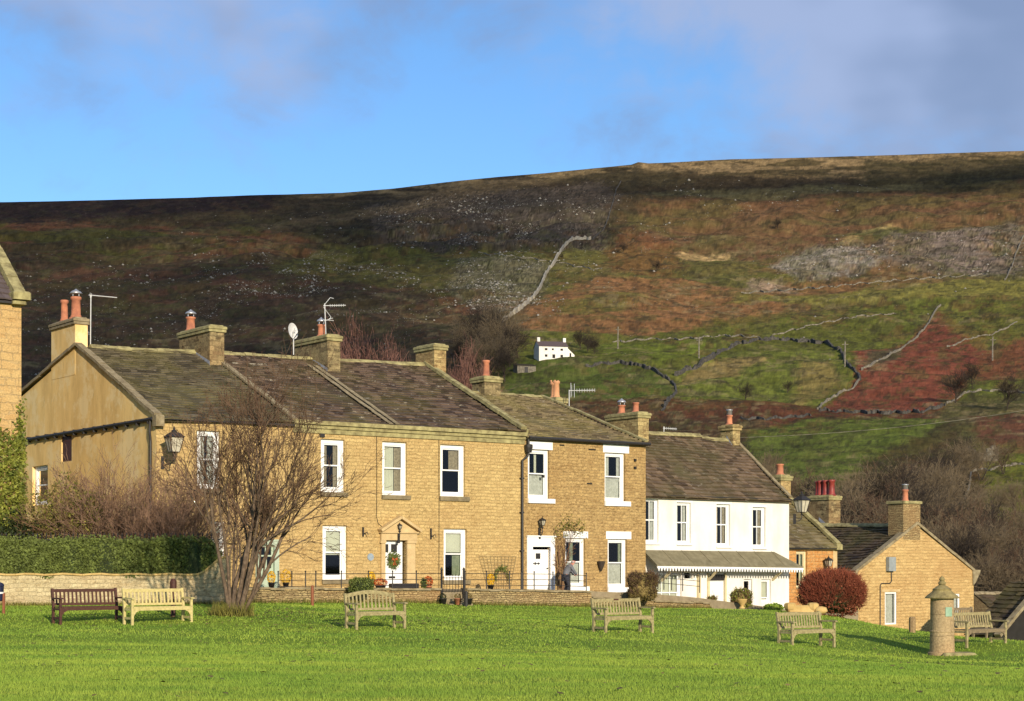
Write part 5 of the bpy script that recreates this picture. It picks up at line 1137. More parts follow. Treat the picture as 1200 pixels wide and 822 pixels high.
def clipped(name, label, px0, px1, ytop, ybase, Y, box=.5, mat='leaf_hedge', n=5000, size=.07, twig=None, seed=3, dep=None, core='leaf_dark', cat='bush'):
    xa_, _, z1_ = W(px0, ytop, Y); xb_, _, z0_ = W(px1, ybase, Y); cx = (xa_+xb_)/2; rx = (xb_-xa_)/2; rz2 = (z1_-z0_)/2; cz_ = (z0_+z1_)/2; ry = dep or rx*.8
    b_ = thing(name, label, cat, (cx, Y, z0_))
    e = 2/(2+box*4)
    def sp(v): return np.sign(v)*np.abs(v)**e
    def cf_(r, n):
        v = r.normal(size=(n, 3)); v /= np.linalg.norm(v, axis=1)[:, None]; q = .88+.15*r.rand(n)+.10*r.rand(n)**8; k = 1+.07*np.sin(v[:, 0]*7+seed)*np.cos(v[:, 2]*6)+.04*np.sin(v[:, 2]*13+v[:, 0]*9); v = sp(v)
        nn3 = np.maximum(np.abs(v).max(1), 1e-6)*0+1
        return np.stack([cx+v[:, 0]*rx*q*k, Y+v[:, 1]*ry*q, np.maximum(cz_+v[:, 2]*rz2*q*k, z0_)], 1)
    leaves(n, cf_, size, mat, 'foliage', b_, (cx, Y, z0_), seed)
    mm = MB((cx, Y, z0_)); mm.lathe([(.02, z0_), (1, z0_), (1, z0_)], 4, (cx, Y)) if False else None
    rr = []; 
    for i in range(9):
        a = -pi/2+pi*i/8; c_, s_ = cos(a), sin(a); rr.append((abs(c_)**e*.84, np.sign(s_)*abs(s_)**e*.84))
    vs = []; n_ = 16
    for (q, zz) in rr:
        for j in range(n_): a = 2*pi*j/n_; vs.append((cx+float(sp(np.array(cos(a))))*rx*q, Y+float(sp(np.array(sin(a))))*ry*q, cz_+zz*rz2))
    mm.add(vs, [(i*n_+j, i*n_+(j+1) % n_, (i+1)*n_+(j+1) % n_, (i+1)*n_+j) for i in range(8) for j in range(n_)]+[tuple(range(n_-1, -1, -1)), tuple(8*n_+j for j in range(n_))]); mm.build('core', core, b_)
    if twig:
        r2 = np.random.RandomState(seed); pol = []
        for i in range(twig[1]):
            v = r2.normal(size=3); v[1] = -abs(v[1]) if r2.rand() < .7 else v[1]; v[2] = abs(v[2])*1.2-.25; v /= np.linalg.norm(v); vv = sp(v)
            tip_ = np.array((vv[0]*rx, vv[1]*ry, vv[2]*rz2))*r2.uniform(.93, 1.13); tip_[2] = max(tip_[2], -rz2)
            base_ = np.array((vv[0]*rx*.25, vv[1]*ry*.25, -rz2*.95)); mid = base_*.35+tip_*.65+np.array((0, 0, rz2*.05))+r2.normal(size=3)*.04
            s0_ = mid+(tip_-mid)*-.2; pol.append(([s0_+np.array((0, 0, rz2)), mid+np.array((0, 0, rz2)), tip_+np.array((0, 0, rz2))], [.012, .009, .004]))
            for k in range(3): e_ = tip_+r2.normal(size=3)*.09; pol.append(([mid*.5+tip_*.5+np.array((0, 0, rz2)), e_+np.array((0, 0, rz2))], [.006, .004]))
        V, Fq = tubes_np(pol, 3); npmesh('twigs', V, Fq, twig[0], b_)
    return b_
clipped('red_bush', 'big dome-shaped reddish-brown twiggy bush beside the white house', 938, 1012, 669, 724, 71, .12, 'leaf_redbrown', 6500, .075, ('twig_red', 1500), 21, 1.1)
clipped('hedge_bush', 'box-shaped brown-green hedge bush between the two-tone houses and white railing', 737, 769, 672, 704, 71.5, .55, 'leaf_brown', 9000, .06, ('twig_brown', 700), 22, .5, 'leaf_brown')
clipped('round_bush', 'rounded dark green bush on the low wall behind the arched-top bench', 409, 438, 677, 697, 63.2, .15, 'leaf_hedge', 2600, .055, None, 23, .4)
clipped('yellow_shrub', 'yellow-leaved loose shrub beside the white front door of the canopy house', 856, 881, 690, 716, 76.5, .1, 'leaf_ivy', 900, .10, ('twig_fine', 120), 24, .4, 'leaf_brown')
clipped('green_shrub', 'small green shrub at the end of the low wall, left of the canopy door', 828, 840, 699, 715, 75.5, .1, 'leaf_ivy', 420, .09, ('twig_fine', 60), 25, .25, 'leaf_olive')
clipped('grass_clump', 'low bright green clump against the white wall by the stone trough', 895, 917, 708, 717, 77, .1, 'grass_blade', 700, .10, None, 26, .3, 'leaf_hedge', 'plant')
clipped('conifer_pot_plant', 'small dark green plant left of the orange heather pot', 493, 500, 678, 690, 66.2, .1, 'leaf_hedge', 260, .06, None, 27, .15, cat='plant')
# potted plants
def potplant(label, px, py_base, Y, r, h, leafmat, lr, lh, potmat='terracotta', n=300, name='potted_plant'):
    x, y, z = W(px, py_base, Y); p = thing(name, label, 'potted plant', (x, y, z)); m = MB(); m.lathe([(r*.7, 0), (r, h), (r*1.1, h), (r*1.1, h+.03), (r*.9, h+.03), (r*.85, h-.03)], 12); m.build('pot', potmat, p, True)
    def f(rr_, n): v = rr_.normal(size=(n, 3)); v /= np.linalg.norm(v, axis=1)[:, None]; return np.stack([v[:, 0]*lr, v[:, 1]*lr, h+lh*.5+v[:, 2]*lh*.5], 1)*1.0*(1)
    leaves(n, f, .06, leafmat, 'foliage', p, (0, 0, 0), int(px)); return p
potplant('bright yellow plant in a dark pot beside the climbing rose on the trellis', 575, 691.5, 70, .13, .17, 'leaf_yellow', .14, .5, 'black_iron', 420)
potplant('bright yellow flowering plant behind the rounded green bush', 435, 690, 66.5, .12, .15, 'leaf_yellow', .15, .5, 'black_iron', 420)
potplant('bright yellow plant by the pale green door, left one', 318, 690, 63.8, .12, .2, 'leaf_yellow', .15, .45, 'black_iron', 320)
potplant('bright yellow plant right of the pale green door', 335, 690, 64.2, .12, .2, 'leaf_yellow', .2, .5, 'black_iron', 320)
potplant('round orange-red heather beside the white pedimented door, right side', 502, 691, 67, .14, .1, 'leaf_orange', .17, .42, 'terracotta', 420)
potplant('orange-red heather above the black planter left of the pedimented door', 446, 691, 66.5, .2, .12, 'leaf_orange', .26, .3, 'black_iron', 420)
for i, (px, lab) in enumerate(((519, 'small brown pot with a dark plant at the left foot of the steps'), (536.5, 'small terracotta pot with a dead plant in the middle of the steps'), (549, 'squat black pot at the right foot of the steps'))):
    potplant(lab, px, 709, 65.8, .15, .22, 'leaf_dark' if i == 0 else 'leaf_brown', .12, .22, 'black_iron' if i != 1 else 'terracotta', 120)
# black trough planter before the door
x, y = row(rt(459), -.75)
p = thing('planter_box', 'long black trough planter in front of the pedimented white door', 'planter', (x, y, .66), ROW)
m = MB(); m.bevbox(-.55, .75, -.13, .13, 0, .22, .02); m.build('trough', 'black_iron', p)
# wreath on the door
d = wb[5]; x, y = row((d[0]+d[1]-.12)/2, .08); zc = rz(461.5, 657)
wr = thing('wreath', 'green Christmas wreath with a red bow on the pedimented white door', 'wreath', (x, y, zc), ROW)
def wf(r, n): a = r.rand(n)*2*pi; q = .20+.07*r.normal(size=n); return np.stack([q*np.cos(a), -.03-.05*r.rand(n), q*np.sin(a)*1.15], 1)
leaves(900, wf, .06, 'leaf_hedge', 'greenery', wr, (0, 0, 0), 4, .6)
m = MB(); m.lathe([(.0, -.05), (.05, 0), (0, .05)], 6, (.02, -.10)); 
for sg in (-1, 1): m.add([(.02, -.11, .05), (.02+sg*.12, -.13, .13), (.02+sg*.13, -.12, .0)], [(0, 1, 2)]); m.add([(.02, -.11, .02), (.02+sg*.03, -.12, -.2), (.02+sg*.09, -.11, -.18)], [(0, 1, 2)])
m.build('bow', 'leaf_orange', wr)
# trellis fan with a rose
x, y = row(rt(580), -.12)
tr = thing('trellis', 'fan trellis with a thin climbing rose on the stone wall left of the downpipe', 'trellis', (x, y, .6), ROW)
zt_ = rz(580, 652)-.6; m = MB()
tq0, tq1 = rt(560.5)-rt(580), rt(604)-rt(580); tb0, tb1 = rt(571)-rt(580), rt(597)-rt(580)
for k in range(11): u = k/10; m.beam((tb0+(tb1-tb0)*u, .05, 0), (tq0+(tq1-tq0)*u, .05, zt_), .012)
for k in range(1, 12): v = k/11; m.beam((tb0+(tq0-tb0)*v, .045, zt_*v), (tb1+(tq1-tb1)*v, .045, zt_*v), .012)
m.build('lattice', 'trellis_wood', tr)
def rf(r, n): a = pi*(r.rand(n)*1.0); return np.stack([.25+.35*np.cos(a)+.05*r.normal(size=n), -.02-.06*r.rand(n), .35+.55*np.sin(a)+.06*r.normal(size=n)], 1)
leaves(260, rf, .07, 'leaf_hedge', 'rose_foliage', tr, (0, 0, 0), 5)
# climber round the cream door
rs = np.random.RandomState(3); pol = []
x, y = row(rt(654.5), -.08)
for k in range(8):
    p = np.array((rs.uniform(-.12, .22), rs.uniform(-.05, .0), 0.0)); d = np.array((rs.uniform(-.05, .08), -.02, 1)); grow(rs, p, d/np.linalg.norm(d), 2.3*rs.uniform(.7, 1.05), .025, 3, pol, .6, .02, (5, 4, 3), .32, .10, .006)
cl_ = plant('climbing_plant', 'woody climber growing up beside the cream door to first-floor height', 'climbing plant', (x, y, .45), pol, 1, 'twig_fine', 'twig_fine', names=('stems', 'twigs'), sides=(5, 3), rz_=ROW)
for v in [c for c in cl_.children]: v.scale = (1, .35, 1)
def cf2(r, n): a = r.rand(n); return np.stack([-.35+1.6*a+.1*r.normal(size=n), -.06-.12*r.rand(n), 2.55+.35*np.sin(a*3)+.22*r.normal(size=n)], 1)
leaves(260, cf2, .09, 'leaf_olive', 'foliage', cl_, (0, 0, 0), 8)
# hanging cone basket and small wall lantern
x, y = row(rt(702.5), -.12)
hb = thing('hanging_basket', 'dark cone-shaped wall basket between the two ground-floor windows with white lintels', 'basket', (x, y, rz(702, 662)), ROW)
m = MB(); m.lathe([(.02, -.30), (.10, -.12), (.17, .08), (.18, .14), (.1, .16)], 10); m.build('cone', 'twig_dark', hb); m = MB(); m.tube([(0, .10, .35), (0, 0, .32), (0, 0, .14)], .012, 5); m.build('hook', 'black_iron', hb)
# ================================================================== LAMPS
def lantern(label, x, y, z, arm_dir, H=.85, wall=None, ang=0.0):
    L_ = thing('wall_lantern', label, 'lamp', (x, y, z), ang)
    m = MB(); R0, R1 = H*.17, H*.30     # bottom and top half-width
    zt = H*.62
    m.add([(s1*R1*1.18, s2*R1*1.18, zt) for s1, s2 in ((-1, -1), (1, -1), (1, 1), (-1, 1))]+[(s1*R1*.45, s2*R1*.45, zt+H*.20) for s1, s2 in ((-1, -1), (1, -1), (1, 1), (-1, 1))], [(0, 1, 5, 4), (1, 2, 6, 5), (2, 3, 7, 6), (3, 0, 4, 7), (4, 5, 6, 7), (3, 2, 1, 0)])
    m.lathe([(R1*.4, zt+H*.20), (R1*.45, zt+H*.26), (R1*.2, zt+H*.30), (R1*.12, zt+H*.34), (R1*.2, zt+H*.37), (.004, zt+H*.46)], 8)
    m.build('lamp_cap', 'black_iron', L_)
    m = MB(); cr = ((-1, -1), (1, -1), (1, 1), (-1, 1))
    for s1, s2 in cr: m.beam((s1*R0, s2*R0, .0), (s1*R1, s2*R1, zt), .022)
    for i in range(4):
        (a, b), (c, d_) = cr[i], cr[(i+1) % 4]
        for (R, z_) in ((R0, .0), (R1, zt-.01)): m.beam((a*R, b*R, z_), (c*R, d_*R, z_), .026)
        m.beam(((a+c)*R0/2, (b+d_)*R0/2, 0), ((a+c)*R1/2, (b+d_)*R1/2, zt), .012)
    m.build('lamp_frame', 'black_iron', L_)
    m = MB(); m.add([(a*R0*.93, b*R0*.93, .01) for a, b in cr]+[(a*R1*.93, b*R1*.93, zt-.015) for a, b in cr], [(0, 1, 5, 4), (1, 2, 6, 5), (2, 3, 7, 6), (3, 0, 4, 7), (0, 3, 2, 1)]); m.build('lamp_glass', 'opal_glass', L_)
    m = MB(); ax, ay, al = arm_dir
    m.tube([(0, 0, 0), (0, 0, -.12), (0, 0, -.30), (ax*al*.3, ay*al*.3, -.42), (ax*al, ay*al, -.44)], .022, 6); m.tube([(0, 0, -.30), (ax*al*.5, ay*al*.5, -.30), (ax*al, ay*al, -.24)], .014, 6); m.lathe([(.03, -.14), (.06, -.1), (.03, -.05)], 8)
    m.box(ax*al-.05, ax*al+.05, ay*al-.05, ay*al+.05, -.58, -.1); m.build('bracket', 'black_iron', L_); return L_
# first lantern stands off the end house front; arm runs back to the wall
tA1 = rt(204, -1.0); x, y = row(tA1, -1.0); yy = row(tA1, -1.0)[1]
zb1 = CZ+(HZ-530)/F_*yy
lantern('black four-sided lantern on a bracket at the corner of the end house, above the shrubs', x, y, zb1, (0, 1, 1.0), .88, ang=ROW)
tA2 = rt(939.5, -.1); x, y = row(tA2, -.1); lantern('black lantern on a bracket at the far corner of the white house', x, y, CZ+(HZ-600.5)/F_*y, (-1, 0, tA2-TE-.02), .95, ang=ROW)
tA3 = rt(971, .2); x, y = row(tA3, .2); lantern('small dark lantern on the orange stone cottage wall beside its corner', x, y, CZ+(HZ-664)/F_*y, (0, 1, .28), .5, ang=ROW)
tA4 = rt(635.5, -.22); x, y = row(tA4, -.22); lantern('small black lantern above the cream door with the climber', x, y, CZ+(HZ-616)/F_*y, (0, 1, .22), .36, ang=ROW)
tA5 = rt(468, -.2); x, y = row(tA5, -.22); lantern('small lantern hanging in the pediment above the white front door', x, y, CZ+(HZ-620)/F_*y, (0, 1, .1), .24, ang=ROW)
# ================================================================== AERIALS, DISH, WIRE
def rowpt(px, py, s): t_ = rt(px, s); x, y = row(t_, s); return (x, y, CZ+(HZ-py)/F_*y)
def aerial(label, base, top, boom, els, name='television_aerial', r=.022, extra=()):
    s = base[2]; b = rowpt(base[0], base[1], s); tp = rowpt(top[0], top[1], s); tp = (b[0]+(tp[0]-b[0]), tp[1], tp[2])
    a = thing(name, label, 'aerial', b); O = np.array(b)
    m = MB(); m.tube([(0, 0, 0), tuple(np.array(tp)-O)], r, 6); m.build('mast', 'aluminium', a)
    m = MB(); p, q = [np.array(rowpt(px, py, s))-O for px, py in boom]; m.tube([tuple(p), tuple(q)], r*.8, 5); m.build('boom', 'aluminium', a)
    m = MB()
    for (u, ln) in els: c = p+(q-p)*u; m.tube([tuple(c-np.array((0, .0, ln))), tuple(c+np.array((0, 0.0, ln)))], .009, 4)
    for (p1, p2) in extra: m.tube([tuple(np.array(rowpt(*p1, s))-O), tuple(np.array(rowpt(*p2, s))-O)], .013, 4)
    if m.v: m.build('elements', 'aluminium', a)
    return a
aerial('thin white L-shaped aerial mast above the ridge beside the rendered gable chimney', (106, 406, RS), (106.5, 346), ((104, 346), (137, 349)), [(.1, .08), (.05, .1)])
aerial('tall television aerial with angled reflector on the third chimney, beside the satellite dish', (383, 421, RS-.9), (380.5, 356), ((379, 358.5), (405, 358)), [(.3+.1*k, .06) for k in range(7)], extra=(((379, 359), (387, 349)), ((387, 349), (391, 350)), ((379, 360), (388, 372)), ((388, 372), (385, 375)), ((379, 375), (391, 376)), ((380, 376.5), (390, 373))))
aerial('horizontal multi-element aerial on the roof beside the buff chimney pots', (667, 480, RC), (667, 457), ((667, 458), (697, 457.5)), [(.1, .28), (.2, .28)]+[(.3+.1*k, .09) for k in range(8)], extra=(((669, 449), (669, 466)), ((673, 450), (673, 466))))
aerial('small low aerial on the ridge of the white house roof', (778, 509, RD+.2), (778, 500), ((777, 502), (793, 503)), [(.1+.14*k, .07) for k in range(7)])
b = rowpt(344, 416, RS); dsh = thing('satellite_dish', 'grey oval satellite dish on a short mast left of the third chimney', 'satellite dish', b)
zc = rowpt(344, 388, RS)[2]-b[2]; m = MB(); m.tube([(0, 0, 0), (0, 0, zc)], .025, 6); m.tube([(0, 0, zc), (.12, -.05, zc)], .03, 6); m.build('mast', 'aluminium', dsh)
m = MB(); n_ = 20; ax_ = np.array((.80, -.58, .15)); ax_ /= np.linalg.norm(ax_); e1_ = np.array((0, 0, 1.0)); e1_ = e1_-ax_*np.dot(e1_, ax_); e1_ /= np.linalg.norm(e1_); e2_ = np.cross(ax_, e1_); cc = np.array((-.02, 0, zc)); vs = [tuple(cc-ax_*.10)]
for q in (.5, 1.0):
    for j in range(n_): a = 2*pi*j/n_; vs.append(tuple(cc-ax_*(.10*(1-q*q))+e1_*cos(a)*.36*q+e2_*sin(a)*.30*q))
m.add(vs, [(0, 1+j, 1+(j+1) % n_) for j in range(n_)]+[(1+j, 1+n_+j, 1+n_+(j+1) % n_, 1+(j+1) % n_) for j in range(n_)]); m.build('dish', 'aluminium', dsh, True)
m = MB(); m.tube([tuple(cc-e1_*.34), tuple(cc+ax_*.38-e1_*.06)], .014, 5); m.lathe([(.03, -.04), (.03, .04)], 6, (0, 0)) if False else m.beam(tuple(cc+ax_*.34-e1_*.06), tuple(cc+ax_*.44-e1_*.06), .07); m.build('feed_arm', 'black_iron', dsh)
pw = rowpt(866, 513, RD); q_ = W(1330, 455, 100); m = MB(pw); pts = []
for i in range(41): u = i/40; pts.append((pw[0]+(q_[0]-pw[0])*u, pw[1]+(q_[1]-pw[1])*u, pw[2]+(q_[2]-pw[2])*u-4*.55*u*(1-u)))
m.tube(pts, .011, 5, False); o = m.build('overhead_wire', 'wall_pale'); o.location = pw; tag(o, 'single overhead wire rising from the white house chimney to the right', 'wire')
# ================================================================== BENCHES, POSTS, PILLAR
def bench_meshes(arched=False, Wd=1.75, nsl=15, mat='teak_weathered', seat=None):
    t = bpy.data.objects.new('park_bench', None); C.objects.link(t)
    hw = Wd/2; H = .95; sh = .43
    for sx in (-1, 1):
        m = MB(); m.bevbox(sx*hw-.035, sx*hw+.035, -.30, -.23, -.06, .66, .008); m.build('leg', mat, t)            # front
        m = MB(); x = sx*hw
        m.prism([(.22, -.06), (.29, -.06), (.27, .45), (.36, H), (.30, H), (.20, .45)], 'a', x-.033, x+.033); m.build('leg', mat, t)
        m = MB(); m.prism([(-.36, .66), (.26, .66), (.27, .70), (-.30, .705), (-.36, .69)], 'a', x-.05, x+.05); m.build('armrest', mat, t)
        m = MB(); m.box(x-.02, x+.02, -.23, .22, .12, .18); m.prism([(-.23, .36), (.22, .36), (.22, .42), (-.23, .42)], 'a', x-.022, x+.022)
        m.build('side_rail', mat, t)
    m = MB()
    m.box(-hw+.035, hw-.035, -.295, -.25, sh-.07, sh+.0)
    # curved knee braces at the front corners
    for sx in (-1, 1): m.prism([(sx*(hw-.035), sh-.07), (sx*(hw-.20), sh-.07), (sx*(hw-.10), sh-.12), (sx*(hw-.035), sh-.22)], 'b', -.29, -.255)
    for k in range(5): y = -.30+k*.115; m.box(-hw+.0, hw-.0, y, y+.085, sh+.002, sh+.028)
    m.build('seat', seat or mat, t)
    m = MB(); n_ = 14; y0, y1 = .255, .325
    pts = []
    for i in range(n_+1): u = i/n_; x = -hw+.035+(Wd-.07)*u; zt = H-.02+((.10*sin(pi*u)) if arched else 0.0); pts.append((x, zt))
    m.prism([(x, z) for x, z in pts]+[(x, z-(.085 if not arched else .10)) for x, z in reversed(pts)], 'b', .295, .335)
    m.box(-hw+.035, hw-.035, .24, .275, sh+.06, sh+.12); m.build('backrest_frame', mat, t)
    m = MB()
    for k in range(nsl):
        u = (k+.5)/nsl; x = -hw+.05+(Wd-.10)*u; zt = H-.10+((.10*sin(pi*u)) if arched else 0.0)
        m.add([(x-.024, .252, sh+.10), (x+.024, .252, sh+.10), (x+.024, .304, zt), (x-.024, .304, zt), (x-.024, .268, sh+.10), (x+.024, .268, sh+.10), (x+.024, .320, zt), (x-.024, .320, zt)], [(0, 1, 2, 3), (5, 4, 7, 6), (0, 3, 7, 4), (1, 5, 6, 2)])
    m.build('backrest_slats', mat, t)
    return t
def place_bench(b, px, py, Y, label, rot=ROW, group='wooden benches on the green', sc=1.0):
    x, y, _ = W(px, py, Y); z = zl1(x, y); b.location = (x, y, z); b.rotation_euler = (0, 0, rot); b.scale = (sc, sc, sc); tag(b, label, 'bench', group); return b
place_bench(bench_meshes(False, 1.82, 15, 'brown_stain'), 104, 731, 46.5, 'dark brown stained bench, leftmost on the green, beside the pale one')
place_bench(bench_meshes(False, 1.72, 15, 'teak_pale'), 185, 731, 46.2, 'pale yellowish wooden bench left of the bare tree, next to the dark one')
place_bench(bench_meshes(True, 1.52, 12, 'teak_weathered'), 440, 738, 46, 'weathered bench with an arched top rail in front of the wide stone house')
bw_ = bench_meshes(False, 1.68, 15, 'teak_weathered'); place_bench(bw_, 730, 741, 47, 'weathered greenish bench with a small plaque, in front of the white-lintelled house')
m = MB(); m.box(-.09, .09, .288, .294, .885, .925); m.build('memorial_plaque', 'brown_stain', bw_)
place_bench(copy_tree(bw_), 945, 757, 48, 'weathered bench on the slope in front of the stone trough and red bush')
for c in list(bpy.data.objects):
    if c.name.startswith('memorial_plaque') and c.parent and c.parent != bw_: bpy.data.objects.remove(c)
place_bench(bench_meshes(False, 1.75, 15, 'teak_weathered', 'grey_teak'), 1147, 758, 49.5, 'weathered slatted bench with a dark seat right of the stone pillar')
place_bench(bench_meshes(False, 1.70, 17, 'grey_teak'), 1128, 748, 54.0, 'darker bench half hidden behind the weathered bench next to the stone pillar')
# stone pillar
simple('pillar_cap', (0.36, 0.29, 0.12), (0.15, 0.12, 0.055), 5, bump=.5)
x, y, _ = W(1104, 766, 48); z = zl1(x, y); p = thing('stone_pillar', 'round sandstone pillar with a mossy conical cap and a green plaque', 'pillar', (x, y, z))
m = MB(); m.lathe([(.40, -.25), (.40, .05), (.345, .07), (.335, .62), (.345, .63), (.345, .66), (.33, .68), (.325, 1.32), (.32, 1.55), (.33, 1.57)], 40); m.build('shaft', 'pillar_stone', p, False)
m = MB(); m.lathe([(.33, 1.571), (.47, 1.575), (.475, 1.60), (.38, 1.68), (.29, 1.75), (.25, 1.80), (.265, 1.83), (.20, 1.87), (.13, 1.92), (.085, 1.95), (.11, 1.98), (.10, 2.03), (.06, 2.06), (.085, 2.10), (.06, 2.15), (.01, 2.2)], 24); m.build('cap', 'pillar_cap', p, False)
m = MB(); vs = []
for i in range(9):
    a = RAD(-88+i*4.6); vs += [(cos(a)*.340, sin(a)*.340, 1.07), (cos(a)*.340, sin(a)*.340, 1.33)]
m.add(vs, [(2*i, 2*i+2, 2*i+3, 2*i+1) for i in range(8)]); m.build('plaque', 'plaque_green', p)
m = MB(); m.bevbox(-.1, .85, -.55, .3, -.2, .06, .05); m.build('plinth', 'mossy_coping', p)
def post(label, px, py, Y, h, r, mat, name='wooden_post', cap=False):
    x, y, _ = W(px, py, Y); z = zl1(x, y); o = thing(name, label, 'post', (x, y, z)); m = MB(); m.lathe([(r, -.2), (r*1.02, h*.6), (r*.96, h*.94), (r*.6, h)], 8); m.build('shaft', mat, o)
    if cap: m = MB(); m.lathe([(r*1.35, h-.28), (r*1.4, h-.05), (r*.7, h+.04)], 8); m.build('head', cap, o)
post('short leaning wooden stump post between the red bush and the stone pillar', 1069, 751, 60, .58, .12, 'post_wood')
post('thin brown wooden post standing before the low wall left of the arched-top bench', 366, 711, 60, .72, .055, 'brown_painted')
post('dark post with a thicker head just behind the pale bench', 203, 726, 48, 1.05, .07, 'brown_stain', cap='brown_stain')
post('black bollard at the right side of the gate steps', 546, 708, 65.2, .6, .08, 'black_iron', 'bollard')
# litter bin at the left edge
x, y, _ = W(-1, 712, 50); z = zl1(x, y); p = thing('litter_bin', 'navy bin with a white band on a brown post, cut off by the left edge', 'bin', (x, y, z))
m = MB(); m.lathe([(.14, .38), (.17, .42), (.185, .82), (.20, .83), (.17, .90), (.08, .94)], 16, (-.05, 0)); m.build('bin_body', 'navy_plastic', p, False); m = MB(); m.lathe([(.184, .60), (.187, .60), (.189, .65), (.186, .65)], 16, (-.05, 0)); m.build('white_band', 'white_paint', p); m = MB(); m.bevbox(.10, .17, -.04, .04, -.1, .62, .01); m.build('post', 'brown_painted', p)
# carved stone trough seat
x, y, _ = W(939, 721, 69); z = zl1(x, y); p = thing('stone_trough', 'rounded yellow stone trough on the lawn between the white house and red bush', 'trough', (x, y, z))
m = MB(); m.bevbox(-.55, .55, -.22, .22, .0, .34, .06)
m.build('basin', 'trough_stone', p)
for sx in (-1, 1): m = MB(); m.lathe([(.16, .10), (.23, .20), (.25, .30), (.24, .39), (.16, .44), (.02, .45)], 7+sx, (sx*.46, -.05)); m.build('end_stone', 'trough_stone', p)
m = MB(); m.bevbox(-.8, .75, -.4, -.1, -.08, .07, .02); m.build('slab', 'grey_coping', p)
m = MB(); m.lathe([(.18, .0), (.3, .1), (.24, .25), (.05, .3)], 8, (.75, -.15)); m.build('boulder', 'trough_stone', p, True)
x, y, z0_ = W(868, 713, 76); p = thing('garden_urn', 'pale stone urn among the yellow shrub by the canopy house', 'urn', (x, y-.45, z0_)); m = MB(); m.lathe([(.14, 0), (.14, .05), (.07, .09), (.09, .15), (.2, .28), (.22, .38), (.24, .42), (.18, .42), (.15, .3)], 14); m.build('bowl', 'trough_stone', p, True)
# ================================================================== THE SEATED MAN
x, y = row(rt(665.5, -1.6), -1.6); zg = zterr(rt(665.5)); mn = thing('person', 'bald man in a grey jacket bending over behind the railing by the cream door', 'person', (x, y, zg-.12), ROW*.4)
def skin(name, verts, edges, radii, mat, parent, root=0, sub=2):
    me = bpy.data.meshes.new(name); me.from_pydata(verts, edges, []); o = bpy.data.objects.new(name, me); C.objects.link(o); o.parent = parent
    sm = o.modifiers.new('skin', 'SKIN'); sm.use_smooth_shade = True
    if not me.skin_vertices: 
        bpy.context.view_layer.objects.active = o
    sv = me.skin_vertices[0].data if me.skin_vertices else None
    if sv:
        for i, r in enumerate(radii): sv[i].radius = (r, r) if not isinstance(r, tuple) else r
        sv[root].use_root = True
    s2 = o.modifiers.new('sub', 'SUBSURF'); s2.levels = sub; s2.render_levels = sub; me.materials.append(MATS[mat]); return o
# stooping to the right: pelvis, spine, neck, head; legs stand on the terrace
vb = [(-.10, 0, .78), (-.06, 0, .95), (.03, 0, 1.13), (.12, 0, 1.24), (.20, -.01, 1.30), (.235, -.02, 1.38), (.25, -.02, 1.46),   # 0-6
      (-.09, .10, .74), (-.02, .11, .42), (-.10, .11, .08), (.04, .12, .04),           # left leg 7-10
      (-.09, -.10, .74), (.02, -.11, .42), (-.06, -.11, .08), (.08, -.12, .04),         # right leg
      (.10, .18, 1.20), (.20, .21, .98), (.33, .14, .84), (.39, .10, .80),              # left arm 15-18
      (.10, -.18, 1.20), (.22, -.21, .98), (.35, -.14, .86), (.41, -.11, .83)]
eb = [(0, 1), (1, 2), (2, 3), (3, 4), (4, 5), (5, 6), (0, 7), (7, 8), (8, 9), (9, 10), (0, 11), (11, 12), (12, 13), (13, 14), (3, 15), (15, 16), (16, 17), (17, 18), (3, 19), (19, 20), (20, 21), (21, 22)]
rb = [.13, .13, .14, .13, .06, .085, .08, .09, .065, .045, .04, .09, .065, .045, .04, .055, .042, .032, .028, .055, .042, .032, .028]
def has_skin(me):
    return len(me.skin_vertices) > 0
bd = skin('body', vb, eb, rb, 'skin', mn)
jk = skin('jacket', vb[:4]+[(.155, 0, 1.265)]+vb[15:18]+vb[19:22], [(0, 1), (1, 2), (2, 3), (3, 4), (3, 5), (5, 6), (6, 7), (3, 8), (8, 9), (9, 10)], [.17, .165, .175, .15, .085, .075, .062, .052, .075, .062, .052], 'grey_jacket', mn)
tz = skin('trousers', [vb[0]]+vb[7:10]+vb[11:14], [(0, 1), (1, 2), (2, 3), (0, 4), (4, 5), (5, 6)], [.155, .115, .088, .075, .115, .088, .075], 'dark_trousers', mn)
m = MB()
for s_ in (-1, 1): m.lathe([(.002, 1.395), (.022, 1.41), (.026, 1.43), (.018, 1.45), (.002, 1.455)], 6, (.225, s_*.082-.02))
m.build('ears', 'skin', mn, True)
m = MB(); m.lathe([(.075, 1.36), (.089, 1.385), (.088, 1.41), (.07, 1.42)], 12, (.215, -.02)); m.build('hair', 'steel', mn, True)
m = MB(); m.add([(.315, -.02, 1.44), (.35, -.02, 1.40), (.315, -.04, 1.395), (.315, 0, 1.395)], [(0, 1, 2), (0, 3, 1), (1, 3, 2)])
m.build('nose', 'skin', mn)
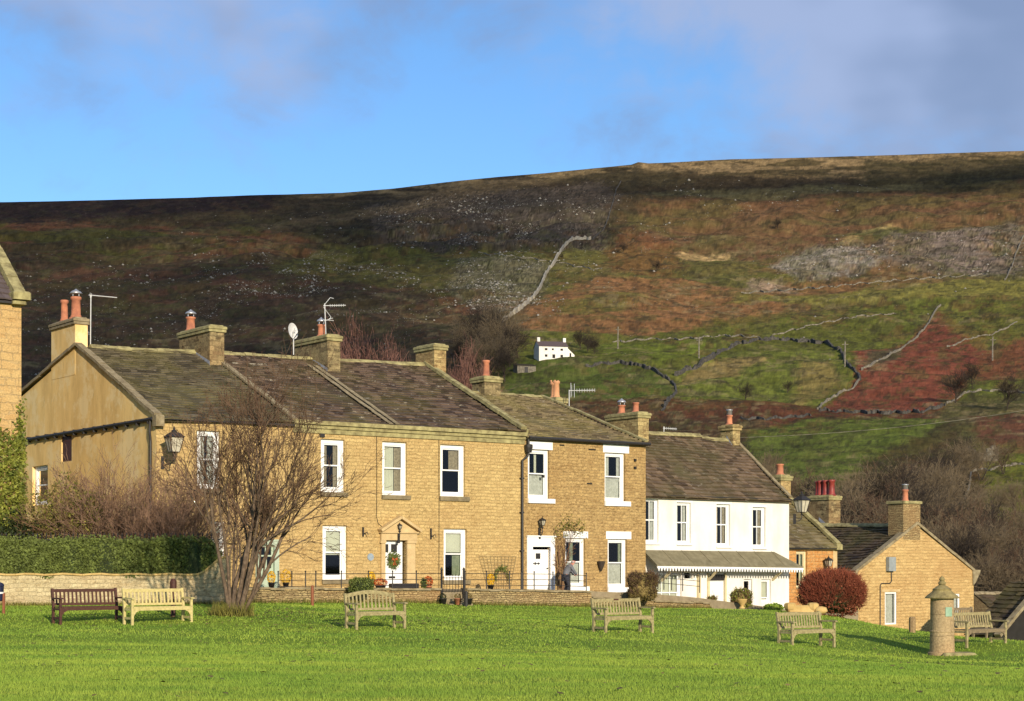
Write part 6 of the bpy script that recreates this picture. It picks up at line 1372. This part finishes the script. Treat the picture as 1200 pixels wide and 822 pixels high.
# ================================================================== THE HILLSIDE: walls, farmhouse, poles, trees, stones
def hwall(label, pts, mat='wall_dark', h=1.5, w_=.7, name='dry_stone_wall', step=2.2):
    k_ = 1.0 if mat == 'wall_bright' else (.40 if mat == 'wall_pale' else .48); h *= k_; w_ *= k_; wob = .25 if k_ == 1 else 1
    P = []
    for i in range(len(pts)-1):
        (x0, y0), (x1, y1) = pts[i], pts[i+1]; n_ = max(1, int(math.hypot(x1-x0, y1-y0)/step))
        for k in range(n_): u = k/n_; P.append((x0+(x1-x0)*u+random.uniform(-.5, .5), y0+(y1-y0)*u+random.uniform(-.35, .35)+.9*wob*sin((x0+k*step)*.31)))
    P.append(pts[-1]); G = np.array([hill_pt(a, b) for a, b in P]); O = G[len(G)//2].copy(); m = MB(tuple(O)); k = len(G); vs = []
    for i in range(k):
        d = G[min(i+1, k-1)]-G[max(i-1, 0)]; d[2] = 0; d /= np.linalg.norm(d)+1e-9; nx, ny = -d[1]*w_/2, d[0]*w_/2; hh = h*random.uniform(.55 if k_ == 1 else .4, 1.2)*(1 if random.random() > .07 or k_ == 1 else .15)
        vs += [(G[i][0]-nx, G[i][1]-ny, G[i][2]-1.5), (G[i][0]-nx*.7, G[i][1]-ny*.7, G[i][2]+hh), (G[i][0]+nx*.7, G[i][1]+ny*.7, G[i][2]+hh), (G[i][0]+nx, G[i][1]+ny, G[i][2]-1.5)]
    fs = [(i*4+a, i*4+a+1, i*4+4+a+1, i*4+4+a) for i in range(k-1) for a in range(3)]+[(0, 3, 2, 1), (4*k-4, 4*k-3, 4*k-2, 4*k-1)]
    m.add(vs, fs); o = m.build(name, mat); o.location = O; tag(o, label, 'wall', 'dry stone walls on the hillside'); return o
hwall('pale wall climbing the hill in steps above the white farmhouse', [(587, 379), (606, 366), (625, 350), (633, 338), (640, 322), (650, 308), (654, 300)], 'wall_bright', 1.9, 1.1)
hwall('upper stretch of pale wall that bends right below the dark scree', [(653, 301), (660, 292), (668, 283), (676, 281), (692, 281)], 'wall_bright', 1.9, 1.1)
hwall('thin wall climbing the dark scree above the pale wall', [(694, 281), (706, 272), (712, 258), (718, 240), (722, 225), (728, 212)], 'wall_dark', 2.0, 1.2)
hwall('short pale wall spur right of the climbing wall', [(655, 308), (680, 314), (705, 316)], 'wall_pale', 1.6, 1.0)
hwall('thin pale wall running left from the climbing wall across the hill', [(560, 297), (600, 301), (640, 306)], 'wall_pale', 1.5, 1.0)
hwall('dark curved wall round the top of the dark green field right of the farmhouse', [(686, 431), (706, 427), (730, 427), (752, 430), (768, 436), (780, 444), (791, 452), (793, 460), (784, 470), (776, 482)], 'wall_dark', 2.4, 1.6)
hwall('dark wall rising right from the curved wall to the middle pastures', [(792, 440), (815, 432), (840, 416), (862, 405), (890, 399), (925, 399), (950, 402)], 'wall_dark', 3.0, 2.4)
hwall('dark wall along the left edge of the red bracken field', [(950, 402), (968, 403), (985, 412), (991, 425), (1004, 438), (1008, 446)], 'wall_dark', 3.0, 1.8)
hwall('wall curving back below the red bracken field', [(1008, 446), (998, 456), (975, 466), (958, 480)], 'wall_pale', 1.8, 1.2)
hwall('brown wall cutting diagonally through the top of the red bracken field', [(1102, 358), (1093, 370), (1084, 386), (1066, 403), (1048, 414), (1010, 434)], 'wall_pale', 2.0, 1.4)
hwall('dark wall along the foot of the red bracken field', [(960, 482), (1000, 484), (1040, 485), (1080, 484), (1108, 476)], 'wall_dark', 1.8, 1.2)
hwall('wall rising right of the red field towards the photo edge', [(1110, 474), (1135, 460), (1165, 458), (1215, 462)], 'wall_pale', 1.6, 1.0)
hwall('long faint pale wall below the quarry scree at right', [(868, 344), (920, 341), (980, 336), (1040, 330), (1100, 326), (1158, 322)], 'wall_pale', 1.6, 1.0)
hwall('steep pale wall near the right edge above the green shelf', [(1178, 328), (1186, 314), (1190, 300), (1198, 280), (1206, 268)], 'wall_pale', 2.4, 1.4)
hwall('pale wall above the pasture behind the white farmhouse', [(718, 402), (760, 398), (800, 398), (850, 394), (890, 396)], 'wall_pale', 1.4, 1.0)
hwall('tumbled grey wall descending among the bare trees at right', [(1138, 556), (1136, 572), (1130, 590), (1124, 612)], 'wall_pale', 1.5, .8)
hwall('grey wall running right across the lower green slope', [(1140, 552), (1160, 551), (1180, 546), (1215, 545)], 'wall_pale', 1.2, .8)
hwall('dark wall above the bright green slope behind the white house', [(868, 492), (900, 492), (950, 488)], 'wall_dark', 1.5, 1.0)
hwall('pale track-side wall across the mid slope at right', [(905, 394), (950, 382), (1000, 372), (1050, 368)], 'wall_pale', 1.3, .9)
hwall('short pale wall below the green shelf at the right edge', [(1110, 408), (1140, 396), (1165, 392), (1192, 378)], 'wall_pale', 1.3, .9)
# ruined stone lime kiln among the trees
O = hill_pt(1147, 540); rn = thing('stone_ruin', 'grey ruined stone barn with dark openings above the bare trees at right', 'ruin', O)
m = MB(); mbx = MB()
for i in range(26): m.bevbox(-3.6+i*.28, -3.6+i*.28+.29, -.6, .6, -1.0, 2.0+.9*sin(i*.35)+random.uniform(-.35, .35), .05)
m.build('wall', 'wall_pale', rn); m = MB(); m.box(-.5, .2, -.66, -.605, .6, 1.5); m.box(-2.9, -2.2, -.66, -.605, .5, 1.3); m.build('opening', 'black_iron', rn)
# white farmhouse
def farm():
    x, y, z = hill_pt(653, 420); s = y/F_; o = thing('white_farmhouse', 'white farmhouse with a dark roof, small on the hillside above the roofs', 'farmhouse', (x, y, z-.1), RAD(14))
    w1 = 35*s; dp = 7.0; he = 14.0*s; hr = he+2.0; x0 = -22*s; m = MB(); x1 = x0+w1
    wins = [(x0+w1*u0, x0+w1*u1, he*v0, he*v1) for u0, u1, v0, v1 in ((.20, .29, .64, .82), (.44, .51, .66, .82), (.74, .83, .64, .82), (.20, .29, .10, .30), (.46, .56, .0, .32), (.74, .83, .10, .30))]
    m.add([(x0, 0, -1.5), (x1, 0, -1.5), (x1, 0, 0.0), (x0, 0, 0.0)], [(0, 1, 2, 3)])
    wall(m, x0, x1, 0, he, wins, 0, .25); m.add([(x1, 0, -1.5), (x1, dp, -1.5), (x1, dp, he), (x1, dp/2, hr), (x1, 0, he)], [(0, 1, 2, 3, 4)]); m.add([(x0, 0, -1.5), (x0, dp, -1.5), (x0, dp, he), (x0, dp/2, hr), (x0, 0, he)], [(0, 1, 2, 3, 4)])
    # lean-to at the right
    xe = x1+9*s; m.add([(x1, 1, -1.5), (xe, 1, -1.5), (xe, 1, he*.35), (x1, 1, he*.95), (x1, dp, -1.5), (xe, dp, -1.5), (xe, dp, he*.35), (x1, dp, he*.95)], [(0, 1, 2, 3), (1, 5, 6, 2), (5, 4, 7, 6)]); m.build('wall', 'white_wall', o)
    m = MB(); m.add([(x0-.2, -.3, he-.1), (x1+.2, -.3, he-.1), (x1+.2, dp/2, hr+.1), (x0-.2, dp/2, hr+.1), (x1+.2, dp+.3, he-.1), (x0-.2, dp+.3, he-.1)], [(0, 1, 2, 3), (3, 2, 4, 5)]); m.add([(x1, .8, he*.98), (xe+.2, .8, he*.36), (xe+.2, dp, he*.36), (x1, dp, he*.98)], [(0, 1, 2, 3)]); m.build('roof', 'slate_purple', o)
    for u in (.07, .97): m = MB(); m.bevbox(x0+w1*u-.5, x0+w1*u+.5, dp/2-.4, dp/2+.4, hr-.6, hr+1.3, .05); m.build('chimney', 'white_wall', o)
    for k, q in enumerate(wins):
        m = MB(); m.box(q[0], q[1], .12, .16, q[2], q[3]); m.build('window' if k != 4 else 'door', 'dark_interior', o)
    m = MB(); m.box(x1+3*s, x1+5*s, .92, .985, .8, 2.0); m.build('window', 'dark_interior', o)
farm()
x, y, z = hill_pt(618, 437); s_ = y/F_; o = thing('stone_shed', 'small stone shed with a dark doorway below the white farmhouse', 'shed', (x, y, z), RAD(20))
m = MB(); m.add([(-3.5, 0, -1), (3, 0, -1), (3, 0, 2.3), (-3.5, 0, 2.3), (-3.5, 4, -1), (3, 4, -1), (3, 4, 3.2), (-3.5, 4, 3.2)], [(0, 1, 2, 3), (1, 5, 6, 2), (0, 3, 7, 4), (4, 5, 6, 7)]); m.build('wall', 'wall_pale', o); m = MB(); m.add([(-3.8, -.3, 2.3), (3.3, -.3, 2.3), (3.3, 4.3, 3.35), (-3.8, 4.3, 3.35)], [(0, 1, 2, 3)]); m.build('roof', 'slate_dark', o); m = MB(); m.box(-1, .2, -.06, -.01, 0, 1.9); m.build('door', 'black_iron', o)
for (px, pb, ptp, lab) in ((724, 409, 383, 'pale electricity pole right of the white farmhouse'), (819, 420, 395, 'electricity pole in the middle pastures'), (990, 430, 400, 'electricity pole at the left edge of the red field'), (1163, 423, 395, 'slightly leaning electricity pole near the right edge')):
    O = np.array(hill_pt(px, pb)); h_ = (pb-ptp)/F_*O[1]; o = thing('electricity_pole', lab, 'pole', tuple(O), 0, 'electricity poles on the hill'); m = MB(); m.tube([(0, 0, -1), (.1, 0, h_)], [.30, .22], 6); m.build('shaft', 'wall_pale', o); m = MB(); m.box(-.9, 1.1, -.1, .1, h_-1.2, h_-1.0); m.build('crossarm', 'wall_pale', o)
# boulders: pale specks over the slope
def in_hill(r, n, boxes):
    out = []
    for (x0, x1, y0, y1, k) in boxes:
        m_ = int(n*k); cx = (x0+x1)/2; a = np.stack([r.normal((x0+x1)/2, (x1-x0)/3.2, m_), r.normal((y0+y1)/2, (y1-y0)/3.2, m_)], 1); out.append(a)
    return np.concatenate(out)
rs = np.random.RandomState(77)
bp = in_hill(rs, 17000, [(20, 640, 300, 405, .30), (250, 480, 305, 360, .12), (430, 740, 225, 290, .20), (530, 640, 300, 375, .16), (900, 1050, 280, 315, .04), (740, 1000, 215, 245, .03), (1060, 1200, 265, 320, .02), (0, 140, 350, 440, .05), (620, 1200, 300, 480, .02)])
bp = bp[(bp[:, 0] > -60) & (bp[:, 0] < 1260) & (bp[:, 1] < 470)]
yt_ = np.interp(bp[:, 0], SKX, SKY_); bp = bp[bp[:, 1] > yt_+12]; yt_ = np.interp(bp[:, 0], SKX, SKY_)
q = (742-bp[:, 1])/(742-yt_); Yb = np.interp(q, KQ, KY); zb = hill_z(bp[:, 0], Yb); Xb = (bp[:, 0]-600)/F_*Yb
den = vnoise(bp[:, 0]/34+70, bp[:, 1]/12+70, 91, 4, .6); kp = (rs.rand(len(Xb)) < np.clip((den-.44)*6, .04, 1)); Xb, Yb, zb = Xb[kp], Yb[kp], zb[kp]
sz = (.10+.15*rs.rand(len(Xb))+.70*rs.rand(len(Xb))**11)*(Yb/850)
octv = np.array([(1, 0, 0), (0, 1, 0), (-1, 0, 0), (0, -1, 0), (0, 0, .8), (0, 0, -.8)]); octf = np.array([(0, 1, 4), (1, 2, 4), (2, 3, 4), (3, 0, 4), (1, 0, 5), (2, 1, 5), (3, 2, 5), (0, 3, 5)])
V = (octv[None]*(sz[:, None, None]*(0.7+.6*rs.rand(len(Xb), 6, 1)))+np.stack([Xb, Yb, zb+sz*.2], 1)[:, None, :]); Fq = (octf[None]+np.arange(len(Xb))[:, None, None]*6)
o = npmesh('boulders', V.reshape(-1, 3), Fq.reshape(-1, 3), 'boulder_grey'); tag(o, 'pale stones scattered over the moorland slope', 'stones', kind='stuff')
# bare trees: a few built, the rest copied
def btree(seed, h, tw, cr='twig_grey', droop=0.0, wide=.6, depth=4, nch=(8, 6, 5, 4), tip=.017, multi=1):
    r = np.random.RandomState(seed); out = []
    for k in range(multi):
        d = np.array((r.normal()*.08*(multi > 1)*3, r.normal()*.08*(multi > 1)*3, 1)); d /= np.linalg.norm(d)
        grow(r, np.array((r.normal()*.2*(multi > 1), 0, -.3)), d, h*.42, h*.018, depth, out, wide, .06, nch, .66, .12, tip, 0, droop)
    zm = np.percentile([q[1][-1][2] for q in out], 97); out = [(l, [p*(h/zm) for p in pp], rr) for l, pp, rr in out]
    t = plant('bare_tree', 'x', 'tree', (0, 0, 0), out, 2, tw, cr, sides=(5, 3)); return t
protos = [btree(1, 9, 'twig_dark', 'twig_grey', multi=2, depth=4), btree(2, 9, 'twig_dark', 'twig_grey', wide=.75, multi=2), btree(3, 9, 'twig_dark', 'twig_brown', wide=.65, multi=3, nch=(6, 5, 4, 3)),
          btree(4, 9, 'twig_dark', 'twig_dark', wide=.7, multi=2)]
def domed(seed):
    q = np.random.RandomState(seed); out = [(0, [np.array((0, 0, -.3)), np.array((.1, 0, 3.5)), np.array((0, .1, 6.0))], [.16, .13, .07])]
    for k in range(14): a = q.rand()*6.28; c1 = np.array((.6*cos(a), .6*sin(a), 4.6+q.rand())); c2 = np.array((1.9*cos(a), 1.9*sin(a), 6.6+q.rand())); out.append((1, [np.array((0, 0, 3.2+q.rand()*2)), c1, c2], [.07, .05, .02]))
    for k in range(2300):
        v = q.normal(size=3); v /= np.linalg.norm(v); v[2] = abs(v[2])*1.0-.15*q.rand(); rr = q.rand()**.4; c = np.array((0, 0, 5.6)); wob_ = 1+.16*sin(v[0]*5+seed)+.12*cos(v[1]*7)
        p2 = c+v*np.array((2.9, 2.9, 3.3))*rr*wob_; p1 = c+(p2-c)*.62+q.normal(size=3)*.15; p3 = p2+np.array((v[0]*.35, v[1]*.35, -.25-.35*q.rand()))+q.normal(size=3)*.12
        out.append((2, [p1, p2, p3], [.012, .009, .006]))
        for j in range(2): e = p2+q.normal(size=3)*.28; out.append((2, [p1*.3+p2*.7, e, e+np.array((0, 0, -.2))], [.007, .006, .005]))
    return plant('bare_tree', 'x', 'tree', (0, 0, 0), out, 2, 'twig_brown', 'twig_pink', sides=(5, 3))
pink = [domed(6)]
used = {}
def putree(i, px, pb, Y, h, label, group, src=None, ground=None):
    src = src or protos; p = src[i % len(src)]; key = (id(src), i % len(src))
    o = p if key not in used else copy_tree(p); used[key] = 1
    if ground is None:
        x = (px-600)/F_*Y; z = float(hill_z(px, Y)); 
    else: x, z = (px-600)/F_*Y, ground
    s = h/9.0; o.location = (x, Y, z-.2); o.scale = (s*(.52 if ground is not None else 1.0), s*(.52 if ground is not None else 1.0), s); o.rotation_euler = (0, 0, (px*7.3) % 6.28); tag(o, label, 'tree', group); return o
putree(0, 428, 0, 96, 16.4, 'pink-brown drooping bare tree behind the roof ridge, left of the fourth chimney', None, pink, -1)
putree(0, 464, 0, 99, 15.7, 'second pink-brown bare tree touching the left side of the fourth chimney', None, pink, -1)
putree(0, 541, 0, 93, 14.5, 'small pink-brown weeping tree between the capless chimney and the dark stack', None, pink, -1)
# right-hand wood
rs = np.random.RandomState(8); spots = []
for (px, Y, h) in [(880, 250, 8), (905, 235, 8), (930, 220, 8), (865, 300, 8), (900, 290, 7), (845, 270, 7), (820, 260, 7), (955, 215, 7), (985, 205, 8.5), (1005, 195, 9), (1030, 205, 9.5), (1050, 190, 10), (1072, 200, 10), (1095, 190, 9.5), (1060, 225, 9), (1088, 235, 9), (1110, 215, 9), (1020, 175, 8), (1045, 168, 8), (1080, 165, 8.5), (1105, 175, 8), (1128, 185, 7.5), (1120, 160, 7), (1150, 165, 6.5), (1172, 175, 6), (1195, 165, 6.5), (1215, 180, 7), (1160, 145, 6), (1185, 140, 6), (1140, 138, 6), (1210, 145, 6.5), (1120, 135, 6), (1110, 145, 6), (1090, 140, 6.5), (1165, 128, 4.6), (1195, 126, 4.6), (1150, 124, 4.4), (1178, 122, 4.2), (1210, 124, 4.5),
                   (1105, 270, 8), (1125, 285, 8), (1150, 300, 7), (1175, 310, 6), (1130, 320, 6), (1190, 250, 5), (1165, 240, 5), (960, 180, 7), (985, 170, 7), (930, 175, 6.5), (1000, 150, 7), (1030, 150, 7)]:
    spots.append((px, Y, h))
adj = ['grey-brown', 'brown', 'tangled', 'dark']
for i, (px, Y, h) in enumerate(spots):
    putree(i, px, 0, Y, h, 'bare winter tree in the wood that fills the slope behind the right-hand cottages', 'bare trees of the right-hand wood')
# dark clump left of the farmhouse and lone ones round it
for i, (px, py, h) in enumerate([(548, 430, 14), (560, 424, 16), (572, 428, 17), (585, 432, 16), (598, 436, 13), (553, 440, 13), (578, 442, 14), (606, 430, 11), (540, 438, 12), (565, 446, 13), (592, 448, 11), (566, 412, 13), (585, 418, 14)]):
    Y = hillY(px, py); putree(3 if i % 3 else 1, px, 0, Y, h, 'dark bare tree in the clump left of the white farmhouse', 'dark trees left of the farmhouse')
for (px, py, h, lab) in ((688, 420, 6, 'bushy dark tree just right of the white farmhouse'), (680, 414, 7, 'dark tree behind the right end of the white farmhouse'), (697, 424, 6, 'low dark bush downhill of the farmhouse trees'), (658, 291+8, 3, 'lone small bush beside the stepped pale wall'), (730, 288, 6, 'lone dark hawthorn at the edge of the dark scree'), (912, 262, 7, 'solitary shrub high in the bracken belt'), (769, 312, 6, 'dark thorn in the orange bracken mid slope'), (873, 466, 5, 'dark thorn in the green pasture above the white house'), (923, 452, 4, 'dark scrub at the left of the pale grass strip'), (1180, 480, 9, 'dark scrubby tree beneath the overhead wire at right'), (1120, 470, 9, 'scrubby dark tree right of the red bracken field'), (1140, 450, 8, 'upper scrubby tree right of the red bracken field')):
    Y = hillY(px, py); putree(3, px, 0, Y, h, lab, None)
# ================================================================== GRASS
rs = np.random.RandomState(4)
def blades(n, y0, y1, pw_, hb, wb_):
    u = rs.rand(n); Y = (y0**(1-pw_)+(y1**(1-pw_)-y0**(1-pw_))*u)**(1/(1-pw_)); X = (rs.rand(n)*1.12-.56)*0.62*Y*1.0
    h = hb*(.5+rs.rand(n))*(.7+.6*vnoise(X*.8+90, Y*.8+20, 3)); wd = wb_*(Y/20)*(0.6+.8*rs.rand(n)); a = rs.rand(n)*2*pi; lx, ly = rs.normal(size=n)*h*.45, rs.normal(size=n)*h*.45
    Z = np.empty(n)
    for i in range(0, n, 20000): Z[i:i+20000] = zlawn(X[i:i+20000], Y[i:i+20000])
    keep = ~((Y > 56.5) & (X < W(262, 0, 57)[0]))
    # stay on the green side of the low wall
    s_ = -(X-P0[0])*DY+(Y-P0[1])*DX; keep &= ~((s_ > SW-.05) & (X > W(262, 0, 57)[0]) & (X < W(830, 0, 75)[0])); keep &= s_ < 4
    dx, dy = np.cos(a)*wd/2, np.sin(a)*wd/2
    V = np.stack([np.stack([X-dx, Y-dy, Z-.01], 1), np.stack([X+dx, Y+dy, Z-.01], 1), np.stack([X+lx, Y+ly, Z+h], 1)], 1)[keep]
    return V
V = np.concatenate([blades(330000, 18.5, 40, 1.6, .034, .0075), blades(170000, 40, 84, 1.2, .040, .009)]); n = len(V)
o = npmesh('grass', V.reshape(-1, 3), np.arange(3*n).reshape(n, 3), 'grass_blade', None, rs.rand(n)); tag(o, 'short grass blades of the village green', 'grass', kind='stuff')
nl = 1500; lx_ = np.concatenate([rs.normal(bx+1.2, 3.2, 700), rs.uniform(-14, 16, 800)]); ly_ = np.concatenate([rs.normal(by+.5, 2.6, 700), rs.uniform(20, 60, 800)]); lz_ = zlawn(lx_, ly_)+.04; a_ = rs.rand(nl)*6.28; ls_ = .03+.04*rs.rand(nl)
Q = np.stack([np.stack([lx_+np.cos(a_+k)*ls_, ly_+np.sin(a_+k)*ls_, lz_+rs.rand(nl)*.03], 1) for k in (0, 1.2, 3.1, 4.3)], 1); kq = ly_ < 56
o = npmesh('fallen_leaves', Q[kq].reshape(-1, 3), np.arange(4*kq.sum()).reshape(-1, 4), 'leaf_brown', None, rs.rand(int(kq.sum()))); tag(o, 'dead leaves scattered over the green', 'leaves', kind='stuff')
# tufts: longer grass along the walls and round the tree
def tuft(n, fx, hb):
    X, Y = fx(rs, n); Z = zlawn(X, Y); h = hb*(.4+rs.rand(n)); a = rs.rand(n)*6.28; lx, ly = rs.normal(size=n)*h*.35, rs.normal(size=n)*h*.35; dx, dy = np.cos(a)*.012, np.sin(a)*.012
    return np.stack([np.stack([X-dx, Y-dy, Z-.02], 1), np.stack([X+dx, Y+dy, Z-.02], 1), np.stack([X+lx, Y+ly, Z+h], 1)], 1)
def f1(r, n): t_ = rt(262, SW)+(rt(832, SW)-rt(262, SW))*r.rand(n); s_ = SW-.08-.25*r.rand(n)**2; return P0[0]+DX*t_-DY*s_, P0[1]+DY*t_+DX*s_
def f2(r, n): return xa+(xb-xa+1.5)*r.rand(n), YW-.05-.3*r.rand(n)**2
def f3(r, n): a = r.rand(n)*6.28; q = .55*r.rand(n)**.5; return bx+q*np.cos(a)*1.2, by+q*np.sin(a)-.1
V = np.concatenate([tuft(3500, f1, .16), tuft(2500, f2, .13), tuft(700, f3, .35)]); n = len(V)
o = npmesh('long_grass', V.reshape(-1, 3), np.arange(3*n).reshape(n, 3), 'leaf_olive', None, rs.rand(n)); tag(o, 'longer grass at the foot of the walls and the tree', 'grass', kind='stuff')
